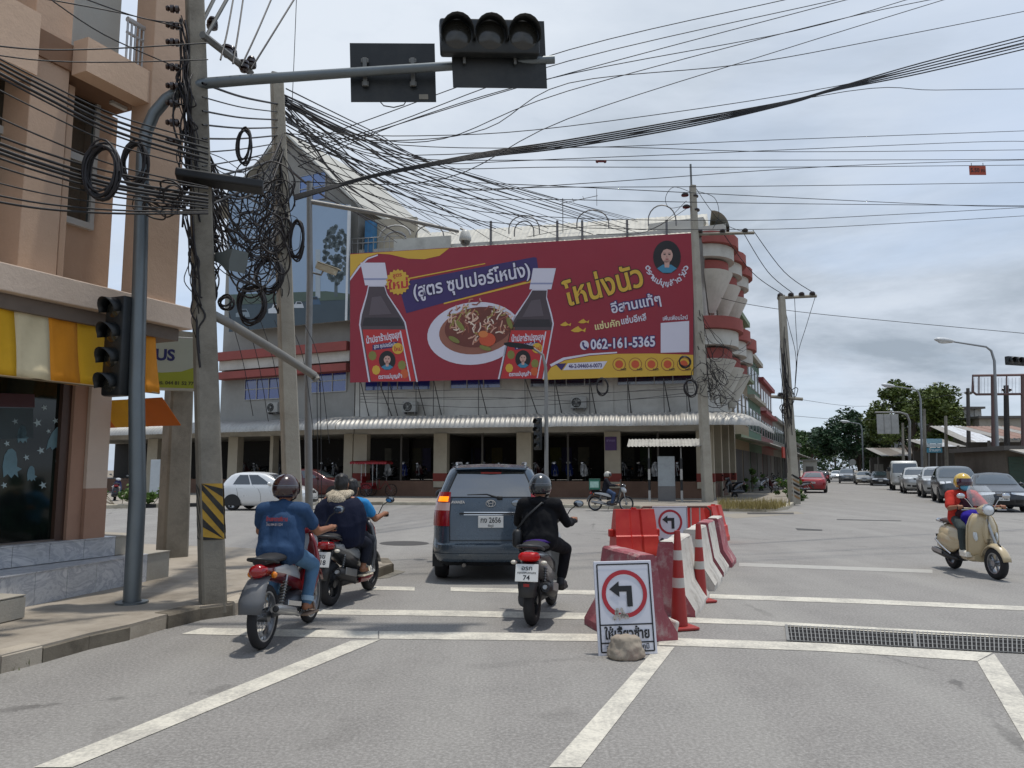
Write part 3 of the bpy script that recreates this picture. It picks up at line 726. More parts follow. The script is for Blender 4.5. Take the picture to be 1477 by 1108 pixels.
def balcony(v, zb_, h_, r, mat, name, taper=0.0, parent=BT):
    m = MB(); k = 10; ring0 = []; ring1 = []
    for i in range(k + 1):
        q = math.pi * i / k; ring0.append((v - (r - taper) * 1.3 * math.cos(q), -(.05 + (r - taper) * math.sin(q)), zb_)); ring1.append((v - r * 1.3 * math.cos(q), -(.05 + r * math.sin(q)), zb_ + h_))
    n_ = k + 1; m.add(ring0 + ring1, [(i, i + 1, n_ + i + 1, n_ + i) for i in range(k)] + [tuple(range(n_)), tuple(range(n_, 2 * n_))])
    return ob(name, m.mesh(name, mat, 40, True), parent, ST)
zl = lambda y: FA.z(1030, y, 0)
for v_ in (1.0, 4.6, 8.0):
    balcony(v_, zl(356), zl(341) - zl(356), 1.6, CORAL, 'balcony_coping'); balcony(v_, zl(374), zl(356.5) - zl(374), 1.35, WALLW, 'balcony_parapet')
    balcony(v_, zl(390), zl(377) - zl(390), 1.05, CORAL, 'balcony_band'); balcony(v_, zl(448), zl(391) - zl(448), 1.25, WALLW, 'balcony_bowl', 1.0)
    balcony(v_, zl(478), zl(461) - zl(478), 1.7, CORAL, 'balcony_coping'); balcony(v_, zl(500), zl(478.5) - zl(500), 1.45, WALLW, 'balcony_parapet')
    balcony(v_, zl(518), zl(503) - zl(518), 1.1, CORAL, 'balcony_band'); balcony(v_, zl(572), zl(519) - zl(572), 1.3, WALLW, 'balcony_bowl', 1.0)
sbox('gable_fascia', -.3, 9.0, -.5, 1.2, zl(340), zl(328), RT)
MB().loft([[(.4 + .9 * math.sin(q), y_, zl(340) + 1.1 * math.cos(q) + .1) for q in [i * math.pi / 16 for i in range(9)]] for y_ in (-.6, 6.0)], closed=False).build('roof_edge', RT, BT, smooth=60)
# air conditioners on the wall
def aircon(P, label, px, py, o=.3):
    c_ = P.p(px, py, o); w_ = P.o + P.e * c_.x - P.n * o
    t = thing('air_conditioner', label, 'air conditioner', (w_.x, w_.y, c_.z - .3), P.a, 'air conditioner units on the long building')
    MB().box((0, 0, .3), (.85, .32, .6), bv=.02).build('casing', M('#9b9a94', .5, var=.15, dirt=.4), t)
    MB().lathe([(.03, 0), (.22, .0), (.24, .03), (.26, .0)], (-.12, -.16, .3), (0, -1, 0), 18).build('fan_grille', M('#2b2b2a', .6), t, smooth=40)
    MB().lathe([(0.001, .012), (.05, .01), (.06, 0)], (-.12, -.165, .3), (0, -1, 0), 12).build('fan_hub', M('#8b8a84', .5), t)
    for s_ in (-.3, .3): MB().box((s_, .05, -.05), (.05, .4, .1)).build('bracket', HOOP, t)
aircon(FA, 'grey outdoor air conditioner on the white wall below the badges of the billboard', 835, 581); aircon(FA, 'grey outdoor air conditioner on the white wall below the plate of the billboard', 592, 587)
# ------------------------------------------------------------------ left neighbour, turned away along the street
J = FA.o + FA.e * FA.u(511)
LA = Plane(J, -R(26))
NT = thing('gabled_shop_building', 'tall grey gabled shophouse with red sunshades and blue windows beside the billboard', 'building', LA.o, LA.a)
uL = LA.u(60, 0, 640); uV = LA.u(326, 0, 500)
zH2 = LA.z(420, 628); zP2 = LA.z(420, 692); 
bx('ground_storey_ceiling', LA, uL, -.02, -6, 0, zH2, 4.55, WALLW, NT)
for x0, x1 in ((60, 75), (215, 230), (331, 345), (391, 396), (497, 510)):
    a, b2 = LA.u(x0, .1), LA.u(x1, .1); bx('pillar', LA, a, b2 - .03, -.4, .1, zS, zH2 - .004, WALLC, NT)
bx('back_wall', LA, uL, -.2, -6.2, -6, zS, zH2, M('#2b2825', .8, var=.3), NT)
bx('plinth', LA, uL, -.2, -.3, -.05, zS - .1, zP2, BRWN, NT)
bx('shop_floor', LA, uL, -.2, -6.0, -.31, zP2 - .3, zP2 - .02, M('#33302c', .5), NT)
prof_keep = prof; 
canopy(NT, [(Vector((uL, 0, 0)), Vector((0, -1, 0)), 0.0), (Vector((.62, 0, 0)), Vector((0, -1, 0)), -uL + .62)], TIN)
GREYB = concrete('grey_block_wall', '#8f8d87', '#9a9892', '#6d6a63', .5, .5)
zE = LA.z(500, 300); zR_ = LA.z(415, 200)
uA, uB = LA.u(330, 0, 300), -.03; uM = LA.u(420, 0, 210)
MB().prism([(uA, 0, 4.553), (uB, 0, 4.553), (uB, 0, zE), (uM, 0, zR_), (uA, 0, zE + 1.2)], (0, 9, 0)).build('wall', GREYB, NT)
for s_, (a, za), (b2, zb_) in ((1, (uM, zR_), (uB + .6, zE - .45)), (-1, (uA - .6, zE + .9), (uM, zR_))):
    MB().prism([(a, -.7, za + .03), (b2, -.7, zb_ + .03), (b2, -.7, zb_ + .20), (a, -.7, za + .20)], (0, 10, 0)).build('roof_slope', RT, NT)
for ya, yb2, zz0 in ((507, 519, 0), (536, 546, 0)):
    z1, z0 = LA.z(330, ya, .8), LA.z(330, yb2, .8); bx('red_sunshade', LA, uV, -.06, .005, .8, z0, z1, CORAL, NT)
zq1, zq0 = LA.z(330, 520, .5), LA.z(330, 534, .5); bx('white_band', LA, uV, -.06, .005, .5, zq0, zq1, WALLW, NT)
win(LA, NT, 354, 406, LA.z(380, 576), LA.z(380, 546), 3, 2, BLU, .0); win(LA, NT, 441, 500, LA.z(470, 566), LA.z(470, 534), 3, 2, BLU, .0)
win(LA, NT, 424, 462, LA.z(440, 292), LA.z(440, 254), 2, 2, glass_dark('#1f5aa0', .1), .0)
aircon(LA, 'grey outdoor air conditioner below the blue windows of the gabled building', 395, 588)
# printed panel hung on the gabled building: a street picture in pale blue and grey green
PB = thing('printed_panel', 'large printed panel of pale sky tree and parked cars on the gabled building', 'billboard', LA.o, LA.a)
po = .95
def pp(px, py, k=0): return tuple(LA.p(px, py, po + .004 * k))
def prn(name, pix, mat, k, parent=PB): return MB().poly([pp(x, y, k) for x, y in pix]).build(name, mat, parent)
corners = [(330, 268), (504, 296), (504, 462), (330, 479)]
cc = [Vector(pp(*c)) for c in corners]; 
MB().prism([tuple(c + Vector((0, .02, 0))) for c in cc], (0, .12, 0)).build('panel_board', WFR, PB)
prn('print', corners, M('#8fa3b8', .55, var=.12, scale=.4), 1)
prn('print', [(330, 440), (504, 432), (504, 462), (330, 479)], M('#39474f', .5, var=.2, scale=.8), 2)
prn('print', [(330, 425), (470, 420), (504, 424), (504, 432.5), (330, 441)], M('#4b5a4f', .6, var=.3, scale=1), 2)
TRP = M('#4f5a5c', .6, var=.4, scale=1.5)
rg = random.Random(3); tre = MB()
for i in range(150):
    q = rg.random() * 6.28; r_ = math.sqrt(rg.random()); x = 484 + 20 * r_ * math.cos(q) * .95; y = 368 + 42 * r_ * math.sin(q); s_ = rg.uniform(1.5, 4)
    x = min(x, 501)
    tre.poly([pp(x + s_ * math.cos(k * 1.05 + i), y + s_ * 1.1 * math.sin(k * 1.05 + i), 3) for k in range(6)][::-1])
tre.poly([pp(483, 380, 3), pp(486, 380, 3), pp(487, 428, 3), pp(482, 428, 3)]); tre.build('printed_tree', TRP, PB, fix=False)
for x, y, k, c_ in ((398, 446, 1.0, '#c3c8cc'), (452, 434, .9, '#3f5870'), (430, 440, .7, '#b9bec2'), (350, 452, .9, '#7d8a92')):
    prn('printed_car', [(x - 11 * k, y + 6 * k), (x - 11 * k, y), (x - 6 * k, y - 2 * k), (x - 4 * k, y - 7 * k), (x + 6 * k, y - 7 * k), (x + 10 * k, y - 1 * k), (x + 12 * k, y + 6 * k)], M(c_, .5, var=.1), 4)
    prn('printed_car_window', [(x - 3.5 * k, y - 2 * k), (x - 2.5 * k, y - 6 * k), (x + 5.5 * k, y - 6 * k), (x + 7.5 * k, y - 2 * k)], M('#20282e', .4), 5)
prn('printed_post', [(455, 360), (462, 360), (462, 430), (455, 430)], M('#9aa4aa', .5), 3)
MB().box(((cc[1].x), cc[1].y - .01, (cc[1].z + cc[2].z) / 2), (.16, .1, cc[1].z - cc[2].z)).build('panel_edge', M('#c9cbcb', .5), PB)
# balcony strip between the two buildings, above the billboard's corner
bx('blue_pillar', FA, FA.u(526, .1, 345), FA.u(537, .1, 345), -.6, .1, FA.z(530, 370, .1), FA.z(530, 318, .1), M('#2f6a94', .6, var=.15, dirt=.3), BT)
bx('balcony_back_wall', FA, FA.u(506, -.6, 345), FA.u(600, -.6, 345), -.9, -.65, ZTOP, FA.z(550, 316, -.6), WALLC, BT)
bx('balcony_panel', FA, FA.u(568, .2, 345), FA.u(650, .2, 345), .05, .2, FA.z(600, 362, .2), FA.z(600, 343, .2), RT, BT)
for k in range(9):
    u_ = FA.u(508, .2, 345) + k * .33; MB().tube([(u_, -.15, FA.z(530, 366, .2)), (u_, -.15, FA.z(530, 343, .2))], .02, 6).build('balcony_bar', WFR, BT)
for y_ in (343, 350): MB().tube([(FA.u(506, .2, 345), -.16, FA.z(530, y_, .2)), (FA.u(575, .2, 345), -.16, FA.z(530, y_, .2))], .03, 6).build('balcony_rail', WFR, BT)
for r_, yb in ((22, 342), (15, 346)):
    a = FA.p(570 - r_, yb, .2); b2 = FA.p(570 + r_, yb, .2); c_ = FA.p(570, yb - r_ * .75, .2)
    MB().tube([Vector((a.x + (b2.x - a.x) * (.5 - .5 * math.cos(t * math.pi / 10)), a.y, a.z + (c_.z - a.z) * math.sin(t * math.pi / 10))) for t in range(11)], .06, 6).build('balcony_arch', WFR, BT, smooth=60)
# ------------------------------------------------------------------ red food billboard
BO = 1.15
BB = thing('food_billboard', 'long red billboard with two sauce bottles, a plate of salad and yellow lettering', 'billboard', FA.o, FA.a)
def bpt(px, py, k=1): return FA.p(px, py, BO + .004 * k)
def vinyl(col, var=.06): return M(col, .5, var=var, scale=.5, bump=.08, bscale=1.5)
V_RED, V_YEL, V_PUR, V_WHT, V_LAB, V_BRN, V_DK, V_ORG = vinyl('#8e2030', .1), vinyl('#cda437'), vinyl('#37265e'), vinyl('#cfcbd6'), vinyl('#b32a2c'), vinyl('#4a3e42', .2), vinyl('#2c2629'), vinyl('#c25a2c')
V_SKIN, V_HAIR, V_TEAL, V_FOOD, V_GRN = vinyl('#c39a8c', .1), vinyl('#191416'), vinyl('#3d7f9c'), vinyl('#6a3428', .4), vinyl('#7c7a3a', .3)
def prt(name, pix, mat, k=2): return MB().poly([tuple(bpt(x, y, k)) for x, y in pix]).build(name, mat, BB)
cs = [(505, 366), (1000, 336), (1000, 541), (505, 552)]
cw = [FA.p(x, y, BO) for x, y in cs]
# vinyl sheet with slight ripples over a steel frame
nx, nz = 60, 16; vs = []; fs = []
for j in range(nz + 1):
    for i in range(nx + 1):
        p = cw[0].lerp(cw[1], i / nx).lerp(cw[3].lerp(cw[2], i / nx), j / nz)
        vs.append(tuple(p))
for j in range(nz):
    for i in range(nx): fs.append((j * (nx + 1) + i, (j + 1) * (nx + 1) + i, (j + 1) * (nx + 1) + i + 1, j * (nx + 1) + i + 1))
MB().add(vs, fs).build('vinyl_sheet', V_RED, BB, smooth=180)
BACKM = M('#3f3c3a', .6, .3)
fr = MB()
for t in [i / 8 for i in range(9)]:
    a = cw[0].lerp(cw[1], t); b2 = cw[3].lerp(cw[2], t); fr.tube([a + Vector((0, .06, 0)), b2 + Vector((0, .06, 0))], .035, 6)
for t in (0.01, .35, .65, .99):
    a = cw[0].lerp(cw[3], t); b2 = cw[1].lerp(cw[2], t); fr.tube([a + Vector((0, .08, 0)), b2 + Vector((0, .08, 0))], .035, 6)
fr.build('back_frame', BACKM, BB)
for px_ in (519, 545, 560, 600, 625, 690, 757, 800, 850, 905, 957, 990):
    a = FA.p(px_, 546, BO - .04); b2 = Vector((a.x + random.uniform(.1, .5), -.02, 4.5 + random.uniform(0, .2)))
    MB().tube([a, b2], .028, 6).build('strut', BACKM, BB)
    MB().tube([a, Vector((a.x, a.y + .1, 4.45))], .022, 6).build('strut', BACKM, BB)
# ground shapes
prt('print_yellow', [(505, 367), (580, 362), (648, 358), (634, 369), (612, 374), (588, 373), (562, 367), (545, 366), (530, 371), (517, 383), (505, 400)], V_YEL)
prt('print_white_edge', [(505, 401), (517, 384), (530, 372), (545, 367), (545, 369), (531, 374), (519, 386), (505, 405)], V_WHT, 3)
prt('print_yellow', [(783, 548), (795, 530), (815, 520), (850, 513.5), (890, 510.5), (940, 510), (1000, 512), (1000, 541)][::-1], V_YEL)
prt('print_white_edge', [(795, 529), (815, 519), (850, 512.5), (890, 509.5), (890, 507.5), (850, 510), (812, 516), (793, 526)], V_WHT, 3)
prt('print_ribbon', [(574, 408), (770, 371), (774, 372), (778, 399), (586, 452)], V_PUR)
prt('print_ribbon_edge', [(574, 406), (700, 381), (700, 379.5), (574, 404)], V_YEL, 3); prt('print_ribbon_edge', [(640, 437), (768, 404), (768, 407), (640, 439)], V_YEL, 3)
# lettering helper: centred at a pixel, along a slanted base line
def words(txt, px, py, wpx, hpx, mat, tilt=0.0, k=6, bold=.02, outline=None, name='lettering'):
    c_ = bpt(px, py, k); d = bpt(px + 10, py - 10 * tilt, k) - c_; ax = d.normalized(); az = Vector((0, 0, 1)); az = (az - ax * az.dot(ax)).normalized(); ay = ax.cross(az)
    wm = (bpt(px + wpx / 2, py - wpx / 2 * tilt, k) - bpt(px - wpx / 2, py + wpx / 2 * tilt, k)).length
    hm = (bpt(px, py - hpx / 2, k) - bpt(px, py + hpx / 2, k)).length
    mt = Matrix(((ax.x, az.x, -ay.x, c_.x), (ax.y, az.y, -ay.y, c_.y), (ax.z, az.z, -ay.z, c_.z), (0, 0, 0, 1)))
    if outline: lettering(txt, hm, outline, BB, Matrix.Translation((0, .004, 0)) @ mt, bold + .05, wm * 1.02, name)
    return lettering(txt, hm, mat, BB, mt, bold, wm, name)
def bottle(cx, cy, k, lean, flip=1):
    """outline in bottle units, 0..1 tall; lean: sideways shift per unit height"""
    H_ = 172 * k
    def pt(x, y): return (cx + (x * 74 * k) + lean * (y - .5) * H_ * -1, cy + (y - .5) * H_)
    body = [(-.14, .20), (.16, .20), (.18, .27), (.34, .42), (.42, .50), (.44, 1.0), (-.46, 1.0), (-.44, .52), (-.38, .44), (-.2, .27)]
    ow = [(x * 1.07, y + (-.01 if y < .5 else 0)) for x, y in body]
    prt('bottle_outline', [pt(*q) for q in ow][::-1], V_WHT, 3)
    prt('bottle_body', [pt(*q) for q in body][::-1], V_BRN, 4)
    prt('bottle_shade', [pt(*q) for q in [(-.34, .46), (.34, .46), (.41, .53), (-.41, .53)]][::-1], V_DK, 5)
    prt('bottle_glint', [pt(*q) for q in [(-.12, .29), (.06, .28), (.2, .43), (-.24, .44)]][::-1], vinyl('#5d5257', .2), 5)
    prt('bottle_cap', [pt(*q) for q in [(-.22, 0), (.26, 0), (.25, .19), (-.21, .19)]][::-1], V_WHT, 5)
    prt('cap_line', [pt(*q) for q in [(-.21, .13), (.25, .13), (.25, .145), (-.21, .145)]][::-1], vinyl('#8f93b0'), 6)
    prt('bottle_label', [pt(*q) for q in [(-.42, .56), (.42, .56), (.43, .995), (-.44, .995)]][::-1], V_LAB, 6)
    prt('label_stripe', [pt(*q) for q in [(.30, .57), (.325, .57), (.34, .99), (.315, .99)]][::-1], V_WHT, 7)
    tl = -lean * .05
    x, y = pt(-.04, .63); words('น้ำปลาร้าปรุงสุก', x, y, 50 * k, 13 * k, V_WHT, .12 - lean * .3, 8, .015)
    x, y = pt(-.04, .695); prt('label_ribbon', [(x - 18 * k, y - 1 * k), (x + 18 * k, y - 6 * k), (x + 18 * k, y + 2 * k), (x - 18 * k, y + 7 * k)][::-1], V_PUR, 7); words('สูตร ซุปเปอร์โหน่ง', x, y, 32 * k, 7 * k, V_WHT, .1, 9, .008)
    x, y = pt(-.05, .82); face(x, y, 12 * k, 14 * k, 8)
    x, y = pt(.2, .72); prt('label_seal', [(x + 8 * k * math.cos(i * .3142), y + 8 * k * math.sin(i * .3142)) for i in range(20)][::-1], V_YEL, 12); words('ใหม่', x, y + 1, 11 * k, 8 * k, V_LAB, .1, 13, .01)
    for i, (a, b2) in enumerate(((-.32, .78), (-.3, .9), (.22, .86), (.24, .93))):
        x, y = pt(a, b2); prt('label_fruit', [(x + 6 * k * math.cos(j * .785), y + 7 * k * math.sin(j * .785)) for j in range(8)][::-1], (V_GRN, V_YEL, V_GRN, V_ORG)[i], 7)
    x, y = pt(-.05, .955); words('ตราแม่บุญล้ำ', x, y, 34 * k, 8 * k, V_WHT, .05, 9, .01)
def oval(name, x, y, rx, ry, mat, k, n=24, tilt=0.0):
    return prt(name, [(x + rx * math.cos(q) * math.cos(tilt) - ry * math.sin(q) * math.sin(tilt), y + rx * math.cos(q) * math.sin(tilt) + ry * math.sin(q) * math.cos(tilt)) for q in [-i * 2 * math.pi / n for i in range(n)]], mat, k)
def face(x, y, rx, ry, k):
    """printed portrait in an oval: dark ground, hair, face, blouse"""
    oval('portrait_ground', x, y, rx, ry, V_HAIR, k)
    prt('portrait_blouse', [(x - rx * .72, y + ry * .68), (x - rx * .3, y + ry * .45), (x + rx * .3, y + ry * .45), (x + rx * .72, y + ry * .68), (x + rx * .3, y + ry * .94), (x - rx * .3, y + ry * .94)][::-1], V_TEAL, k + 1)
    prt('portrait_neck', [(x - rx * .2, y + ry * .2), (x + rx * .2, y + ry * .2), (x + rx * .16, y + ry * .62), (x - rx * .16, y + ry * .62)][::-1], V_SKIN, k + 2)
    oval('portrait_face', x, y - ry * .12, rx * .42, ry * .46, V_SKIN, k + 2, 18)
    prt('portrait_hair', [(x - rx * .5, y - ry * .05), (x - rx * .42, y - ry * .5), (x, y - ry * .72), (x + rx * .42, y - ry * .5), (x + rx * .5, y - ry * .05), (x + rx * .3, y - ry * .42), (x, y - ry * .5), (x - rx * .25, y - ry * .42)][::-1], V_HAIR, k + 3)
    for s_ in (-1, 1):
        oval('portrait_eye', x + s_ * rx * .17, y - ry * .16, rx * .09, ry * .035, V_HAIR, k + 3, 8); 
        prt('portrait_brow', [(x + s_ * rx * .07, y - ry * .25), (x + s_ * rx * .28, y - ry * .26), (x + s_ * rx * .28, y - ry * .235), (x + s_ * rx * .07, y - ry * .225)][::(-1 if s_ > 0 else 1)], V_HAIR, k + 3)
    oval('portrait_mouth', x, y + ry * .12, rx * .13, ry * .035, vinyl('#8c3a3c'), k + 3, 10)
    prt('portrait_nose', [(x - rx * .02, y - ry * .12), (x + rx * .05, y + ry * .02), (x - rx * .06, y + ry * .02)][::-1], vinyl('#a67b6e'), k + 3)
bottle(552, 465, 1.0, -.185)
# star seal
prt('star_seal', [(574 + (18 if i % 2 else 15.5) * math.cos(-i * math.pi / 18), 407 + (19 if i % 2 else 16.5) * math.sin(-i * math.pi / 18)) for i in range(36)], V_YEL, 8)
words('สูตร', 573, 397, 13, 8, V_LAB, .15, 9, .008); words('ใหม่', 574, 411, 29, 17, V_LAB, .12, 9, .02)
words('(สูตร ซุปเปอร์โหน่ง)', 679, 406, 168, 26, V_WHT, .19, 6, .02, vinyl('#251a44'))
# plate and salad
oval('plate', 684, 481, 68, 45, V_WHT, 3, 40, -.12); oval('plate_well', 688, 478, 55, 33, vinyl('#8f5a48', .3), 4, 36, -.12)
oval('salad_base', 690, 472, 49, 29, V_FOOD, 5, 30, -.12)
rg = random.Random(11)
pal = [vinyl(c) for c in ('#d8b49c', '#c99a84', '#b7785f', '#e0cdb9', '#8a4a38', '#9c8a4a')]
for i in range(110):
    q = rg.random() * 6.283; r_ = math.sqrt(rg.random()); x = 690 + 46 * r_ * math.cos(q); y = 466 + 30 * r_ * math.sin(q) - 4; ln = rg.uniform(5, 15); a = rg.gauss(-.9, .7)
    dx, dy = ln * math.cos(a), ln * math.sin(a); wx, wy = -.9 * math.sin(a), .9 * math.cos(a); bx_, by_ = wx * 4 * rg.uniform(-1, 1), wy * 4 * rg.uniform(-1, 1)
    m = MB(); 
    L_ = [(x - dx / 2, y - dy / 2), (x + bx_, y + by_), (x + dx / 2, y + dy / 2)]
    pts = [(p[0] + wx, p[1] + wy) for p in L_] + [(p[0] - wx, p[1] - wy) for p in reversed(L_)]
    prt('salad_shred', pts, pal[i % 6], 6 + (i % 5))
oval('tomato', 703, 490, 12, 10, vinyl('#c4502e', .2), 12, 16); oval('tomato', 697, 482, 7, 5, vinyl('#d07a40', .2), 13, 12)
for x, y, t in ((664, 470, .9), (700, 502, .3), (735, 466, 1.2), (655, 490, .5)): oval('green_bean', x, y, 9, 3.5, V_GRN, 12, 12, t)
bottle(768, 467, .93, .20)
words('โหน่งนัว', 870, 414, 112, 44, V_YEL, .27, 6, .035, vinyl('#3a2416'))
words('อีสานแท้ๆ', 917, 439, 71, 20, V_WHT, .20, 6, .015, V_PUR)
words('แซ่บคัก', 876, 469, 36, 13, vinyl('#d8c890'), .17, 6, .012); words('แซ่บอีหลี', 914, 461, 36, 13, V_WHT, .17, 6, .012)
for x, y, k in ((815, 468, .8), (841, 464, .8), (833, 476, 1.1)):
    prt('fish', [(x - 9 * k, y + 1), (x - 3 * k, y - 3 * k), (x + 1 * k, y - 5 * k), (x + 3 * k, y - 2.5 * k), (x + 7 * k, y), (x + 11 * k, y - 3 * k), (x + 10 * k, y + 3 * k), (x + 6 * k, y + 1), (x + 1, y + 3 * k), (x - 4 * k, y + 3 * k)][::-1], V_YEL, 5)
oval('phone_disc', 843, 498, 6.5, 6.8, V_WHT, 5)
prt('phone_handset', [(839.5, 494), (841.5, 493), (843, 496), (842, 497.5), (844.5, 500.5), (846, 500), (848, 502.5), (846, 504), (842.5, 502.5), (840, 498.5)][::-1], V_PUR, 6)
words('062-161-5365', 898, 495.5, 93, 20, V_WHT, .05, 6, .02, V_PUR)
face(962, 371, 20, 24, 4)
arc = 'ตราแม่บุญล้ำตำนัว'
groups_, cur = [], ''
for ch in arc:
    if '\u0e31' == ch or '\u0e34' <= ch <= '\u0e3a' or '\u0e47' <= ch <= '\u0e4e': groups_[-1] += ch
    else: groups_.append(ch)
for i, gch in enumerate(groups_):
    q = math.pi * (.93 - .86 * i / (len(groups_) - 1)); x = 962 + 28 * math.cos(q); y = 380 + 31 * math.sin(q) * .95
    words(gch, x, y, 5.2, 10, V_WHT, -math.cos(q) * -.9 if True else 0, 6, .012)
prt('white_square', [(953, 466), (994, 463), (994, 508), (953, 509)][::-1], V_WHT, 5)
words('เพิ่มเพื่อนไลน์', 974, 459, 36, 8, V_WHT, .05, 6, .006)
prt('licence_tag', [(812, 534), (819, 524), (876, 521), (869, 532)][::-1], V_WHT, 5); prt('licence_tag_edge', [(801, 525), (817, 524), (810, 534.5)][::-1], V_PUR, 5)
words('46-2-04460-6-0073', 844, 528, 48, 8, V_PUR, .03, 6, .008)
for i in range(5):
    x = 893 + 23.3 * i; oval('badge', x, 525.5, 9.5, 9.5, vinyl('#8a4a2a'), 5, 20); oval('badge', x, 525.5, 8.6, 8.6, V_YEL, 6, 20); oval('badge', x, 525.5, 5.8, 5.8, vinyl('#c0502a', .2), 7, 16)
    words('รสดี', x + 6, 533, 8, 4, V_DK, .02, 8, .004)
# ------------------------------------------------------------------ cars: stacked plan outlines, patches for glass, lamps and trim
RUBBER = M('#17171a', .75, var=.25, scale=20, bump=.3, bscale=60); BLACKP = M('#121315', .5, var=.2); CHROME = M('#c9cacc', .12, 1.0, var=.04)
RIMM = M('#a7a9ac', .3, .85, var=.08); REDL = M('#8e0d12', .15, var=.15, coat=.6); AMBER = M('#d97b12', .2, coat=.5); CLEARL = M('#d5d8da', .12, .2, coat=.8)
PLATE = M('#d3d3cf', .45, var=.05); INK = M('#15151a', .5); CGLASS = glass_dark('#0d1215', .03); CGLASS_F = glass_dark('#39454a', .04)
def paint(col, metal=.25): return M(col, .3, metal, var=.05, scale=2, coat=.55, dirt=.10, dcol='#6f6a62')
class CarShape:
    def __init__(s, levels, bulge=(.06, .14)): s.L = levels; s.bg = bulge
    def lev(s, z):
        L = s.L
        if z <= L[0][0]: return L[0]
        for a, b in zip(L, L[1:]):
            if z <= b[0]:
                t = (z - a[0]) / (b[0] - a[0]); return tuple(x + (y - x) * t for x, y in zip(a, b))
        return L[-1]
    def pt(s, z, w):
        """w: 0-1 tail, 1-2 rear corner, 2-3 flank, 3-4 front corner, 4-5 nose (left half)"""
        _, xr, xf, hw, cr, cf = s.lev(z); cry = min(cr, hw * .6); cfy = min(cf, hw * .62)
        br, bf = s.bg
        if w <= 1: y = w * (hw - cry); x = xr + br * (y / hw) ** 2
        elif w <= 2:
            q = (w - 1) * math.pi / 2; y0 = hw - cry; x0 = xr + br * (y0 / hw) ** 2
            x = x0 + cr * (1 - math.cos(q)); y = y0 + cry * math.sin(q)
        elif w <= 3:
            t = w - 2; y0 = hw - cry; x0 = xr + br * (y0 / hw) ** 2 + cr; y1 = hw - cfy; x1 = xf - bf * (y1 / hw) ** 2 - cf
            x = x0 + (x1 - x0) * t; y = hw + .018 * math.sin(math.pi * t)
        elif w <= 4:
            q = (4 - w) * math.pi / 2; y1 = hw - cfy; x1 = xf - bf * (y1 / hw) ** 2
            x = x1 - cf * (1 - math.cos(q)); y = y1 + cfy * math.sin(q)
        else: y = (5 - w) * (hw - cfy); x = xf - bf * (y / hw) ** 2
        return Vector((x, y, z))
    def nrm(s, z, w):
        e = .012; a = s.pt(z, max(0, w - e)); b = s.pt(z, min(5, w + e)); c = s.pt(z - e, w); d = s.pt(z + e, w)
        n = (b - a).cross(d - c); 
        if n.length < 1e-9: return Vector((0, 1, 0))
        n.normalize()
        if n.dot(Vector((s.pt(z, w).x * .25, s.pt(z, w).y, .15))) < 0 and abs(n.y) > .2: n.negate()
        if w < 1.2 and n.x > 0: n.negate()
        if w > 3.8 and n.x < -0.05: n.negate()
        return n
    def body(s, name, mat, parent, roof_crown=.03):
        ws = [0, .25, .5, .75, 1, 1.2, 1.4, 1.6, 1.8, 2] + [2 + i / 10 for i in range(1, 11)] + [3.2, 3.4, 3.6, 3.8, 4, 4.25, 4.5, 4.75, 5]
        zs_ = []
        for a, b in zip(s.L, s.L[1:]):
            n = max(1, int((b[0] - a[0]) / .07)); zs_ += [a[0] + (b[0] - a[0]) * i / n for i in range(n)]
        zs_.append(s.L[-1][0]); rings = []
        for z in zs_:
            h = [s.pt(z, w) for w in ws]; rings.append(h + [Vector((p.x, -p.y, p.z)) for p in reversed(h[1:-1])])
        last = rings[-1]; cx = sum(p.x for p in last) / len(last)
        for k in (.8, .5, .2): rings.append([Vector((cx + (p.x - cx) * k, p.y * k, p.z + roof_crown * (1 - k * k))) for p in last])
        return MB().loft(rings, True, True).build(name, mat, parent, smooth=38)
    def patch(s, name, mat, parent, z0, z1, w0, w1, off=.006, sides=(1, -1), nz=4, nw=8, join=False):
        """z0/z1, w0/w1 may be pairs: value at the low/high end for slanted edges"""
        wa = w0 if isinstance(w0, tuple) else (w0, w0); wb = w1 if isinstance(w1, tuple) else (w1, w1)
        za = z0 if isinstance(z0, tuple) else (z0, z0); zb = z1 if isinstance(z1, tuple) else (z1, z1)
        out = []; m = MB()
        for sd in sides:
            vs = []
            for j in range(nz + 1):
                for i in range(nw + 1):
                    tz, tw = j / nz, i / nw; w = (wa[0] + (wa[1] - wa[0]) * tz) * (1 - tw) + (wb[0] + (wb[1] - wb[0]) * tz) * tw
                    z = (za[0] + (za[1] - za[0]) * tw) * (1 - tz) + (zb[0] + (zb[1] - zb[0]) * tw) * tz
                    p = s.pt(z, w) + s.nrm(z, w) * off; vs.append((p.x, p.y * sd, p.z))
            fs = [(j * (nw + 1) + i, j * (nw + 1) + i + 1, (j + 1) * (nw + 1) + i + 1, (j + 1) * (nw + 1) + i) for j in range(nz) for i in range(nw)]
            if not join: m = MB()
            m.add(vs, [f if sd < 0 else tuple(reversed(f)) for f in fs])
            if not join: out.append(m.build(name, mat, parent, smooth=50, fix=False))
        if join: out.append(m.build(name, mat, parent, smooth=50, fix=True))
        return out
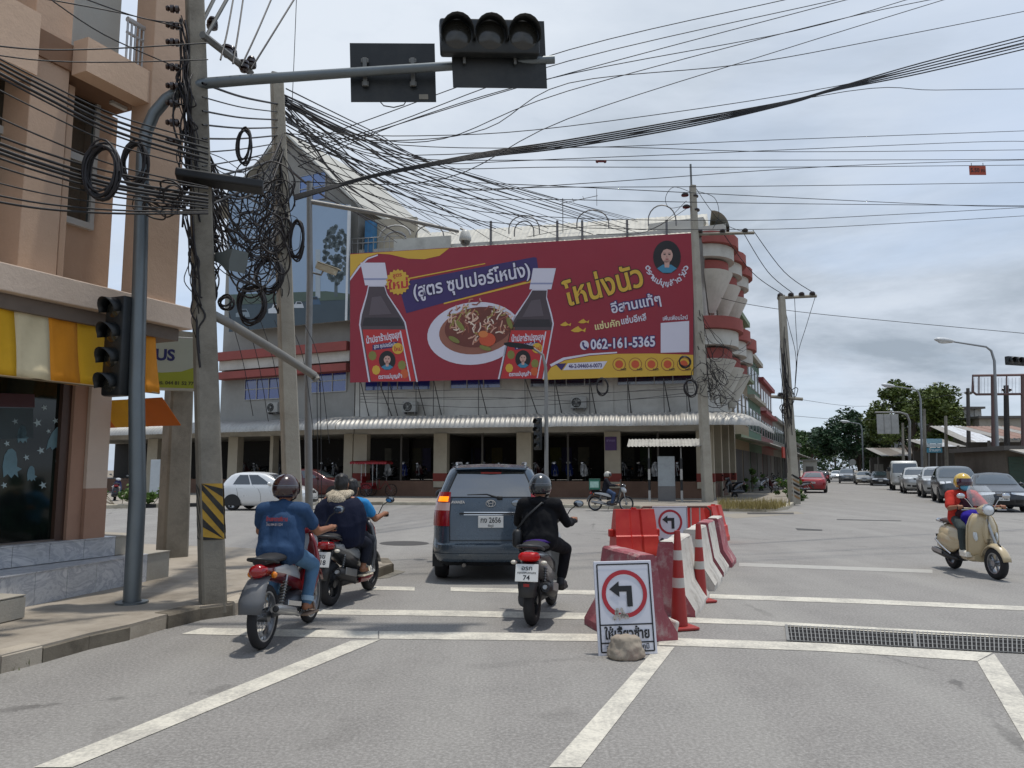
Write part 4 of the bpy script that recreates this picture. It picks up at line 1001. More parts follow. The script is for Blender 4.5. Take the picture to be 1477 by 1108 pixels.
def wheel(parent, x, y, r, wd=.19, side=1, spokes=5):
    t = MB().lathe([(r * .62, -wd / 2), (r * .9, -wd / 2), (r * .98, -wd * .36), (r, -wd * .15), (r, wd * .15), (r * .98, wd * .36), (r * .9, wd / 2), (r * .62, wd / 2)], (x, y, r), (0, 1, 0), 28).build('wheel', RUBBER, parent, smooth=50)
    rm = MB().lathe([(r * .64, wd * .42 * side), (r * .6, wd * .30 * side), (r * .55, wd * .1 * side), (.02, wd * .1 * side)], (x, y, r), (0, 1, 0), 28)
    rm.build('rim', BLACKP, t, smooth=50)
    sp = MB()
    for i in range(spokes):
        q = i * 2 * math.pi / spokes; c_, s_ = math.cos(q), math.sin(q); P = lambda rr, h, o_: (x + c_ * rr - s_ * o_, y + h * side, r + s_ * rr + c_ * o_)
        sp.add([P(.04, wd * .40, -.035), P(.04, wd * .40, .035), P(r * .63, wd * .44, .05), P(r * .63, wd * .44, -.05), P(.04, wd * .2, -.035), P(.04, wd * .2, .035), P(r * .63, wd * .2, .05), P(r * .63, wd * .2, -.05)], [(0, 1, 2, 3), (0, 3, 7, 4), (1, 5, 6, 2)])
    sp.lathe([(r * .66, wd * .45 * side), (r * .60, wd * .43 * side), (r * .60, wd * .2 * side)], (x, y, r), (0, 1, 0), 28); sp.lathe([(.001, wd * .44 * side), (.06, wd * .43 * side), (.065, wd * .2 * side)], (x, y, r), (0, 1, 0), 12)
    sp.build('spokes', RIMM, t, smooth=40); return t
def arches(cs, parent, xs, r, hw):
    for x in xs:
        for sd in (1, -1):
            m = MB(); k = 18; pts = [(x + (r * 1.16) * math.cos(math.pi * i / k), (hw + .022) * sd, r + r * 1.16 * math.sin(math.pi * i / k)) for i in range(k + 1)]
            pts += [(x - r * 1.16, (hw + .022) * sd, .2), (x + r * 1.16, (hw + .022) * sd, .2)]
            m.prism(pts, (0, -.16 * sd, 0)); m.build('wheel_arch', BLACKP, parent)
def mirror(parent, x, y, z, sd, mat, s_=1.0):
    m = MB().ell((x, (y + .10) * sd, z), (.07 * s_, .10 * s_, .075 * s_), nu=14, nv=8).tube([(x, y * sd, z - .05), (x, (y + .06) * sd, z - .03)], .025, 6)
    return m.build('door_mirror', mat, parent, smooth=60)
def plate(parent, pos, facing, lines, w_=.34, h_=.15, name='number_plate', tilt=0.0, bg=None):
    """facing: +1 nose, -1 tail"""
    x, y, z = pos; mt = Matrix.Translation((x, y, z)) @ Matrix.Rotation(math.pi / 2 * facing, 4, 'Z') @ Matrix.Rotation(tilt, 4, 'X') @ Matrix.Rotation(math.pi / 2, 4, 'X')
    p = ob(name, MB().box((0, 0, 0), (w_, h_, .012), bv=.004).mesh(name, bg or PLATE), parent, mt)
    for txt, dy, sz, wd in lines: lettering(txt, sz, INK, p, Matrix.Translation((0, dy, .0075)), sz * .02, wd)
    return p
def mk_car(kind, label, col, loc, heading, group=None, cat='car', name='car', wheels=True, mat=None, windows='#0d1215', txt=None):
    """heading: degrees from +Y towards +X"""
    t = thing(name, label, cat, loc, R(90 - heading), group); body = mat or paint(col); gl = glass_dark(windows, .035)
    if kind == 'sedan':
        Lv = [(.20, -2.05, 2.0, .72, .3, .35), (.30, -2.2, 2.2, .82, .34, .45), (.48, -2.24, 2.26, .845, .36, .5), (.62, -2.24, 2.22, .85, .34, .5), (.78, -2.2, 2.1, .845, .3, .5), (.88, -2.14, 1.7, .835, .3, .42), (.97, -2.06, 1.12, .82, .3, .3), (1.02, -1.75, .98, .79, .25, .24), (1.2, -1.3, .62, .72, .22, .2), (1.36, -.85, .3, .655, .2, .2), (1.43, -.6, .1, .6, .2, .2), (1.47, -.4, -.1, .5, .2, .2)]
        wb = 1.32; r = .31; belt, top = .98, 1.40
    elif kind == 'hatch':
        Lv = [(.20, -1.65, 1.7, .70, .3, .35), (.30, -1.78, 1.86, .80, .34, .42), (.5, -1.82, 1.92, .83, .36, .46), (.68, -1.82, 1.88, .835, .34, .46), (.84, -1.8, 1.7, .83, .3, .42), (.94, -1.78, 1.3, .82, .28, .36), (1.0, -1.75, 1.02, .80, .26, .26), (1.2, -1.62, .68, .73, .24, .2), (1.38, -1.45, .32, .66, .22, .2), (1.46, -1.3, .1, .6, .22, .2), (1.5, -1.1, -.15, .5, .2, .2)]
        wb = 1.19; r = .30; belt, top = 1.0, 1.42
    elif kind == 'suv':
        Lv = [(.26, -2.1, 2.1, .78, .3, .35), (.40, -2.24, 2.3, .89, .34, .42), (.7, -2.28, 2.34, .92, .34, .42), (.95, -2.26, 2.26, .92, .32, .40), (1.08, -2.22, 1.95, .91, .3, .36), (1.16, -2.2, 1.25, .90, .28, .28), (1.22, -2.16, 1.1, .87, .26, .24), (1.45, -2.0, .72, .79, .24, .22), (1.66, -1.8, .35, .71, .22, .2), (1.74, -1.6, .1, .64, .22, .2), (1.78, -1.4, -.1, .52, .2, .2)]
        wb = 1.38; r = .37; belt, top = 1.18, 1.68
    elif kind == 'pickup':
        Lv = [(.30, -2.5, 2.3, .80, .2, .35), (.44, -2.6, 2.5, .90, .22, .40), (.75, -2.62, 2.56, .93, .2, .40), (1.02, -2.6, 2.5, .93, .2, .38), (1.12, -2.58, 2.2, .92, .18, .34), (1.17, -.92, 1.45, .90, .18, .26), (1.22, -.86, 1.3, .87, .18, .22), (1.45, -.75, .95, .79, .2, .2), (1.66, -.62, .62, .71, .2, .2), (1.74, -.45, .4, .64, .2, .2), (1.78, -.3, .2, .52, .2, .2)]
        wb = 1.55; r = .39; belt, top = 1.2, 1.69
    cs = CarShape(Lv); cs.body('body', body, t); hwm = max(l[3] for l in Lv)
    arches(cs, t, (-wb, wb), r, hwm)
    for x in (-wb, wb):
        for sd in (1, -1): wheel(t, x, (hwm - .085) * sd, r, .2, sd)
    m_ = (belt + top) / 2
    cs.patch('windscreen', glass_dark(windows if windows != '#0d1215' else '#2d383d', .035), t, belt + .06, top, (3.5, 3.55), 5, .008, join=True)
    cs.patch('rear_window', gl, t, belt + .1, top, 0, (1.35, 1.25), .008, join=True)
    wf = (.86, .80) if kind != 'pickup' else (.90, .86); wr = (.12, .16) if kind != 'pickup' else (.10, .12); md = (.48, .47)
    cs.patch('side_window', gl, t, belt + .03, top - .02, (2 + wr[0], 2 + wr[1]), (2 + md[0] - .015, 2 + md[1] - .015), .008)
    cs.patch('side_window', gl, t, belt + .03, top - .02, (2 + md[0] + .015, 2 + md[1] + .015), (2 + wf[0], 2 + wf[1]), .008)
    zl_ = Lv[4][0]
    cs.patch('headlight', CLEARL, t, (zl_ - .17, zl_ - .09), (zl_ - .04, zl_ - .03), 3.35, 4.25, .008)
    cs.patch('grille', BLACKP, t, zl_ - .16, zl_ - .05, 4.36, 5, .008, join=True)
    cs.patch('grille_bar', CHROME, t, zl_ - .075, zl_ - .05, 4.34, 5, .014, join=True)
    cs.patch('lower_grille', BLACKP, t, Lv[1][0] + .02, Lv[1][0] + .15, 4.1, 5, .008, join=True)
    cs.patch('fog_lamp', BLACKP, t, Lv[1][0] + .06, Lv[1][0] + .17, 3.6, 3.95, .008)
    cs.patch('tail_light', REDL, t, zl_ - .08, zl_ + .12, .8, 1.8, .008)
    cs.patch('bumper_trim', BLACKP, t, Lv[0][0] + .02, Lv[1][0], 0, 2.0, .006, join=True)
    for sd in (1, -1): mirror(t, cs.pt(belt + .02, 2.85).x, cs.pt(belt + .02, 2.85).y, belt + .06, sd, body)
    for q in (.50, .17, .84):
        cs.patch('door_seam', BLACKP, t, Lv[1][0] + .06, belt, (2 + q - .002), (2 + q + .002), .004)
    for q in (.22, .56): cs.patch('door_handle', body, t, belt - .13, belt - .10, 2 + q, 2 + q + .045, .02)
    pf = cs.pt(Lv[2][0], 5); plate(t, (pf.x + .02, 0, Lv[2][0] + (.0 if kind != 'sedan' else .02)), 1, [(txt or 'กข 512', 0, .11, .27)], .34, .12)
    pr = cs.pt(zl_ - .04, 0); plate(t, (pr.x - .02, 0, zl_ - .06), -1, [(txt or 'กข 512', 0, .11, .27)], .34, .12)
    em = cs.pt(zl_ - .07, 5); 
    if kind == 'sedan' and txt:
        # letter-shaped badge of two uprights and a bar
        MB().box((em.x + .02, .05, em.z), (.015, .02, .11), rot=(-.12, 0, 0)).box((em.x + .02, -.05, em.z), (.015, .02, .11), rot=(.12, 0, 0)).box((em.x + .02, 0, em.z), (.015, .09, .02)).build('badge', CHROME, t)
    if kind == 'pickup':
        MB().box((-1.72, 0, 1.115), (1.6, 1.5, .02)).build('cargo_bed', BLACKP, t)
    return t, cs
# the grey people carrier seen from behind -----------------------------------------------
MPV = thing('people_carrier', 'dark blue grey people carrier with its left tail lamp flashing amber, ahead of the motorcyclists', 'car', (G(704, 842).x, G(704, 842).y + 2.0, 0), R(90 + 1.0))
GREYBLUE = M('#3d4c5a', .28, .35, var=.05, scale=2, coat=.9, dirt=.16, dcol='#6f6a62')
mL = [(.24, -1.90, 1.9, .72, .28, .3), (.32, -2.02, 2.0, .80, .30, .34), (.44, -2.07, 2.05, .832, .32, .38), (.54, -2.06, 2.06, .838, .30, .38), (.565, -2.00, 2.06, .836, .26, .38), (.80, -1.98, 2.0, .832, .25, .38), (.98, -1.965, 1.8, .822, .24, .36), (1.10, -1.95, 1.2, .806, .24, .3), (1.18, -1.94, 1.05, .785, .23, .25), (1.34, -1.90, .78, .725, .22, .2), (1.50, -1.845, .48, .662, .21, .2), (1.60, -1.80, .22, .615, .20, .2), (1.645, -1.72, .05, .57, .2, .2), (1.672, -1.55, -.15, .48, .2, .2)]
ms = CarShape(mL, (.05, .14)); ms.body('body', GREYBLUE, MPV, .025)
arches(ms, MPV, (-1.32, 1.32), .30, .832)
for x in (-1.32, 1.32):
    for sd in (1, -1): wheel(MPV, x, .735 * sd, .30, .19, sd)
MGL = NB('rear_glass'); MGL.out((.012, .015, .017), .03, 0, .8, .6); MGL.b.inputs['IOR'].default_value = 2.1; MGL = MGL.m
rw = ms.patch('rear_window', MGL, MPV, 1.215, 1.565, 0, (1.25, 1.15), .006, join=True, nz=6)[0]
ms.patch('window_seal', BLACKP, MPV, 1.20, 1.58, 0, (1.32, 1.22), .003, join=True, nz=6)
ms.patch('tail_light', REDL, MPV, .80, 1.02, (1.02, 1.04), 1.85, .012); 
ms.patch('tail_light_reverse', M('#c9a9a4', .2, coat=.6), MPV, 1.02, 1.13, (1.04, 1.06), 1.85, .012)
ms.patch('tail_light', REDL, MPV, 1.22, 1.28, (1.1, 1.15), 1.85, .012)
ms.patch('tail_light', REDL, MPV, 1.13, 1.22, (1.06, 1.1), 1.85, .012)
ms.patch('flasher_lens', emis('#ff8a12', 1.1), MPV, 1.145, 1.215, (1.14, 1.16), 1.62, .016, sides=(1,))
ms.patch('tailgate_seam', BLACKP, MPV, .60, 1.2, (1.0, 1.02), (1.03, 1.05), .004); ms.patch('tailgate_seam', BLACKP, MPV, .592, .603, 0, 1.03, .004, join=True)
ms.patch('tailgate_crease', GREYBLUE, MPV, .615, .66, 0, (.8, .9), .014, join=True)
ms.patch('bumper_lip', GREYBLUE, MPV, .40, .425, 0, 1.9, .014, join=True)
ms.patch('bumper_lip', BLACKP, MPV, .25, .30, 0, 1.7, .006, join=True)
ms.patch('chrome_garnish', CHROME, MPV, .955, 1.0, 0, .66, .03, join=True)
ms.patch('side_window', MGL, MPV, 1.2, 1.55, (2.03, 2.06), (2.27, 2.28), .006); ms.patch('side_window', MGL, MPV, 1.2, 1.55, (2.30, 2.31), (2.58, 2.57), .006); ms.patch('side_window', MGL, MPV, 1.2, 1.55, (2.61, 2.6), (2.93, 2.9), .006)
ms.patch('windscreen', MGL, MPV, 1.2, 1.58, (3.5, 3.5), 5, .006, join=True)
for sd in (1, -1): mirror(MPV, .72, .80, 1.18, sd, BLACKP, 1.15)
plate(MPV, (-2.025, -.0, .865), -1, [('กง 2656', .02, .105, .29), ('ชัยภูมิ', -.055, .04, .08)], .36, .165)
MB().box((-1.99, 0, .98), (.03, .9, .02)).build('handle_recess', BLACKP, MPV)
# oval badge
e_ = MB(); ex = -2.005
for rx, ry, cy_, cz_ in ((.068, .048, 0, 0), (.03, .046, 0, 0), (.05, .02, 0, .018)):
    e_.tube([(ex, cy_ + rx * math.cos(q), 1.125 + cz_ + ry * math.sin(q)) for q in [i * math.pi / 12 for i in range(24)]], .007, 6, closed=True)
e_.build('badge', CHROME, MPV, smooth=60)
lettering('AVANZA', .05, CHROME, MPV, Matrix.Translation((-1.985, .47, 1.14)) @ Matrix.Rotation(-math.pi / 2, 4, 'Z') @ Matrix.Rotation(math.pi / 2, 4, 'X'), .003, .20, 'badge_lettering')
MB().tube([(-1.955, -.12, 1.20), (-1.93, .06, 1.25), (-1.925, .34, 1.245)], [.016, .010, .006], 6).box((-1.95, -.13, 1.20), (.05, .08, .05), bv=.01).build('rear_wiper', BLACKP, MPV, smooth=50)
MB().box((-1.83, 0, 1.56), (.02, .3, .025), rot=(0, -.35, 0)).build('brake_light', REDL, MPV)
MB().loft([[(-1.62, -.55, 1.655), (-1.85, -.5, 1.63), (-1.86, -.5, 1.605), (-1.62, -.55, 1.62)], [(-1.62, 0, 1.69), (-1.92, 0, 1.645), (-1.93, 0, 1.62), (-1.62, 0, 1.64)], [(-1.62, .55, 1.655), (-1.85, .5, 1.63), (-1.86, .5, 1.605), (-1.62, .55, 1.62)]]).build('roof_spoiler', GREYBLUE, MPV, smooth=60)
MB().tube([(-1.75, .35, .27), (-2.04, .38, .26)], .028, 10).build('exhaust_pipe', M('#6b6763', .4, .7), MPV, smooth=50)
MB().box((0, 0, .28), (3.4, 1.3, .12)).build('underbody', BLACKP, MPV)
for sd in (1, -1): MB().tube([(-1.6, .5 * sd, 1.655), (-1.5, .52 * sd, 1.70), (.0, .52 * sd, 1.715), (.12, .5 * sd, 1.66)], .018, 8).build('roof_rail', M('#8d9094', .3, .7), MPV, smooth=50)
# the other cars: pixel of the middle of the tyres' contact, then heading
def cpos(px, py, back=0.0, hd=0.0): p = G(px, py); return (p.x + back * math.sin(R(hd)), p.y + back * math.cos(R(hd)), 0)
def dpos(px, d, back=0.0, hd=0.0): p = AT(px, 690, d); return (p.x + back * math.sin(R(hd)), p.y + back * math.cos(R(hd)), 0)
H1 = 23.2; QG = 'oncoming cars waiting at the junction'
mk_car('hatch', 'white hatchback driving along the cross street behind the utility poles', '#d8d9d8', dpos(390, 31.5), 90 + 6, cat='car', name='hatchback')
mk_car('sedan', 'dark grey saloon heading the oncoming queue behind the scooter rider', '#1d2024', dpos(1446, 29.5, 2.2, H1), H1 + 180, QG, txt='ขก 9886')
mk_car('suv', 'dark grey tall estate car right behind the leading saloon of the queue', '#454c50', dpos(1386, 37.0, 2.2, H1), H1 + 180, QG, name='estate_car')
mk_car('pickup', 'silver pickup truck with square bonnet standing behind the dark estate car', '#a9acad', dpos(1358, 44.0, 2.4, H1), H1 + 180, QG, 'pickup', 'pickup_truck')
mk_car('pickup', 'silver pickup truck right in front of the white lorry', '#b4b7b6', dpos(1326, 52.0, 2.4, H1), H1 + 180, QG, 'pickup', 'pickup_truck')
mk_car('sedan', 'black saloon right behind the white lorry in the queue', '#1b1f25', dpos(1270, 78, 2.2, H1), H1 + 180, QG)
mk_car('sedan', 'champagne saloon between the black saloon and a grey car in the queue', '#8f8a7c', dpos(1246.5, 84, 2.2, H1), H1 + 180, QG)
mk_car('suv', 'mid grey car behind the champagne saloon far up the road', '#6d7276', dpos(1222, 92, 2.2, H1), H1 + 180, QG, name='estate_car')
mk_car('sedan', 'red saloon driving away up the main road beside the pavement', '#8f1720', dpos(1172, 54, 2.2, H1), H1, name='saloon_car')
mk_car('hatch', 'dark car parked far up the left side of the main road', '#22252a', dpos(1186, 95, 2.2, H1), H1, name='hatchback')
mk_car('hatch', 'small white car approaching far away near the trees', '#c9cccb', dpos(1206, 125, 2.2, H1), H1 + 180, name='hatchback')
mk_car('sedan', 'silver blue saloon parked under the tin roofs beside the pickup', '#9aa3ab', dpos(1424, 46, 2.2, H1), H1 + 180)
mk_car('hatch', 'dark red car parked on the pavement beside the motorcycle showroom', '#4a1013', (FA.o + FA.e * FA.u(464, 3.0) - FA.n * 3.4)[:2] + (0.145,), 96, name='hatchback')
# white lorry
LR = thing('lorry', 'white lorry with flat cab front in the oncoming queue', 'truck', dpos(1306, 60, 2.4, H1), R(90 - (H1 + 180)), QG)
LW = paint('#c4c6c2', .0)
lc = CarShape([(.42, .2, 2.25, .88, .1, .3), (.6, .15, 2.4, .95, .1, .3), (1.1, .15, 2.42, .97, .1, .3), (1.35, .15, 2.38, .97, .1, .28), (1.9, .2, 2.15, .93, .12, .25), (2.2, .25, 1.98, .90, .12, .25), (2.3, .35, 1.85, .84, .12, .25)], (.02, .08))
lc.body('cab', LW, LR); lc.patch('windscreen', glass_dark('#2d383d', .035), LR, 1.38, 2.1, 3.55, 5, .008, join=True); lc.patch('side_window', CGLASS, LR, 1.4, 2.05, 2.2, 2.85, .008)
lc.patch('headlight', CLEARL, LR, .72, .92, 3.6, 4.2, .008); lc.patch('grille', BLACKP, LR, .8, 1.0, 4.3, 5, .008, join=True); lc.patch('bumper', M('#8d8f8d', .4), LR, .44, .62, 3.2, 5, .02, join=True); lc.patch('grille', BLACKP, LR, 1.06, 1.12, 4.2, 5, .008, join=True)
MB().box((-1.6, 0, .7), (4.4, .8, .2)).build('chassis', BLACKP, LR)
for (c_, s_) in (((-1.8, 1.0, 1.25), (3.8, .05, .8)), ((-1.8, -1.0, 1.25), (3.8, .05, .8)), ((-3.68, 0, 1.25), (.05, 1.95, .8)), ((.08, 0, 1.4), (.05, 1.95, 1.2))): MB().box(c_, s_).build('bed_panel', M('#7d776c', .6, var=.25, dirt=.4), LR)
MB().box((-1.8, 0, .84), (3.8, 1.98, .06)).build('bed_floor', BLACKP, LR)
for x, k in ((1.5, .95), (-2.4, .92)):
    for sd in (1, -1): wheel(LR, x, (k - .14) * sd, .40, .24, sd)
for sd in (1, -1): MB().box((2.1, 1.12 * sd, 1.65), (.08, .2, .34), bv=.02).tube([(2.1, .95 * sd, 1.8), (2.1, 1.1 * sd, 1.8)], .02, 6).build('door_mirror', BLACKP, LR)
plate(LR, (2.47, 0, .55), 1, [('81-4502', 0, .10, .25)], .34, .14)
# ------------------------------------------------------------------ motorcycles (x forward, origin on the ground under the middle)
def eloft(name, mat, parent, rings, n=14, smooth=60, sq=1.0, caps=True):
    """rings: (x, z, half width, half height[, y]) -> smooth solid along x"""
    rr = []
    for r in rings:
        x, z, hw, hh = r[:4]; y = r[4] if len(r) > 4 else 0
        ring = []
        for i in range(n):
            q = 2 * math.pi * i / n; c_, s_ = math.cos(q), math.sin(q)
            c_ = math.copysign(abs(c_) ** sq, c_); s_ = math.copysign(abs(s_) ** sq, s_)
            ring.append((x, y + hw * c_, z + hh * s_))
        rr.append(ring)
    return MB().loft(rr, True, caps).build(name, mat, parent, smooth=smooth)
def bwheel(parent, x, r, wd, style='spoke', rimm=None, steer=0.0):
    pr = [(r - wd * .75, -wd * .42), (r - wd * .35, -wd * .5), (r - wd * .08, -wd * .32), (r, 0), (r - wd * .08, wd * .32), (r - wd * .35, wd * .5), (r - wd * .75, wd * .42)]
    t = MB().lathe(pr, (0, 0, 0), (0, 1, 0), 32).build('wheel', RUBBER, parent, smooth=60)
    t.matrix_local = Matrix.Translation((x, 0, r)) @ Matrix.Rotation(steer, 4, 'Z')
    ri = r - wd * .7
    MB().lathe([(ri + .004, -wd * .40), (ri - .018, -wd * .36), (ri - .022, 0), (ri - .018, wd * .36), (ri + .004, wd * .40)], (0, 0, 0), (0, 1, 0), 32).build('rim', rimm or RIMM, t, smooth=50)
    sp = MB()
    if style == 'spoke':
        for i in range(24):
            q = i * 2 * math.pi / 24; s_ = 1 if i % 2 else -1; q2 = q + .35 * (1 if (i // 2) % 2 else -1)
            sp.tube([(.035 * math.cos(q2), .03 * s_, .035 * math.sin(q2)), ((ri - .015) * math.cos(q), .006 * s_, (ri - .015) * math.sin(q))], .0028, 4, False)
    else:
        for i in range(5):
            q = i * 2 * math.pi / 5
            for dq in (-.16, .16):
                sp.tube([(.03 * math.cos(q), 0, .03 * math.sin(q)), ((ri - .015) * math.cos(q + dq), 0, (ri - .015) * math.sin(q + dq))], [.017, .012], 6, False)
    sp.cyl((0, -.055, 0), (0, .055, 0), .05 if style == 'spoke' else .045, n=14); sp.build('spokes', M('#6f7174', .35, .8) if style == 'spoke' else (rimm or RIMM), t, smooth=50, fix=False)
    return t
def bmirror(parent, base, tip, mat=BLACKP):
    b, t = Vector(base), Vector(tip)
    MB().tube([b, b.lerp(t, .5) + Vector((-.02, 0, .03)), t], .006, 6).ell(t + Vector((0, (.03 if t.y > 0 else -.03), .02)), (.022, .062, .042), rot=(0, 0, 0), nu=14, nv=8).build('mirror', mat, parent, smooth=60)
    gx = -.0225
    MB().ell(t + Vector((gx, (.03 if t.y > 0 else -.03), .02)), (.003, .053, .035), nu=12, nv=6).build('mirror_glass', M('#8c949c', .05, .9), parent, smooth=60)
def underbone(t, c1, c2, plate_txt=None, lamp=None, wst='spoke', rack=True):
    """step-through motorcycle: thin wheels, tail fairing, leg shield"""
    P1, P2, GR = M(c1, .3, .1, coat=.7, var=.06), M(c2, .3, .1, coat=.7, var=.06), M('#2a2b2e', .45, var=.15)
    ALU = M('#9b9c9c', .35, .8, var=.15, scale=15); r = .285
    bwheel(t, -.61, r, .085, wst); bwheel(t, .61, r, .075, wst)
    eloft('tail_fairing', P1, t, [(-.72, .70, .075, .055), (-.60, .68, .10, .075), (-.4, .65, .115, .09), (-.15, .60, .11, .10), (.05, .52, .09, .10), (.2, .42, .07, .08)])
    eloft('seat', M('#18181b', .6, bump=.2, bscale=90), t, [(-.74, .772, .06, .03), (-.66, .785, .105, .04), (-.45, .79, .125, .045), (-.25, .775, .13, .045), (-.1, .755, .115, .045), (.06, .745, .08, .05), (.12, .72, .05, .04)])
    for s_ in (-1, 1): eloft('side_stripe', P2, t, [(-.62, .70, .008, .02, .098 * s_), (-.4, .68, .012, .045, .108 * s_), (-.1, .62, .012, .06, .105 * s_), (.02, .56, .006, .03, .095 * s_)], n=10)
    MB().tube([(-.55, -.10, .76), (-.75, -.10, .80), (-.84, -.06, .815), (-.85, 0, .82), (-.84, .06, .815), (-.75, .10, .80), (-.55, .10, .76)], .014, 8).build('grab_rail', BLACKP, t, smooth=60)
    eloft('tail_light', lamp or REDL, t, [(-.815, .70, .045, .035), (-.79, .70, .075, .06), (-.72, .705, .078, .058)])
    # rear mudguard flap
    fl = [(-.70, .66), (-.80, .63), (-.87, .56), (-.92, .47), (-.955, .36)]; m = MB(); vs = []
    for i, (x, z) in enumerate(fl):
        h_ = .085 + .012 * min(i, 3) - (.02 if i == 4 else 0)
        for k in range(7): y = -h_ + 2 * h_ * k / 6; vs.append((x + .045 * (y / h_) ** 2, y, z - .012 * (y / h_) ** 2))
    m.add(vs, [(i * 7 + k, i * 7 + k + 1, (i + 1) * 7 + k + 1, (i + 1) * 7 + k) for i in range(4) for k in range(6)]); o = m.build('mudguard', M('#5b5d60', .5, var=.2, dirt=.3), t, smooth=60); o.modifiers.new('t', 'SOLIDIFY').thickness = .008
    if plate_txt: plate(t, (-.90, 0, .52), -1, plate_txt, .20, .16, tilt=-.45)
    # engine, frame, exhaust
    eloft('engine', M('#55565a', .45, .6, var=.25, scale=12), t, [(-.16, .30, .06, .06), (-.08, .30, .12, .10), (.08, .31, .13, .11), (.16, .33, .09, .08), (.34, .37, .07, .07), (.38, .37, .04, .04)], sq=.7)
    MB().tube([(.1, 0, .55), (.35, 0, .62), (.47, 0, .86)], .03, 8).tube([(-.15, 0, .45), (.15, 0, .5)], .04, 8).build('frame_tube', BLACKP, t, smooth=60)
    for s_ in (-1, 1):
        MB().box((-.36, .085 * s_, .29), (.52, .03, .05), rot=(0, .03, 0), bv=.008).build('swingarm', GR, t)
        sh = MB().tube([(-.50, .115 * s_, .31), (-.36, .115 * s_, .62)], .012, 8)
        for i in range(9): q0 = i / 9; c0 = Vector((-.49, .115 * s_, .36)).lerp(Vector((-.385, .115 * s_, .58)), q0); sh.lathe([(.014, 0), (.027, .008), (.014, .016)], c0, (.14, 0, .31), 10)
        sh.build('shock_absorber', ALU, t, smooth=60)
    MB().tube([(.25, -.07, .30), (.1, -.11, .20), (-.1, -.14, .21), (-.25, -.16, .26), (-.32, -.165, .285), (-.72, -.175, .37), (-.76, -.176, .378)], [.016, .016, .018, .026, .042, .046, .03], 12).build('exhaust', ALU, t, smooth=60)
    MB().tube([(-.765, -.176, .379), (-.77, -.176, .38)], [.03, .02], 12).build('exhaust_tip', BLACKP, t)
    MB().box((-.34, -.19, .36), (.34, .012, .05), rot=(0, .2, 0), bv=.01).build('heat_shield', CHROME, t)
    # leg shield and headset
    sh = []
    for x, z, hw in ((.20, .28, .10), (.30, .34, .17), (.36, .50, .20), (.42, .68, .19), (.46, .86, .13), (.47, .95, .08)):
        sh.append([(x - .07 * abs(y) / .2, y * hw / .2, z) for y in (-.2, -.15, -.08, 0, .08, .15, .2)])
    o = MB().loft(sh, closed=False).build('leg_shield', P1, t, smooth=60); o.modifiers.new('t', 'SOLIDIFY').thickness = .03
    eloft('front_cowl', P2, t, [(.40, .86, .07, .10), (.5, .84, .11, .12), (.58, .80, .08, .09), (.62, .77, .03, .04)])
    eloft('headset', P1, t, [(.38, .98, .07, .04), (.44, 1.0, .12, .06), (.52, 1.0, .12, .07), (.57, .98, .07, .05)])
    eloft('headlight', CLEARL, t, [(.55, .985, .085, .05), (.585, .975, .06, .03)])
    MB().tube([(.36, -.33, 1.0), (.42, -.18, 1.0), (.45, 0, .99), (.42, .18, 1.0), (.36, .33, 1.0)], .011, 8).build('handlebar', BLACKP, t, smooth=60)
    for s_ in (-1, 1):
        MB().tube([(.385, .27 * s_, 1.0), (.352, .35 * s_, 1.0)], .017, 10).build('grip', RUBBER, t); bmirror(t, (.42, .2 * s_, 1.01), (.40, .33 * s_, 1.17))
        MB().tube([(.50, .06 * s_, .80), (.61, .06 * s_, .285)], .017, 8).build('fork_leg', ALU, t, smooth=60)
        MB().tube([(.02, .05 * s_, .26), (.02, .2 * s_, .25)], .015, 8).build('footpeg', RUBBER, t)
        MB().ell((-.66 if True else 0, .11 * s_, .66), (.02, .03, .03), nu=10, nv=6).build('indicator', AMBER, t, smooth=60)
    fm = MB(); rr = []
    for i in range(8): q = R(25 + 125 * i / 7); rr.append([(.61 + (r + .02) * math.cos(q) - .0 * abs(y), y, r + (r + .02 - .4 * y * y * 5) * math.sin(q)) for y in (-.05, -.03, 0, .03, .05)])
    o = MB().loft(rr, closed=False).build('front_mudguard', P1, t, smooth=60); o.modifiers.new('t', 'SOLIDIFY').thickness = .008
    MB().tube([(-.05, .1, .25), (-.12, .2, .03)], .01, 6).build('side_stand', BLACKP, t)
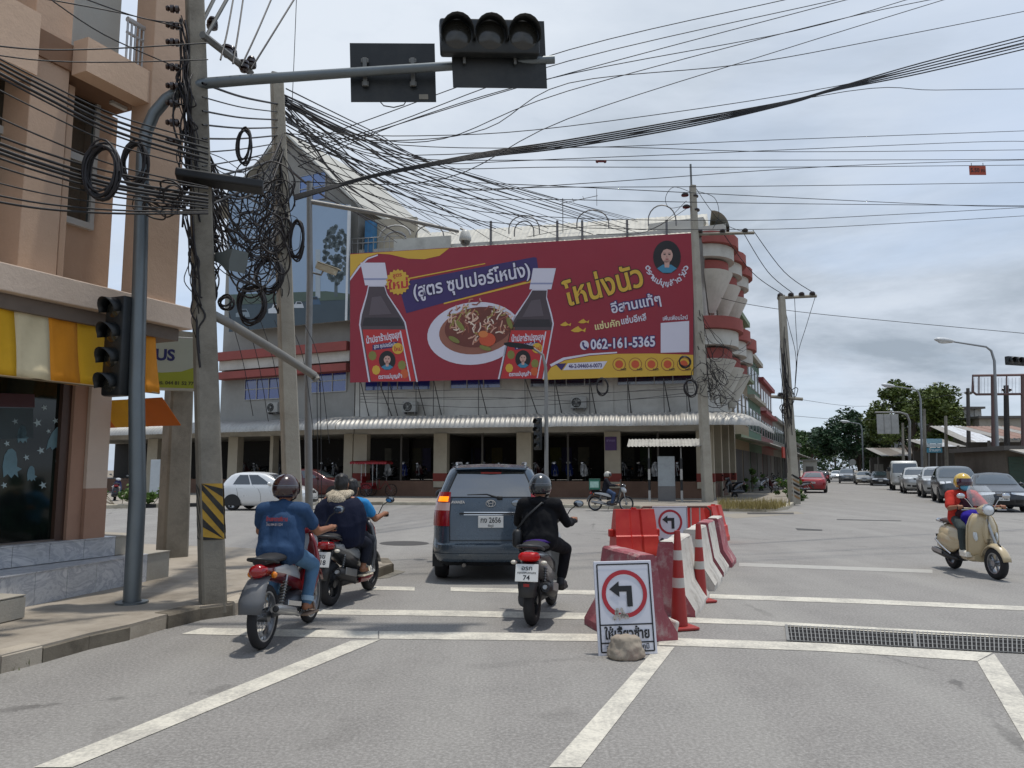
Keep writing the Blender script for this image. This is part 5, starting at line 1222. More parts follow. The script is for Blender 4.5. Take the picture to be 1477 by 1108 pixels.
def scooter(t, c1, c2, plate_txt=None, tail_c=None, lit=None):
    """twist-and-go scooter: small fat wheels, flat floor, big tail"""
    P1, P2, GR = M(c1, .3, .1, coat=.7, var=.06), M(c2, .35, .1, coat=.5, var=.08), M('#2a2b2e', .5, var=.15, dirt=.2)
    ALU = M('#8d8e8e', .4, .8, var=.2, scale=15); r = .255
    bwheel(t, -.61, r, .115, 'alloy', M('#4a4b4e', .4, .7)); bwheel(t, .63, r, .10, 'alloy', M('#4a4b4e', .4, .7))
    eloft('tail_fairing', P1, t, [(-.80, .74, .06, .04), (-.70, .70, .105, .075), (-.5, .65, .145, .11), (-.25, .58, .155, .14), (-.02, .48, .15, .14), (.10, .40, .12, .10)], sq=.85)
    for s_ in (-1, 1): eloft('tail_side_panel', P2, t, [(-.72, .71, .01, .02, .10 * s_), (-.45, .66, .02, .055, .142 * s_), (-.15, .56, .02, .06, .152 * s_), (-.02, .49, .008, .03, .145 * s_)], n=10)
    eloft('seat', M('#19191c', .6, bump=.2, bscale=90), t, [(-.78, .80, .06, .025), (-.68, .81, .11, .04), (-.48, .805, .135, .05), (-.28, .775, .14, .05), (-.08, .755, .125, .05), (.06, .735, .08, .05)])
    MB().tube([(-.58, -.115, .77), (-.78, -.12, .815), (-.87, -.08, .83), (-.885, 0, .835), (-.87, .08, .83), (-.78, .12, .815), (-.58, .115, .77)], .016, 8).build('grab_rail', GR, t, smooth=60)
    eloft('tail_light', lit or REDL, t, [(-.86, .725, .06, .03), (-.835, .72, .105, .045), (-.76, .715, .11, .05)], sq=.7)
    for s_ in (-1, 1): MB().ell((-.80, .155 * s_, .66), (.03, .035, .022), nu=12, nv=8).build('indicator', M('#c9c3b4', .3, coat=.5), t, smooth=60)
    fl = [(-.76, .67), (-.84, .62), (-.89, .54), (-.92, .44), (-.94, .33)]; vs = []
    for i, (x, z) in enumerate(fl):
        h_ = (.09, .095, .10, .10, .085)[i]
        for k in range(7): y = -h_ + 2 * h_ * k / 6; vs.append((x + .04 * (y / h_) ** 2, y, z))
    o = MB().add(vs, [(i * 7 + k, i * 7 + k + 1, (i + 1) * 7 + k + 1, (i + 1) * 7 + k) for i in range(4) for k in range(6)]).build('mudguard', GR, t, smooth=60); o.modifiers.new('t', 'SOLIDIFY').thickness = .008
    MB().box((-.935, 0, .45), (.012, .06, .03)).build('reflector', REDL, t)
    if plate_txt: plate(t, (-.915, 0, .57), -1, plate_txt, .235, .175, tilt=-.30)
    eloft('engine', M('#3e3f42', .5, .5, var=.25, scale=12), t, [(-.72, .27, .06, .06, .07), (-.58, .27, .09, .10, .07), (-.3, .28, .12, .11, .06), (-.05, .30, .12, .11), (.08, .30, .06, .06)], sq=.75)
    MB().tube([(.0, -.10, .22), (-.2, -.14, .22), (-.30, -.155, .27), (-.38, -.165, .31), (-.74, -.17, .40), (-.80, -.17, .415)], [.018, .02, .045, .062, .066, .045], 14).build('muffler', M('#2d2d2f', .5, .5, var=.3), t, smooth=60)
    MB().box((-.55, -.235, .39), (.34, .012, .085), rot=(0, .2, 0), bv=.006).build('heat_shield', ALU, t)
    MB().tube([(-.80, -.17, .415), (-.84, -.17, .425)], [.026, .022], 10).build('muffler_tip', ALU, t, smooth=50)
    for s_ in (-1, 1):
        sh = MB().tube([(-.60, .12 * s_, .30), (-.47, .12 * s_, .62)], .013, 8)
        for i in range(9): c0 = Vector((-.58, .12 * s_, .36)).lerp(Vector((-.49, .12 * s_, .58)), i / 9); sh.lathe([(.014, 0), (.028, .008), (.014, .016)], c0, (.13, 0, .32), 10)
        sh.build('shock_absorber', ALU, t, smooth=60)
    eloft('floorboard', P1, t, [(-.06, .30, .15, .06), (.1, .29, .165, .05), (.3, .29, .165, .05), (.42, .31, .14, .06)], sq=.6)
    sh = []
    for x, z, hw in ((.36, .26, .14), (.42, .34, .19), (.45, .50, .205), (.46, .68, .20), (.47, .86, .15), (.46, .96, .09)): sh.append([(x - .10 * (abs(y) / .2) ** 1.5, y * hw / .2, z) for y in (-.2, -.15, -.08, 0, .08, .15, .2)])
    o = MB().loft(sh, closed=False).build('leg_shield', P1, t, smooth=60); o.modifiers.new('t', 'SOLIDIFY').thickness = .045
    eloft('nose', P1, t, [(.44, .74, .12, .17), (.54, .70, .11, .16), (.62, .63, .07, .11), (.67, .57, .02, .04)])
    eloft('headset', P2, t, [(.36, .99, .07, .04), (.42, 1.01, .13, .06), (.5, 1.01, .13, .07), (.56, .98, .07, .05)]); eloft('headlight', CLEARL, t, [(.52, 1.0, .10, .05), (.57, .985, .07, .03)])
    MB().tube([(.34, -.34, 1.01), (.40, -.18, 1.01), (.43, 0, 1.0), (.40, .18, 1.01), (.34, .34, 1.01)], .011, 8).build('handlebar', BLACKP, t, smooth=60)
    for s_ in (-1, 1):
        MB().tube([(.365, .27 * s_, 1.01), (.335, .355 * s_, 1.01)], .018, 10).build('grip', RUBBER, t); bmirror(t, (.40, .2 * s_, 1.02), (.37, .34 * s_, 1.19))
        MB().tube([(.53, .07 * s_, .60), (.63, .07 * s_, .255)], .018, 8).build('fork_leg', ALU, t, smooth=60)
    rr = []
    for i in range(8): q = R(20 + 135 * i / 7); rr.append([(.63 + (r + .025) * math.cos(q), y, r + (r + .025 - 1.8 * y * y) * math.sin(q)) for y in (-.065, -.04, 0, .04, .065)])
    o = MB().loft(rr, closed=False).build('front_mudguard', P1, t, smooth=60); o.modifiers.new('t', 'SOLIDIFY').thickness = .01
def retro_scooter(t):
    """cream steel-bodied scooter with round headlamp and fly screen"""
    CR = M('#b9a886', .3, .0, coat=.6, var=.02); DKB = M('#3b2622', .5, bump=.2, bscale=80); ALU = M('#a3a4a3', .35, .8, var=.1); r = .235
    bwheel(t, -.63, r, .11, 'alloy', M('#77797c', .35, .8)); bwheel(t, .63, r, .11, 'alloy', M('#8a8c8f', .3, .85), steer=.10)
    eloft('tail_body', CR, t, [(-.88, .58, .05, .06), (-.82, .57, .13, .14), (-.68, .55, .19, .19), (-.48, .53, .215, .215), (-.28, .52, .20, .20), (-.10, .50, .155, .18), (.0, .46, .12, .14), (.05, .42, .10, .08)], n=20)
    for s_ in (-1, 1):
        eloft('cheek', CR, t, [(-.84, .47, .02, .04, .12 * s_), (-.70, .46, .06, .13, .155 * s_), (-.50, .45, .075, .165, .165 * s_), (-.30, .45, .06, .15, .15 * s_), (-.14, .44, .02, .06, .13 * s_)], n=18)
        MB().tube([(-.86, .13 * s_, .50), (-.72, .235 * s_, .47), (-.5, .258 * s_, .40), (-.36, .24 * s_, .33), (-.28, .21 * s_, .28)], .010, 6).build('trim_strip', CHROME, t, smooth=60)
    eloft('seat', DKB, t, [(-.86, .76, .07, .03), (-.76, .775, .13, .045), (-.52, .78, .15, .05), (-.30, .765, .14, .05), (-.12, .75, .10, .045), (-.04, .735, .05, .03)], n=16)
    MB().tube([(-.62, -.13, .74), (-.86, -.13, .77), (-.94, -.07, .79), (-.94, .07, .79), (-.86, .13, .77), (-.62, .13, .74)], .013, 8).build('grab_rail', CHROME, t, smooth=60)
    eloft('tail_light', REDL, t, [(-.93, .60, .04, .03), (-.88, .60, .06, .05)])
    MB().box((-.955, 0, .44), (.012, .20, .20), rot=(0, -.25, 0)).build('number_plate', BLACKP, t)
    eloft('engine', M('#3e3f42', .5, .5, var=.25), t, [(-.78, .25, .05, .05), (-.6, .25, .10, .10), (-.3, .26, .11, .10), (-.1, .28, .08, .08)], sq=.75)
    MB().tube([(-.25, -.12, .20), (-.38, -.17, .22), (-.5, -.185, .25), (-.82, -.19, .29), (-.88, -.19, .295)], [.02, .04, .055, .055, .04], 14).build('muffler', M('#3b3a39', .45, .6), t, smooth=60)
    MB().box((-.66, -.245, .30), (.32, .012, .06), rot=(0, .1, 0), bv=.005).build('heat_shield', ALU, t)
    eloft('floorboard', CR, t, [(-.12, .27, .14, .055), (.05, .255, .185, .045), (.25, .255, .19, .045), (.36, .28, .17, .06)], sq=.6)
    sh = []
    for x, z, hw in ((.30, .24, .17), (.37, .30, .21), (.41, .42, .235), (.425, .60, .235), (.43, .76, .22), (.425, .88, .17), (.41, .94, .11)): sh.append([(x - .13 * (abs(y) / .2) ** 2, y * hw / .2, z) for y in [-.2 + .4 * k / 10 for k in range(11)]])
    o = MB().loft(sh, closed=False).build('leg_shield', CR, t, smooth=60); o.modifiers.new('t', 'SOLIDIFY').thickness = .03
    for s_ in (-1, 1): MB().tube([(p[-1 if s_ > 0 else 0][0], p[-1 if s_ > 0 else 0][1], p[0][2]) for p in sh], .010, 6).build('shield_trim', CR, t, smooth=60)
    eloft('horn_cover', CR, t, [(.40, .70, .07, .20), (.455, .68, .055, .19), (.475, .66, .025, .15)], n=14)
    MB().box((.478, 0, .80), (.01, .012, .22), rot=(0, .12, 0)).build('tie_trim', M('#574c3b', .5), t)
    for k in range(3): MB().box((.482, 0, .56 - .03 * k), (.012, .06, .012)).build('horn_slot', BLACKP, t)
    for s_ in (-1, 1): eloft('indicator', M('#c8ccca', .2, coat=.6), t, [(.36, .62, .01, .05, .16 * s_), (.41, .60, .025, .07, .15 * s_), (.43, .58, .008, .03, .145 * s_)], n=10)
    # swelling front mudguard
    rr = []
    for i in range(11): q = R(8 + 160 * i / 10); w_ = .085 * (1 - .25 * abs(i - 5) / 5); rr.append([(.63 + (r + .045 - .02 * (a / 3) ** 2) * math.cos(q), w_ * a / 3, r + .01 + (r + .045 - .05 * (abs(a) / 3) ** 2.2) * math.sin(q)) for a in (-3, -2, -1, 0, 1, 2, 3)])
    o = MB().loft(rr, closed=False).build('front_mudguard', CR, t, smooth=70); o.modifiers.new('t', 'SOLIDIFY').thickness = .012
    o.matrix_local = Matrix.Translation((.63, 0, 0)) @ Matrix.Rotation(.10, 4, 'Z') @ Matrix.Translation((-.63, 0, 0))
    MB().box((.74, 0, .515), (.09, .012, .02), rot=(0, .5, 0)).build('mudguard_crest', BLACKP, t)
    MB().tube([(.44, .0, .86), (.63, .09, .235)], .022, 8).build('fork_leg', ALU, t, smooth=60)
    eloft('headset', CR, t, [(.34, .97, .07, .05), (.40, 1.0, .12, .07), (.47, 1.01, .11, .08), (.51, 1.01, .09, .085)], n=16)
    MB().lathe([(.085, .0), (.092, .02), (.085, .035)], (.50, 0, 1.005), (1, 0, .05), 22).build('headlight_ring', CHROME, t, smooth=60)
    MB().lathe([(.083, .02), (.05, .045), (.001, .055)], (.50, 0, 1.005), (1, 0, .05), 22).build('headlight', CLEARL, t, smooth=60)
    MB().tube([(.32, -.34, 1.02), (.38, -.18, 1.02), (.41, 0, 1.01), (.38, .18, 1.02), (.32, .34, 1.02)], .013, 8).build('handlebar', CR, t, smooth=60)
    for s_ in (-1, 1):
        MB().tube([(.345, .27 * s_, 1.02), (.315, .355 * s_, 1.02)], .018, 10).build('grip', RUBBER, t); bmirror(t, (.38, .16 * s_, 1.04), (.40, .30 * s_, 1.19), CHROME)
        MB().tube([(.39, .33 * s_, 1.0), (.37, .2 * s_, 1.0)], .006, 6).build('brake_lever', CHROME, t)
    # clear fly screen
    sv = []
    for x, z, hw in ((.47, 1.06, .15), (.44, 1.16, .20), (.40, 1.27, .19), (.36, 1.36, .13)): sv.append([(x - .11 * (y / .2) ** 2, y * hw / .2, z) for y in [-.2 + .4 * k / 8 for k in range(9)]])
    b = NB('clear_screen'); b.out((.75, .78, .8), .05, 0, .6); b.b.inputs['Alpha'].default_value = .32
    o = MB().loft(sv, closed=False).build('fly_screen', b.m, t, smooth=60)
# ------------------------------------------------------------------ riders
SKIN = NB('skin'); SKIN.bump(SKIN.noise(60, 3), .1, .003); SKIN = SKIN.out(SKIN.mix(SKIN.noise(9, 4), lin('#84573f'), lin('#96674c')), .5, 0, .4)
HAIRM = M('#0f0d0c', .45, var=.4, scale=60, bump=.5, bscale=90)
def fabric(col, var=.14, sc=7, bump=.35):
    b = NB('fabric'); c = lin(col); f = b.noise(sc, 5, .6)
    b.bump(b.math('ADD', b.math('MULTIPLY', b.noise(14, 5, .6, vec=b.mapped((1, 1, .5)), dist=.8), 1.0), b.math('MULTIPLY', b.noise(300, 2), .12)), bump, .03)
    return b.out(b.mix(f, tuple(x * (1 - var) for x in c), tuple(min(1, x * (1 + var)) for x in c)), .85, 0, .2)
def hand(mb, g, sd, wrist):
    g = Vector(g); w_ = Vector(wrist)
    cap_(mb, w_, g + Vector((-.035, 0, .015)), .026, .032); mb.ell(g + Vector((-.022, 0, .012)), (.04, .045, .022), nu=12, nv=8)
    for i, (y, k) in enumerate(((-.034, .92), (-.012, 1.05), (.011, 1.0), (.032, .82))):
        y *= sd; q = [g + Vector((-.005, y, .034)), g + Vector((.030 * k, y, .024)), g + Vector((.034 * k, y, -.008)), g + Vector((.004, y, -.026))]
        for a, b in zip(q, q[1:]): cap_(mb, a, b, .0095, .009, 8)
    a = g + Vector((-.04, -.045 * sd, .0)); b = g + Vector((-.012, -.056 * sd, -.022)); c = g + Vector((.016, -.05 * sd, -.028)); cap_(mb, a, b, .012, .011, 8); cap_(mb, b, c, .011, .009, 8)
def person(name, label, loc, rz, J, top, bottom, shoe='#3a2d26', sleeve=.5, helmet=None, hair=None, group=None, bare_foot=False, trouser_len=1.0, cat='person', extra=None, topdisp=.011, torso_k=1.0, hands=True, face_to=0.0):
    """J: joints in bike space for the right side (-y) and left side (+y)"""
    t = thing(name, label, cat, loc, rz, group)
    hip, sho, elb, han, kne, ank, toe = (J[k] for k in ('hip', 'sho', 'elb', 'han', 'kne', 'ank', 'toe')); hd = Vector(J['head']); nk = Vector(J['neck'])
    def mir(p, s_): return Vector((p[0], abs(p[1]) * s_, p[2]))
    def side(k, s_): v = J[k]; return Vector(v[0 if s_ < 0 else 1]) if isinstance(v[0], (tuple, list)) else mir(v, s_)
    pel = Vector((side('hip', 1).x, 0, side('hip', 1).z + .03)); chest = Vector((side('sho', 1).x + .01, 0, side('sho', 1).z - .13)); waist = pel.lerp(chest, .5)
    mb = MB()
    mb.ell(hd, (.098, .077, .115), nu=18, nv=14, rot=(0, 0, face_to)); fr = Vector((math.cos(face_to), math.sin(face_to), 0)); sdv = Vector((-fr.y, fr.x, 0))
    mb.ell(hd + fr * .04 + Vector((0, 0, -.06)), (.06, .055, .06)); cap_(mb, hd + fr * .095 + Vector((0, 0, .005)), hd + fr * .112 + Vector((0, 0, -.025)), .010, .015, 8)
    for s_ in (-1, 1): mb.ell(hd + sdv * .078 * s_ + fr * -.005, (.025, .012, .032), nu=10, nv=8)
    cap_(mb, nk - Vector((0, 0, .05)), hd - Vector((.01, 0, .04)), .056, .05)
    def torso(m, g):
        cap_(m, pel, waist, .125 * torso_k + g, .12 * torso_k + g); cap_(m, waist, chest, .12 * torso_k + g, .13 * torso_k + g)
        for s_ in (-1, 1):
            s0 = side('sho', s_); cap_(m, Vector((pel.x, (.085 if g < 0 else .10) * s_ * torso_k, pel.z - (0 if g < 0 else .03))), Vector((chest.x, .09 * s_, chest.z)), (.09 if g < 0 else .105) * torso_k + g, .10 * torso_k + g)
            cap_(m, Vector((chest.x, 0, s0.z + .01)), s0, .065 + g, .06 + g)
        cap_(m, chest, nk - Vector((0, 0, .04)), .11 + g, .055 + g)
    torso(mb, -.02)
    for s_ in (-1, 1):
        s0, e0, h0, hp, kn, an, to = (side(k, s_) for k in ('sho', 'elb', 'han', 'hip', 'kne', 'ank', 'toe'))
        cap_(mb, s0, e0, .050, .042); wr = e0.lerp(h0 + Vector((-.04, 0, .012)), .88); cap_(mb, e0, wr, .042, .028)
        if hands: hand(mb, h0, s_, wr)
        else: mb.ell(h0, (.045, .035, .035), nu=10, nv=8)
        cap_(mb, hp, kn, .076, .050); cap_(mb, kn, an, .052, .034)
        cf = kn.lerp(an, .32) + (Vector((-.012, 0, 0))); mb.ell(cf, (.042, .04, .08), nu=10, nv=8)
        cap_(mb, an + Vector((-.03, 0, -.03)), to, .036, .028); cap_(mb, an, an + Vector((-.03, 0, -.03)), .036, .036)
        for k in range(5): cap_(mb, to + Vector((0, (k - 2) * .014 * s_, -.004)), to + Vector((.032 - .004 * k, (k - 2) * .016 * s_, -.012)), .010, .008, 6)
    ob('body', remeshed(mb, .0085, 4, .5), t).data.materials.append(SKIN)
    # shirt or jacket
    if top:
        m = MB(); torso(m, .012); cap_(m, pel + Vector((-.02, -.075, -.03)), pel + Vector((-.02, .075, -.03)), .128 * torso_k, .128 * torso_k)
        for s_ in (-1, 1):
            s0, e0, h0 = (side(k, s_) for k in ('sho', 'elb', 'han'))
            if sleeve <= 1: en = s0.lerp(e0, sleeve); cap_(m, s0, en, .070, .068)
            else: cap_(m, s0, e0, .066, .054); cap_(m, e0, e0.lerp(h0, sleeve - 1), .054, .042)
        mt = top if not isinstance(top, str) else fabric(top)
        ob('shirt' if sleeve <= 1 else 'jacket', remeshed(m, .012, 4, .5, (topdisp, 10, (1, 1, .6))), t).data.materials.append(mt)
    if bottom:
        m = MB(); cap_(m, Vector((pel.x, -.07, pel.z - .02)), Vector((pel.x, .07, pel.z - .02)), .125, .125)
        for s_ in (-1, 1):
            hp, kn, an = (side(k, s_) for k in ('hip', 'kne', 'ank')); cap_(m, hp, kn, .098, .072); cap_(m, kn, kn.lerp(an, trouser_len), .070, .056)
        mt = bottom if not isinstance(bottom, str) else fabric(bottom)
        ob('trousers', remeshed(m, .012, 4, .5, (.006, 10, (1, 1, .8))), t).data.materials.append(mt)
    for s_ in (-1, 1):
        an, to = side('ank', s_), side('toe', s_); d = (to - an); d.z = 0; d.normalize()
        if bare_foot:
            c0 = an.lerp(to, .55); m = MB(); m.box((0, 0, 0), (.27, .10, .022), bv=.010); o = ob('sandal', m.mesh('sandal', M(shoe, .7), 60), t, Matrix.Translation((c0.x, c0.y, min(an.z, to.z) - .055)) @ Matrix.Rotation(math.atan2(d.y, d.x), 4, 'Z') @ Matrix.Rotation(-math.atan2(to.z - an.z + .03, .2) * .0, 4, 'Y'))
            MB().tube([(c0.x + .01, c0.y - .05, c0.z - .04), (c0.x + .03, c0.y - .03, c0.z + .015), (c0.x + .035, c0.y, c0.z + .025), (c0.x + .03, c0.y + .03, c0.z + .015), (c0.x + .01, c0.y + .05, c0.z - .04)], .012, 8).build('sandal_strap', M(shoe, .6), t, smooth=60)
        else:
            m = MB(); cap_(m, an + Vector((-.04, 0, -.04)), to + Vector((.02, 0, -.004)), .047, .042); cap_(m, an + Vector((-.01, 0, .01)), an + Vector((-.035, 0, -.035)), .046, .046); m.box(tuple(an.lerp(to, .5) + Vector((0, 0, -.065))), (.24, .09, .03), rot=(0, 0, math.atan2(d.y, d.x)))
            ob('shoe', remeshed(m, .009, 3, .5), t).data.materials.append(M(shoe, .6, var=.2))
    if hair == 'short':
        m = MB(); m.ell(hd + Vector((0, 0, .015)) - fr * .018, (.108, .088, .118), nu=18, nv=14); m.ell(hd - fr * .05 - Vector((0, 0, .03)), (.065, .078, .08)); m.ell(hd - fr * .02 + Vector((0, 0, .08)), (.09, .075, .06))
        ob('hair', remeshed(m, .009, 3, .5, (.007, 28, (1, 1, .6))), t).data.materials.append(HAIRM)
    if helmet:
        cshell, cvis, style = helmet; HM = M(cshell, .22, var=.06, coat=.9); hc = hd + Vector((-.005, 0, .022))
        m = MB(); rr = []
        for i in range(22):
            a = 2 * math.pi * i / 22; rr.append(a)
        rings = []
        for j in range(12):
            b = math.pi / 2 - j / 11 * R(128)
            ring = []
            for a in rr:
                # open face: the rim climbs in front
                lim = R(-38) if math.cos(a) < .35 else (R(-38) + (R(14) - R(-38)) * min(1, (math.cos(a) - .35) / .3) if style == 'open' else R(-38))
                bb = max(b, lim); ring.append(hc + Matrix.Rotation(face_to, 3, 'Z') @ Vector((.148 * math.cos(bb) * math.cos(a), .128 * math.cos(bb) * math.sin(a), .142 * math.sin(bb))))
            rings.append(ring)
        o = MB().loft(rings, True, False).build('helmet', HM, t, smooth=60); sd_ = o.modifiers.new('t', 'SOLIDIFY'); sd_.thickness = .022; sd_.offset = -1
        def band(b0, b1, a0, a1, k, nm, mat):
            vs = []; na, nb_ = 14, 5
            for j in range(nb_ + 1):
                for i in range(na + 1):
                    a = a0 + (a1 - a0) * i / na; b = b0 + (b1 - b0) * j / nb_; vs.append(tuple(hc + Matrix.Rotation(face_to, 3, 'Z') @ Vector((.148 * k * math.cos(b) * math.cos(a), .128 * k * math.cos(b) * math.sin(a), .142 * k * math.sin(b)))))
            return MB().add(vs, [(j * (na + 1) + i, j * (na + 1) + i + 1, (j + 1) * (na + 1) + i + 1, (j + 1) * (na + 1) + i) for j in range(nb_) for i in range(na)]).build(nm, mat, o, smooth=60)
        if cvis: band(R(-22), R(22), R(-68), R(68), 1.05, 'visor', cvis)
        band(R(-30), R(-26), R(100), R(260), 1.012, 'helmet_trim', M('#3a3a3e', .4)); band(R(10), R(13), R(100), R(260), 1.008, 'helmet_stripe', M('#5d6066', .3))
        MB().tube([hc + Vector((.03, .095, -.09)), hd + Vector((.05, 0, -.125)), hc + Vector((.03, -.095, -.09))], .008, 6).build('chin_strap', BLACKP, o, smooth=60)
    if extra: extra(t, side, hd, chest, pel)
    return t
def ride(seat=.83, reach=.36, grip=(.352, .31, 1.0), lean=.04, back=-.28, foot=(.06, .17, .33), knee=(.14, .17, .66), h=.50, wide=.19):
    x = back
    return dict(hip=(x, .09, seat), sho=(x + lean, wide, seat + h - .08), elb=(x + lean + .16, wide + .09, seat + h * .36), han=(grip[0], grip[1], grip[2]), kne=knee, ank=(foot[0], foot[1], foot[2]), toe=(foot[0] + .13, foot[1] + .01, foot[2] - .05), neck=(x + lean + .01, 0, seat + h), head=(x + lean + .06, 0, seat + h + .10))
# 1. man in the blue shirt on the red step-through -------------------------------------------------
def bike_at(name, label, cat, px, py, heading, group=None):
    """pixel of the rear tyre's contact with the road"""
    p = G(px, py); h = R(heading); return thing(name, label, cat, (p.x + .61 * math.sin(h), p.y + .61 * math.cos(h), 0), R(90 - heading), group)
b1 = bike_at('step_through_motorcycle', 'red and silver step-through motorcycle with muddy flap and red tail lamp', 'motorcycle', 378, 936, 5)
underbone(b1, '#6f1218', '#a5a6a8', None)
JEAN = fabric('#4f6f8c', .2, 12); BLSH = fabric('#2c4463', .12)
def lettered_back(t, side, hd, chest, pel):
    mt = Matrix.Translation((chest.x - .158, 0, chest.z + .045)) @ Matrix.Rotation(R(-90), 4, 'Z') @ Matrix.Rotation(R(90 - 6), 4, 'X')
    lettering('ร้านอาหารอีสาน', .05, M('#8f2a33', .6), t, mt, .003, .21, 'shirt_lettering'); lettering('โทร 044-811234', .035, M('#9a8f92', .6), t, mt @ Matrix.Translation((-.02, -.05, 0)), .001, .16, 'shirt_lettering')
    for s_ in (-1, 1):
        kn, an = side('kne', s_), side('ank', s_); p = kn.lerp(an, .88); d = (an - kn).normalized()
        MB().lathe([(.056, -.025), (.064, -.022), (.065, .022), (.057, .026)], p, d, 18).build('trouser_cuff', fabric('#8fa6b8', .1), t, smooth=60)
person('person', 'man in navy blue shirt, rolled jeans and dark helmet riding the red step-through', b1.location, b1.rotation_euler.z, ride(seat=.83, back=-.26, h=.47, foot=(.03, .17, .30), knee=(.13, .19, .66), wide=.20), BLSH, JEAN, shoe='#7d6a5a', sleeve=.62, helmet=('#2a0f12', M('#1a1214', .1, coat=.6), 'open'), bare_foot=True, trouser_len=.92, extra=lettered_back, torso_k=1.1)
# 2. two people on the red scooter ------------------------------------------------------------------
b2 = bike_at('scooter', 'red and grey scooter carrying two people beside the people carrier', 'scooter', 476, 874, 11)
scooter(b2, '#4b4d50', '#8f9294', [('1กข', .035, .07, .12), ('5218', -.035, .075, .15)])
eloft('red_tail_cap', M('#a01822', .3, coat=.7), b2, [(-.70, .765, .09, .02), (-.5, .775, .14, .025), (-.2, .735, .145, .02)], n=12)
eloft('red_nose_cap', M('#a01822', .3, coat=.7), b2, [(.40, .80, .14, .16), (.5, .76, .13, .17), (.6, .66, .09, .12), (.68, .58, .03, .04)], n=14); eloft('red_headset_cap', M('#a01822', .3, coat=.7), b2, [(.34, 1.02, .08, .03), (.42, 1.045, .15, .05), (.55, 1.0, .08, .04)], n=12)
eloft('red_belly', M('#7d1a22', .35, coat=.5), b2, [(-.02, .24, .15, .06), (.2, .23, .17, .06), (.40, .26, .15, .07)], sq=.6)
person('person', 'scooter driver in bright blue shirt sitting in front of the caped passenger', b2.location, b2.rotation_euler.z, ride(seat=.82, back=-.12, h=.44, grip=(.335, .32, 1.02), foot=(.20, .12, .38), knee=(.22, .15, .70)), '#2f7fb8', '#262a33', shoe='#cfccc4', sleeve=.6, hair='short', group=None)
PAT = NB('knit_hood'); cc_ = PAT.mix(PAT.ramp(PAT.vor(70), [(.25, 1.0), (.45, 0.0)]), lin('#b9ad98'), lin('#3b342e')); PAT.bump(PAT.vor(70), .5, .006); PAT = PAT.out(cc_, .9, 0, .2)
NAVY = fabric('#171c30', .16)
def cape(t, side, hd, chest, pel):
    m = MB(); rr = []
    for z, wy, wx, x in ((chest.z + .17, .11, .10, .0), (chest.z + .15, .22, .14, -.005), (chest.z + .07, .30, .175, -.01), (chest.z - .04, .335, .19, -.015), (chest.z - .14, .345, .20, -.02), (pel.z + .06, .335, .21, -.02), (pel.z - .08, .32, .215, -.01), (pel.z - .19, .29, .21, .02), (pel.z - .22, .24, .17, .03)):
        rr.append([(chest.x + x + wx * math.cos(q) * (1 + .05 * math.sin(5 * q + z * 9)), wy * math.sin(q) * (1 + .04 * math.sin(7 * q + z * 5)), z + .015 * math.sin(3 * q)) for q in [i * 2 * math.pi / 40 for i in range(40)]])
    me = remeshed(MB().loft(rr), .014, 3, .5, (.012, 8, (1, 1, .45))); ob('cape', me, t).data.materials.append(NAVY)
    m = MB(); m.ell(hd + Vector((-.10, 0, -.125)), (.10, .165, .06), rot=(0, -.5, 0)); m.ell(hd + Vector((-.16, 0, -.19)), (.06, .12, .09)); m.ell(hd + Vector((.0, .10, -.105)), (.08, .06, .045)); m.ell(hd + Vector((.0, -.10, -.105)), (.08, .06, .045))
    ob('hood', remeshed(m, .011, 3, .5, (.006, 15, (1, 1, 1))), t).data.materials.append(PAT)
jj = ride(seat=.85, back=-.44, h=.47, foot=(-.10, .20, .40), knee=(-.04, .22, .68), grip=(-.14, .16, 1.0)); jj['elb'] = (-.34, .22, 1.02); jj['sho'] = (jj['sho'][0], .165, jj['sho'][2] - .01)
person('person', 'passenger in navy cape with patterned knit hood sitting behind the scooter driver', b2.location, b2.rotation_euler.z, jj, None, '#20232e', shoe='#c9bea6', hair='short', bare_foot=True, trouser_len=.72, extra=cape, hands=True)
# 3. rider in black behind the people carrier ---------------------------------------------------------
b3 = bike_at('scooter', 'black and white scooter with brake lamp lit and white number plate', 'scooter', 768, 902, 12)
scooter(b3, '#a7a8a8', '#1c1c1f', [('อรก', .045, .06, .11), ('กรุงเทพมหานคร', .0, .03, .19), ('74', -.05, .065, .07)], lit=emis('#b00a0e', .12))
PURP = fabric('#3a2568', .15)
def black_extra(t, side, hd, chest, pel):
    m = MB(); m.ell((pel.x - .02, 0, pel.z - .045), (.16, .19, .05)); ob('shirt_hem', remeshed(m, .012, 3, .5), t).data.materials.append(PURP)
    MB().box((pel.x - .05, .22, pel.z - .02), (.26, .10, .20), rot=(0, .1, .0), bv=.04).build('shoulder_bag', M('#121316', .5, bump=.2), t, smooth=60)
    MB().tube([(pel.x - .05, .24, pel.z + .07), (chest.x - .15, .12, chest.z), (chest.x - .10, -.04, chest.z + .15), (chest.x + .05, -.12, chest.z + .12)], .014, 6).build('bag_strap', BLACKP, t, smooth=60)
    m = MB(); m.ell(hd + Vector((-.10, 0, -.15)), (.05, .10, .05)); ob('jacket_hood', remeshed(m, .011, 3, .5, (.006, 15, (1, 1, 1))), t).data.materials.append(fabric('#121317', .2))
person('person', 'scooter rider in black jacket, black trousers and dark helmet behind the people carrier', b3.location, b3.rotation_euler.z, ride(seat=.84, back=-.20, h=.46, grip=(.335, .32, 1.02), foot=(.14, .19, .36), knee=(.22, .24, .70), wide=.19), fabric('#111216', .25), '#17161a', shoe='#151417', sleeve=1.85, helmet=('#23292e', M('#15191c', .08, coat=.8), 'open'), trouser_len=.85, extra=black_extra)
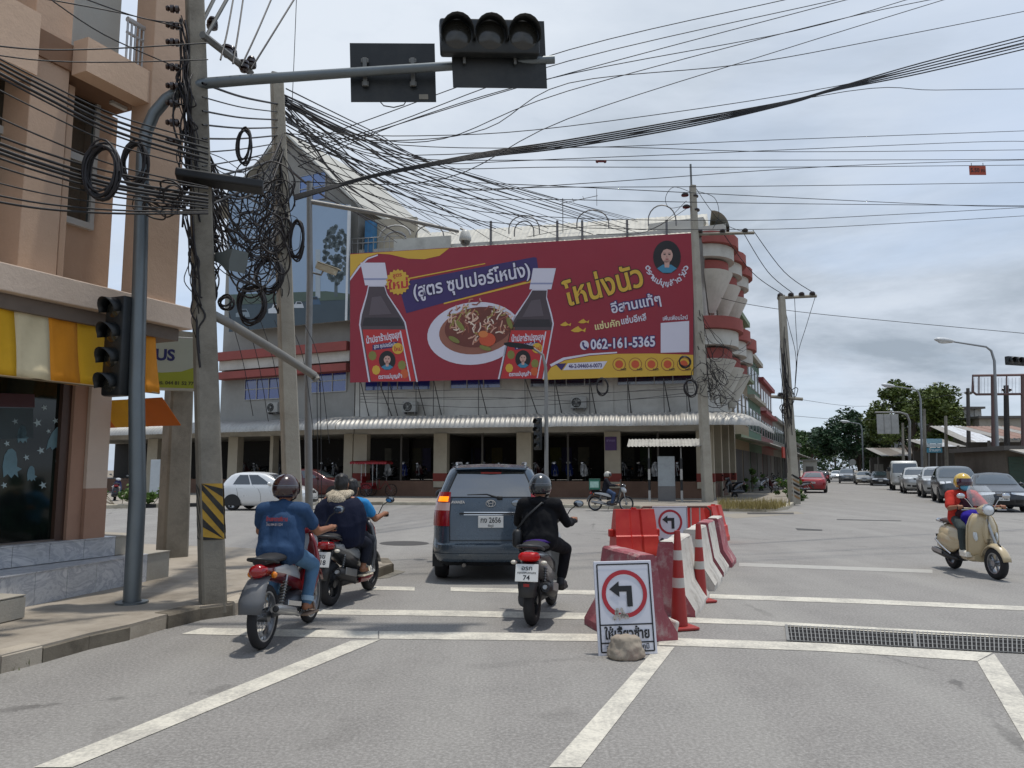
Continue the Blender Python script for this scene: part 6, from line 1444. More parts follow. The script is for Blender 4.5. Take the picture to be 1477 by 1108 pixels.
# 4. cream retro scooter, coming towards the camera --------------------------------------------------
pv = G(1406, 828); b4 = thing('retro_scooter', 'cream retro scooter with clear fly screen turning in front of the waiting cars', 'scooter', (pv.x, pv.y, 0), R(-90 - 4))
retro_scooter(b4)
def red_extra(t, side, hd, chest, pel):
    APR = fabric('#2a1f52', .2); DKP = fabric('#3b1f28', .2)
    m = MB(); m.ell(chest + Vector((.075, 0, -.10)), (.085, .135, .20)); m.ell(pel + Vector((.16, 0, .03)), (.16, .17, .10)); ob('apron', remeshed(m, .012, 4, .5, (.01, 12, (1, 1, .7))), t).data.materials.append(DKP)
    m = MB(); m.ell(pel + Vector((.30, .03, -.02)), (.13, .18, .14)); m.ell(pel + Vector((.36, -.02, -.14)), (.07, .14, .13)); ob('purple_bag', remeshed(m, .012, 4, .5, (.02, 10, (1, 1, .7))), t).data.materials.append(fabric('#2b1f8a', .2))
    for s_ in (-1, 1): MB().tube([chest + Vector((.13, .07 * s_, .02)), chest + Vector((.10, .085 * s_, .12)), chest + Vector((.0, .08 * s_, .185)), chest + Vector((-.1, .07 * s_, .12))], .016, 6).build('apron_strap', DKP, t, smooth=60)
    m = MB(); m.ell(hd + Vector((.062, 0, -.055)), (.058, .075, .062), nu=18, nv=12); ob('face_mask', remeshed(m, .008, 3, .5), t).data.materials.append(M('#5fa3bd', .7, var=.05))
    for s_ in (-1, 1):
        MB().ell(hd + Vector((.088, .032 * s_, .012)), (.010, .015, .008), nu=10, nv=8).build('eye', M('#1a1210', .2), t, smooth=60); MB().box(hd + Vector((.09, .034 * s_, .032)), (.008, .034, .006)).build('eyebrow', HAIRM, t)
person('person', 'rider in red polo shirt and yellow helmet with blue face mask on the cream scooter', b4.location, b4.rotation_euler.z, ride(seat=.84, back=-.28, h=.45, grip=(.315, .315, 1.03), foot=(.11, .20, .385), knee=(.11, .20, .70), wide=.185), '#b5352b', '#3c4444', shoe='#d9d3c4', sleeve=.8, helmet=('#c9a63a', M('#3a1830', .06, coat=1.0, var=.1), 'open'), trouser_len=.95, extra=red_extra)
# ------------------------------------------------------------------ poles, signals, cameras
STEEL = M('#6f7679', .42, .6, var=.15, scale=6, dirt=.25); SIGB = M('#191d1f', .45, var=.2, dirt=.2, dcol='#57544c'); LENS = M('#2b2a26', .2, var=.2, coat=.4)
def lp(p, o): return tuple(Vector(p) - Vector(o.location))
def sq_pole(name, label, base, top, w0, w1, mat=CONC_POLE, rz=0.4, cat='utility pole', group=None):
    """tapered square concrete pole with chamfered edges between two points"""
    t = thing(name, label, cat, base, 0, group); a = Vector((0, 0, -.1)); b = Vector(top) - Vector(base); rr = []
    for i in range(9):
        k = i / 8; c = a.lerp(b, k); w_ = (w0 + (w1 - w0) * k) / 2; ch = w_ * .18
        pts = [(w_, w_ - ch), (w_ - ch, w_), (-w_ + ch, w_), (-w_, w_ - ch), (-w_, -w_ + ch), (-w_ + ch, -w_), (w_ - ch, -w_), (w_, -w_ + ch)]
        rr.append([(c.x + x * math.cos(rz) - y * math.sin(rz), c.y + x * math.sin(rz) + y * math.cos(rz), c.z) for x, y in pts])
    MB().loft(rr).build('shaft', mat, t)
    return t
bp1 = G(308, 869, .145); tp1 = AT(279, -60, bp1.y)
P1 = sq_pole('utility_pole', 'thick weathered concrete utility pole with yellow and black band at the near corner', bp1, tp1, .262, .19, rz=.55)
dirp = (tp1 - bp1)
def pole_pt(base, top, z): k = (z - base.z) / (top.z - base.z); return Vector(base).lerp(Vector(top), k)
# hazard stripes: slanted painted strips wrapped on the pole
YB, KB = M('#b08a2c', .7, var=.25, scale=9, dirt=.4), M('#191816', .7, var=.3, dirt=.3, dcol='#6b6556')
zb0_ = 1.6 - (775 - 678) / F_PX * bp1.y; zb1_ = 1.6 - (697 - 678) / F_PX * bp1.y
def wrap(z0, z1, mat, sk, face, off, ht):
    """one face strip, skewed by sk"""
    w_ = .262 / 2; rz = .55; ch = w_ * .84
    q = [(-ch, z0 - sk), (ch, z0 + sk), (ch, z1 + sk), (-ch, z1 - sk)]
    out = []
    for x, z in q:
        z = max(zb0_, min(zb1_, z)); c = pole_pt(bp1, tp1, z) - bp1; w2 = .131 + (.095 - .131) * ((z - bp1.z) / (tp1.z - bp1.z)) + off
        lx, ly = (x, -w2) if face == 0 else (w2, x) if face == 1 else (-w2, -x)
        out.append((c.x + lx * math.cos(rz) - ly * math.sin(rz), c.y + lx * math.sin(rz) + ly * math.cos(rz), z - bp1.z))
    return MB().poly(out).build('painted_band', mat, P1)
for f_ in (0, 1, 2):
    wrap(zb0_, zb1_, YB, 0, f_, .003, 0)
    for k in range(-2, 6): wrap(zb0_ + k * .20, zb0_ + k * .20 + .095, KB, -.14 if f_ != 1 else .14, f_, .006, 0)
bp2 = G(426, 815, .145); tp2 = AT(399, 108, bp2.y)
P2 = sq_pole('utility_pole', 'slimmer concrete utility pole wrapped in cables behind the riders', bp2, tp2, .27, .19, CONC_LIGHT, rz=.5)
bp3 = G(248, 803, .145); P3 = sq_pole('utility_pole', 'short stout concrete post beside the shop under a sign box', bp3, AT(262, 480, bp3.y), .42, .36, CONC_POLE, rz=.75)
# insulators, cross-arms and clamps of the near pole
CER = M('#2a1712', .25, coat=.7, var=.2); GALVD = M('#6f6f6c', .5, .6, var=.2)
def insulator(parent, p, d=(0, 0, 1), k=1.0):
    MB().lathe([(.012, 0), (.05 * k, .01), (.055 * k, .04), (.03 * k, .05), (.052 * k, .065), (.05 * k, .10), (.025 * k, .11), (.04 * k, .125), (.03 * k, .15), (.001, .155)], lp(p, parent), d, 12).build('insulator', CER, parent, smooth=50)
y1 = bp1.y
ca = [AT(292, 50, y1 - .2), AT(362, 105, y1 + .9)]; MB().tube([lp(p, P1) for p in ca], .045, 6).build('cross_arm', GALVD, P1)
cb_ = [AT(255, 40, y1 - .05), AT(405, 122, y1 + 1.9)]
for i, (x, y) in enumerate(((306, 42), (328, 66), (334, 84), (352, 88), (362, 98))): insulator(P1, AT(x, y, y1 + .3 + .12 * i), (0, 0, -1) if i % 2 else (0, 0, 1), 1.3)
for y in (14, 38, 62, 98, 125, 150, 178, 205): insulator(P1, AT(259, y, y1 - .15), (-1, -.2, 0), .9)
for x0, y0, x1, y1_ in ((293, 30, 318, -20), (296, 55, 338, -20)): MB().tube([lp(AT(x0, y0, y1), P1), lp(AT(x1, y1_, y1 + .3), P1)], .022, 6).build('stay_rod', GALVD, P1)
MB().box(lp(AT(318, 262, y1 - .1), P1), (.95, .28, .10), rot=(0, .05, .3), bv=.02).build('splice_box', BLACKP, P1)
# lit lamp: steel street-light head clamped to the pole, and pipe bracket
MB().tube([lp(AT(303, 452, y1), P1), lp(AT(330, 466, y1 + .1), P1), lp(AT(400, 508, y1 + .9), P1), lp(AT(452, 541, y1 + 1.6), P1), lp(AT(457, 548, y1 + 1.6), P1)], .055, 12).build('pipe_bracket', M('#7d7a74', .5, .4, var=.2), P1, smooth=60)
def tube_thing(name, label, cat, pts, r, mat, group=None, n=6):
    o = thing(name, label, cat, pts[0], 0, group); return o
def loudspeaker():
    t = thing('horn_speaker', 'grey weatherproof horn loudspeaker strapped to the thick concrete pole', 'loudspeaker', AT(330, 375, y1 + .05))
    MB().loft([[(x, y * k, z * k) for y, z in ((-.14, -.12), (.14, -.12), (.16, .0), (.14, .13), (-.14, .13), (-.16, 0))] for x, k in ((-.16, .4), (-.05, .55), (.06, .9), (.14, 1.0))]).build('horn', M('#555c5b', .5, var=.2), t, smooth=30)
    MB().tube([(-.16, 0, 0), (-.30, 0, .05)], .03, 8).build('mount', GALVD, t); t.rotation_euler = (0.1, .25, -.3)
loudspeaker()
# signal mast ------------------------------------------------------------------------------------
bs = G(190, 870, .145); ys = bs.y
SM = thing('signal_mast', 'grey steel signal mast with a long curved arm over the road', 'signal pole', bs)
def ap(px, py, dy=0.0): return lp(AT(px, py, ys + dy), SM)
pts = [(0, 0, -.1), (0.0, 0, 1.2)] + [ap(197, 560), ap(203, 350), ap(206, 225), ap(211, 190), ap(222, 164), ap(240, 143), ap(264, 128), ap(300, 120), ap(360, 115), ap(420, 111), ap(520, 104), ap(640, 96), ap(800, 86)]
MB().tube(pts, [.092, .090, .086, .078, .073, .071, .07, .068, .066, .064, .062, .06, .056, .053, .048], 16).build('mast', STEEL, SM, smooth=60)
MB().lathe([(.17, 0), (.17, .02), (.10, .022)], (0, 0, 0), (0, 0, 1), 16).build('foot_plate', STEEL, SM)
def signal(name, label, pos, rot, n, pitch, vertical=True, lens_r=.105, visor=.2, w_=.31, plate_sz=None, group=None):
    """lamp box facing local -y"""
    t = thing(name, label, 'traffic light', pos, 0, group, rot=rot); L_ = pitch * n
    sz = (w_, .17, L_) if vertical else (L_, .17, w_)
    MB().box((0, 0, 0), sz, bv=.03).build('housing', SIGB, t, smooth=40)
    for i in range(n):
        c = (i - (n - 1) / 2) * pitch; cx_, cz_ = (0, -c) if vertical else (c, 0)
        ln = MB().lathe([(.001, .03), (lens_r * .6, .022), (lens_r, 0)], (cx_, -.086, cz_), (0, -1, 0), 20).build('lens', LENS, t, smooth=60)
        rr = []
        for j in range(13):
            q = R(-20) + R(220) * j / 12; ln_ = visor * (.62 + .38 * math.sin(max(0, min(math.pi, q)))); k = lens_r * 1.14
            rr.append([(cx_ + k * math.cos(q), -.084, cz_ + k * math.sin(q)), (cx_ + k * 1.04 * math.cos(q), -.084 - ln_, cz_ + k * 1.04 * math.sin(q) - .02)])
        o = MB().loft(rr, closed=False).build('visor', SIGB, t, smooth=60); o.modifiers.new('t', 'SOLIDIFY').thickness = .006
    if plate_sz: MB().box((plate_sz[2], .11, plate_sz[3]), (plate_sz[0], .012, plate_sz[1])).build('backplate', SIGB, t)
    return t
signal('traffic_light', 'upright four lamp traffic light on the signal mast beside the striped awning', AT(171, 500, ys - .02), (0, 0, R(-24)), 4, .285, True, .105, .17, .30, group=None)
for y in (440, 560): MB().tube([ap(180, y, -.02), ap(201, y)], .02, 6).build('head_clamp', STEEL, SM)
t3 = signal('traffic_light', 'three lamp traffic light lying sideways on the mast arm over the road', AT(706, 56, ys - .22), (R(6), R(-3.5), R(8)), 3, .385, False, .165, .20, .40, (1.12, .80, .12, -.13))
# second head on the arm, facing away: only its dark back panel shows
t4 = thing('traffic_light', 'dark backplate of a traffic light on the mast arm facing away from us', 'traffic light', AT(567, 105, ys + .15), rot=(R(4), R(-2.0), R(4)))
MB().box((0, 0, 0), (1.02, .014, .72)).build('backplate', SIGB, t4)
MB().box((0, .10, 0), (.95, .17, .34), bv=.02).build('housing', SIGB, t4)
for x in (-.33, .24): 
    MB().box((x, -.05, .12), (.09, .03, .05), bv=.006).box((x, -.05, -.16), (.08, .03, .06), bv=.006).box((x, -.07, -.02), (.05, .02, .34), bv=.004).build('clamp', GALVD, t4)
MB().box((.36, -.01, -.30), (.11, .006, .06)).build('maker_plate', M('#8a857a', .5), t4)
MB().tube([(-.16, 0, -.36), (-.12, -.01, -.41), (0, -.01, -.43), (.12, -.01, -.40), (.14, 0, -.36)], .007, 6).build('loose_cable', BLACKP, t4, smooth=60)
for x in (-.3, .3): MB().box((x, .06, -.2), (.03, .03, .14)).build('clamp', GALVD, t3)
# camera mast behind the slim pole ------------------------------------------------------------------
bc = G(436, 800, .145); yc = bc.y + .3
CM = thing('camera_mast', 'thin galvanised mast with sloping arm carrying surveillance cameras', 'camera pole', (bc.x + .05, yc, .145))
def cpn(px, py, dy=0): return lp(AT(px, py, yc + dy), CM)
MB().tube([(0, 0, -.1), cpn(444, 560), cpn(447, 400), cpn(446, 262)], [.075, .065, .06, .05], 12).build('mast', GALV, CM, smooth=60)
MB().tube([cpn(447, 291), cpn(540, 307, .3), cpn(662, 334, .6)], [.045, .04, .03], 10).build('arm', GALV, CM, smooth=60)
DM = thing('dome_camera', 'white dome surveillance camera hanging from the mast arm before the billboard', 'camera', AT(671, 344, yc + .6))
MB().lathe([(.001, .17), (.05, .165), (.085, .12), (.115, .02), (.12, -.04), (.10, -.06)], (0, 0, 0), (0, 0, 1), 20).build('housing', M('#b9b9b4', .4), DM, smooth=60)
MB().lathe([(.10, -.055), (.085, -.11), (.05, -.14), (.001, -.15)], (0, 0, 0), (0, 0, 1), 20).build('dome', glass_dark('#15171a', .05), DM, smooth=60); MB().tube([(0, 0, .16), (-.1, 0, .2)], .02, 6).build('bracket', GALV, DM)
BC = thing('bullet_camera', 'white box surveillance camera on the thin mast beside the printed panel', 'camera', AT(471, 388, yc), rot=(0, .38, -.25))
MB().box((0, 0, 0), (.40, .13, .12), bv=.015).build('housing', M('#b5ad97', .5), BC); MB().box((.03, 0, .07), (.46, .15, .015), bv=.004).build('sunshade', M('#c0b8a2', .5), BC)
MB().tube([(-.05, 0, -.06), (-.06, 0, -.14), (-.3, 0, -.16)], .018, 8).build('bracket', GALV, BC, smooth=60)
# sign box on the stout post
SB = thing('sign_box', 'green and white lightbox sign above the stout post beside the shop', 'sign', AT(254, 525, bp3.y - .35), rot=(0, 0, R(18)))
MB().box((0, 0, 0), (.86, .22, .90), bv=.01).build('case', M('#a9aca8', .5), SB); MB().poly([(-.41, -.114, -.42), (.41, -.114, -.42), (.41, -.114, -.02), (.1, -.114, -.14), (-.2, -.114, -.17), (-.41, -.114, -.16)]).build('green_print', M('#8f9a2e', .5, var=.1), SB)
MB().poly([(-.41, -.1135, -.16), (-.2, -.1135, -.17), (.1, -.1135, -.14), (.41, -.1135, -.02), (.41, -.1135, .42), (-.41, -.1135, .42)]).build('white_print', M('#a3ada2', .5, var=.1), SB)
lettering('US', .26, M('#1c2560', .5), SB, Matrix.Translation((-.16, -.118, .12)) @ Matrix.Rotation(R(90), 4, 'X'), .010, .30)
lettering('โทร. 044 81 52 77', .08, M('#3b3d22', .5), SB, Matrix.Translation((.0, -.118, -.34)) @ Matrix.Rotation(R(90), 4, 'X'), .003, .6)
WB_ = thing('white_board', 'narrow white board standing behind the stout post across the street', 'sign', G(222, 718, .145))
MB().box((0, 0, 1.0), (.5, .06, 2.0), bv=.01).build('board', M('#b5bcc0', .5), WB_); MB().box((0, 0, .05), (.6, .3, .1)).build('foot', GALV, WB_)
# ------------------------------------------------------------------ far mast with signal before the showroom
bf = FA.o + FA.e * FA.u(788, 7.0, 690) - FA.n * 7.0
FM = thing('signal_mast', 'thin pale signal mast with a curved lamp arm in front of the showroom', 'signal pole', (bf.x, bf.y, .145))
yf = bf.y
MB().tube([(0, 0, -.1), lp(AT(788, 560, yf), FM), lp(AT(787, 530, yf), FM), lp(AT(783, 512, yf), FM), lp(AT(770, 503, yf), FM), lp(AT(752, 498, yf), FM)], [.10, .085, .07, .06, .055, .05], 12).build('mast', GALV, FM, smooth=60)
MB().loft([[lp(AT(x, y, yf + dy), FM) for y, dy in ((y0 - 3 * k, -.12), (y0 - 3 * k, .12), (y0 + 3 * k, .12), (y0 + 3 * k, -.12))] for x, y0, k in ((770, 502, .8), (752, 499, 1.3), (735, 497, 1.2), (727, 496, .5))]).build('lamp_head', BLACKP, FM)
signal('traffic_light', 'upright four lamp traffic light on the thin mast before the showroom', AT(776, 626, yf - .1), (0, 0, R(-30)), 4, .36, True, .13, .2, .36)
# ------------------------------------------------------------------ poles on the far pavement
def hpole(label, pxb, pyb, pxt, pyt, w0, w1, arms, zb_=.145, mat=CONC_LIGHT, group=None):
    b = G(pxb, pyb, zb_); tp = AT(pxt, pyt, b.y); t = sq_pole('utility_pole', label, b, tp, w0, w1, mat, rz=.2, group=group)
    for (x0, y0, x1, y1_, nins) in arms:
        a, c = AT(x0, y0, b.y), AT(x1, y1_, b.y - .3); MB().tube([lp(a, t), lp(c, t)], .075, 4).build('cross_arm', CONC_POLE, t)
        for i in range(nins): insulator(t, a.lerp(c, (i + .3) / max(1, nins - .3)) + Vector((0, 0, .07)), (0, 0, 1), 2.6)
    return t
HP1 = hpole('tall concrete pole with a wooden cross arm at the right end of the red billboard', 1021, 724, 999, 268, .42, .26, [(1000, 338, 1088, 336, 3)])
MB().tube([lp(AT(998, 290, HP1.location.y), HP1), lp(AT(996, 237, HP1.location.y), HP1)], .05, 6).build('top_spike', GALVD, HP1)
for x, y in ((988, 283), (990, 300), (1002, 285), (1004, 305)): insulator(HP1, AT(x, y, HP1.location.y), (0, 0, 1), 3.4)
HP2 = hpole('leaning concrete pole with three insulators at the corner of the main road', 1146, 724, 1127, 426, .42, .26, [(1121, 430, 1178, 427, 4), (1112, 572, 1158, 576, 1)])
for k in range(6):
    zz_ = .25 + .18 * k; MB().box((.0 - .0 * zz_, -.222, zz_), (.40, .006, .085), rot=(0, .5, .0)).build('painted_band', KB if k % 2 else M('#8b6a44', .7, var=.2), HP2)
# ------------------------------------------------------------------ concrete barriers, cones, signs in the middle of the road
def jmat(name, c0, c1, split, bias):
    b = NB(name); n = b.noise(2.0, 6, .65); c = b.mix(b.ramp(n, [(.35, 0.0), (.7, 1.0)]), lin(c0), lin(c1))
    c = b.mix(b.ramp(b.noise(5, 8, .75), [(.5, 0.0), (.68, .75)]), c, lin(split)); b.bump(b.noise(12, 6, .7), .4, .015)
    return b.out(c, .85, 0, .3)
PINK = jmat('faded_red_paint', '#8f4f55', '#a4636a', '#b7a9a3', 0); WHTP = jmat('faded_white_paint', '#bdb7ae', '#cdc8bf', '#8e857b', 0)
def jersey(label, px, py, heading, ln, top_m, side_m, end_m, h_=.80, group='concrete barriers in a row in the road'):
    """px,py: near right foot; concrete profile swept along its length, painted in panels"""
    p = G(px, py); t = thing('concrete_barrier', label, 'barrier', p, R(90 - heading), group)
    prof_ = [(-.30, 0), (-.30, .07), (-.17, .28), (-.09, h_ - .02), (-.07, h_), (.07, h_), (.09, h_ - .02), (.17, .28), (.30, .07), (.30, 0)]
    def sweep(idx, mat, name, x0=0.0, x1=ln):
        nseg = 8; rr = []
        for k in range(nseg + 1):
            x = x0 + (x1 - x0) * k / nseg; rr.append([(x, .30 + prof_[i][0] + random.uniform(-.005, .005), max(0, prof_[i][1] + random.uniform(-.006, .006) * (prof_[i][1] > 0))) for i in idx])
        MB().loft(rr, closed=False).build(name, mat, t, smooth=30)
    sweep([3, 4, 5, 6], top_m, 'painted_top'); sweep([6, 7, 8, 9], side_m[0], 'side_face'); sweep([0, 1, 2, 3], side_m[1], 'side_face')
    for x in (0.0, ln): MB().poly([(x, .30 + a, z) for a, z in (prof_ if x == 0 else prof_[::-1])]).build('end_face', end_m, t)
    return t
H1r = 21.0
jersey('faded red barrier with chipped white foot, behind the large left turn sign', 978, 924, 21 - 35, .95, PINK, (PINK, PINK), PINK)
MB().box((.5, -.0, .05), (.9, .05, .24), rot=(.25, 0, 0), bv=.02).build('white_foot', WHTP, bpy.data.objects['concrete_barrier'])
jersey('white topped barrier with faded red flanks between the two road cones', 1003, 891, H1r, 1.3, WHTP, (PINK, WHTP), PINK)
jersey('all white barrier standing behind the farther road cone', 1031, 853, H1r, 1.0, WHTP, (WHTP, WHTP), WHTP)
jersey('grey white barrier with red top edge, fourth in the row of barriers', 1044, 832, H1r, .8, PINK, (WHTP, WHTP), PINK)
jersey('white and red barrier ending the row before the open junction', 1056, 819, H1r, .8, WHTP, (PINK, PINK), PINK)
CON_R, CON_W = M('#992723', .5, var=.15, dirt=.25), M('#b5b0a8', .5, var=.1, dirt=.2)
def cone(label, px, py, h_):
    p = G(px, py); t = thing('road_cone', label, 'cone', p, .3, 'road cones by the barriers')
    MB().box((0, 0, .02), (.30, .30, .03), bv=.012).build('base', CON_R, t); r0, r1 = .088, .03; rr = lambda z: r0 + (r1 - r0) * z / h_
    zs2 = [0.04, h_ * .42, h_ * .52, h_ * .70, h_ * .80, h_]
    for i, (a, b) in enumerate(zip(zs2, zs2[1:])): MB().lathe([(rr(a), a), (rr(b), b)] + ([(.0, b)] if i == 4 else []), (0, 0, 0), (0, 0, 1), 18).build('sleeve', CON_W if i in (1, 3) else CON_R, t, smooth=60)
cone('slim red road cone with white bands beside the faded red barrier', 980, 907, .98); cone('slim red road cone with white bands beside the all white barrier', 1010, 868, .94)
# sign plates
REDS, BLKS, WHS = M('#a5202c', .5, var=.1, dirt=.12), M('#16171a', .5, var=.1), M('#c9cad2', .5, var=.05, dirt=.12, dcol='#8b8578')
def turn_sign(t, w_, h_, cz, r, mtx=None):
    S = lambda x, z, k=1: (x, -.012 - .003 * k, z)
    MB().box((0, 0, h_ / 2), (w_, .02, h_), bv=.006).build('sign_plate', WHS, t)
    n = 40; ring = MB()
    for i in range(n):
        a, b = 2 * math.pi * i / n, 2 * math.pi * (i + 1) / n
        ring.poly([S(r * math.cos(a), cz + r * math.sin(a)), S(r * math.cos(b), cz + r * math.sin(b)), S(r * .82 * math.cos(b), cz + r * .82 * math.sin(b)), S(r * .82 * math.cos(a), cz + r * .82 * math.sin(a))][::-1])
    ring.build('red_ring', REDS, t)
    k = r * .92
    MB().poly([S(x * k, cz + z * k, 2) for x, z in ((-.72, .22), (-.25, .58), (-.25, .36), (.36, .36), (.36, -.58), (.10, -.58), (.10, .10), (-.25, .10), (-.25, -.14))]).build('arrow', BLKS, t)
def rect_line(t, x0, z0, x1, z1, w_, k=1):
    dx, dz = x1 - x0, z1 - z0; l = math.hypot(dx, dz); nx, nz = -dz / l * w_ / 2, dx / l * w_ / 2
    MB().poly([(x0 + nx, -.012 - .003 * k, z0 + nz), (x0 - nx, -.012 - .003 * k, z0 - nz), (x1 - nx, -.012 - .003 * k, z1 - nz), (x1 + nx, -.012 - .003 * k, z1 + nz)]).build('black_border', BLKS, t)
ps = G(906, 945); TS = thing('turn_left_sign', 'large left turn sign with a second text panel leaning on the faded red barrier', 'sign', ps, rot=(R(-9), R(-.8), R(6)))
turn_sign(TS, .525, .80, .515, .205)
for a in ((-.235, .255, .235, .255), (-.235, .77, .235, .77), (-.235, .03, .235, .03), (-.235, .03, -.235, .77), (.235, .03, .235, .77), (-.235, .105, .235, .105)): rect_line(TS, *a, .012)
XT = lambda x, z, k=2: Matrix.Translation((x, -.012 - .003 * k, z)) @ Matrix.Rotation(R(90), 4, 'X')
lettering('ให้เลี้ยวซ้าย', .12, BLKS, TS, XT(.0, .175), .004, .40); lettering('จราจร ภ.จว.ชัยภูมิ', .06, BLKS, TS, XT(0, .067), .001, .38)
rub = MB(); rg = random.Random(5)
for i in range(26): x, z = rg.gauss(-.06, .035), rg.gauss(.335, .02); s_ = rg.uniform(.006, .02); rub.poly([(x + s_ * math.cos(k * 1.26 + i), -.0225, z + s_ * 1.3 * math.sin(k * 1.26 + i)) for k in range(5)][::-1])
rub.build('scuffs', M('#a9a39b', .8, var=.3), TS, fix=False)
LPp = G(903, 950); LM = thing('concrete_lump', 'broken concrete lump holding down the foot of the large turn sign', 'concrete block', LPp)
m = MB(); m.loft([[(r_ * math.cos(q) * 1.15, r_ * .8 * math.sin(q), z) for q in [i * 2 * math.pi / 22 for i in range(22)]] for r_, z in ((.125, 0), (.145, .03), (.13, .10), (.105, .17), (.085, .19), (.0, .195))])
o = ob('lump', remeshed(m, .012, 2, .5, (.014, 14, (1, 1, 1))), LM); o.data.materials.append(jmat('lump_mat', '#8d8375', '#a59a8b', '#7c5f58', 0))
# steel crowd barrier with the second sign
pb = G(975, 797); BF = thing('crowd_barrier', 'rusty steel crowd barrier frame standing among the red plastic blocks', 'barrier', pb, R(6))
RST = M('#5a3f38', .6, .3, var=.3, scale=10)
wB, hB = .72, .88
MB().tube([(-wB, 0, 0), (-wB, 0, hB - .08), (-wB + .08, 0, hB), (wB - .08, 0, hB), (wB, 0, hB - .08), (wB, 0, 0)], .02, 8).build('hoop', RST, BF, smooth=60)
MB().tube([(-wB, 0, .25), (wB, 0, .25)], .016, 8).build('rail', RST, BF)
for x in (-.5, .32, .5): MB().tube([(x, 0, .25), (x, 0, hB)], .014, 8).build('upright', M('#a49c96', .5, .2, var=.2), BF)
for x in (-wB, wB): MB().tube([(x, -.25, .01), (x, .25, .01)], .02, 6).build('foot', RST, BF)
T2 = thing('turn_left_sign', 'smaller left turn sign hung on the crowd barrier frame', 'sign', G(967, 797) + Vector((0, -.06, .09)), rot=(R(-2), 0, R(5)))
turn_sign(T2, .70, .80, .50, .24); lettering('เลี้ยวซ้าย', .13, BLKS, T2, XT(0, .12), .004, .5)
for a in ((-.335, .785, .335, .785), (-.335, .015, .335, .015), (-.335, .015, -.335, .785), (.335, .015, .335, .785)): rect_line(T2, *a, .008)
# red water-filled blocks
RPL = NB('red_plastic'); RPL.bump(RPL.noise(9, 3), .15, .01); RPL = RPL.out(RPL.mix(RPL.ramp(RPL.noise(1.6, 5), [(.4, 0), (.75, 1)]), lin('#b81d18'), lin('#c9432f')), .42, 0, .45)
def plastic(label, px, py, rz, ln=1.0, h_=.80):
    t = thing('plastic_barrier', label, 'barrier', G(px, py), rz, 'red plastic road blocks'); rr = []
    for z, hw, k in ((0, .24, 1.0), (.10, .24, 1.0), (.14, .22, 1.0), (.34, .20, .98), (.36, .17, .97), (.40, .16, .96), (.60, .12, .94), (.74, .085, .92), (.80, .08, .90)):
        l = ln / 2 * k; rr.append([(-l, -hw, z * h_ / .8), (-l * .30, -hw, z * h_ / .8), (-l * .22, -hw + .03, z * h_ / .8), (l * .22, -hw + .03, z * h_ / .8), (l * .30, -hw, z * h_ / .8), (l, -hw, z * h_ / .8), (l, hw, z * h_ / .8), (-l, hw, z * h_ / .8)])
    MB().loft(rr).build('block', RPL, t, smooth=25)
    MB().lathe([(.05, 0), (.05, .03), (.0, .032)], (0, 0, h_), (0, 0, 1), 14).build('filler_cap', RPL, t)
    for s_ in (-1, 1): MB().box((s_ * (ln / 2 + .03), 0, .42), (.10, .10, .14), bv=.02).build('coupling_lug', RPL, t)
plastic('red plastic water barrier facing us on the showroom side of the crowd barrier', 915, 801, R(10), .84, .86)
plastic('red plastic water barrier behind the smaller turn left sign', 985, 790, R(14), 1.0, .82)
plastic('red plastic water barrier behind the last white concrete barrier', 1030, 781, R(60), .9, .80)
# ------------------------------------------------------------------ far rider, parked and showroom motorcycles, kiosk, trishaw
def joined(root, name):
    """one light mesh of a whole machine, for copies too far away to show parts"""
    vs, fs, mi, mats = [], [], [], []
    def rec(o, mt):
        mm = mt @ o.matrix_local
        if o.type == 'MESH':
            k = len(vs); vs.extend([tuple(mm @ v.co) for v in o.data.vertices]); m0 = o.data.materials[0]
            if m0 not in mats: mats.append(m0)
            for p_ in o.data.polygons: fs.append(tuple(i + k for i in p_.vertices)); mi.append(mats.index(m0))
        for c_ in ALLKIDS(o): rec(c_, mm)
    for c_ in ALLKIDS(root): rec(c_, Matrix.Identity(4))
    me = bpy.data.meshes.new(name); me.from_pydata(vs, [], fs)
    for m_ in mats: me.materials.append(m_)
    me.polygons.foreach_set('material_index', mi); me.polygons.foreach_set('use_smooth', [True] * len(fs)); me.set_sharp_from_angle(angle=R(50)); return me
def drop(root):
    for c_ in ALLKIDS(root):
        drop(c_)
    bpy.data.objects.remove(root)
protos = []
for i, (k, a, b) in enumerate((('u', '#3c0f14', '#8b8c8e'), ('s', '#1a2c66', '#b4b6b8'), ('u', '#1d1e22', '#5a5c60'), ('s', '#b0b2b4', '#2a2b2e'), ('s', '#1b1b1e', '#3a3b40'))):
    tmp = thing('tmp', 'temporary', 'tmp')
    (underbone if k == 'u' else scooter)(tmp, a, b); protos.append(joined(tmp, 'motorcycle')); drop(tmp)
def moto(i, label, pos, rz, group):
    o = ob('parked_motorcycle', protos[i]); o.location = pos; o.rotation_euler = (R(6), 0, rz); return tag(o, label, 'motorcycle', group)
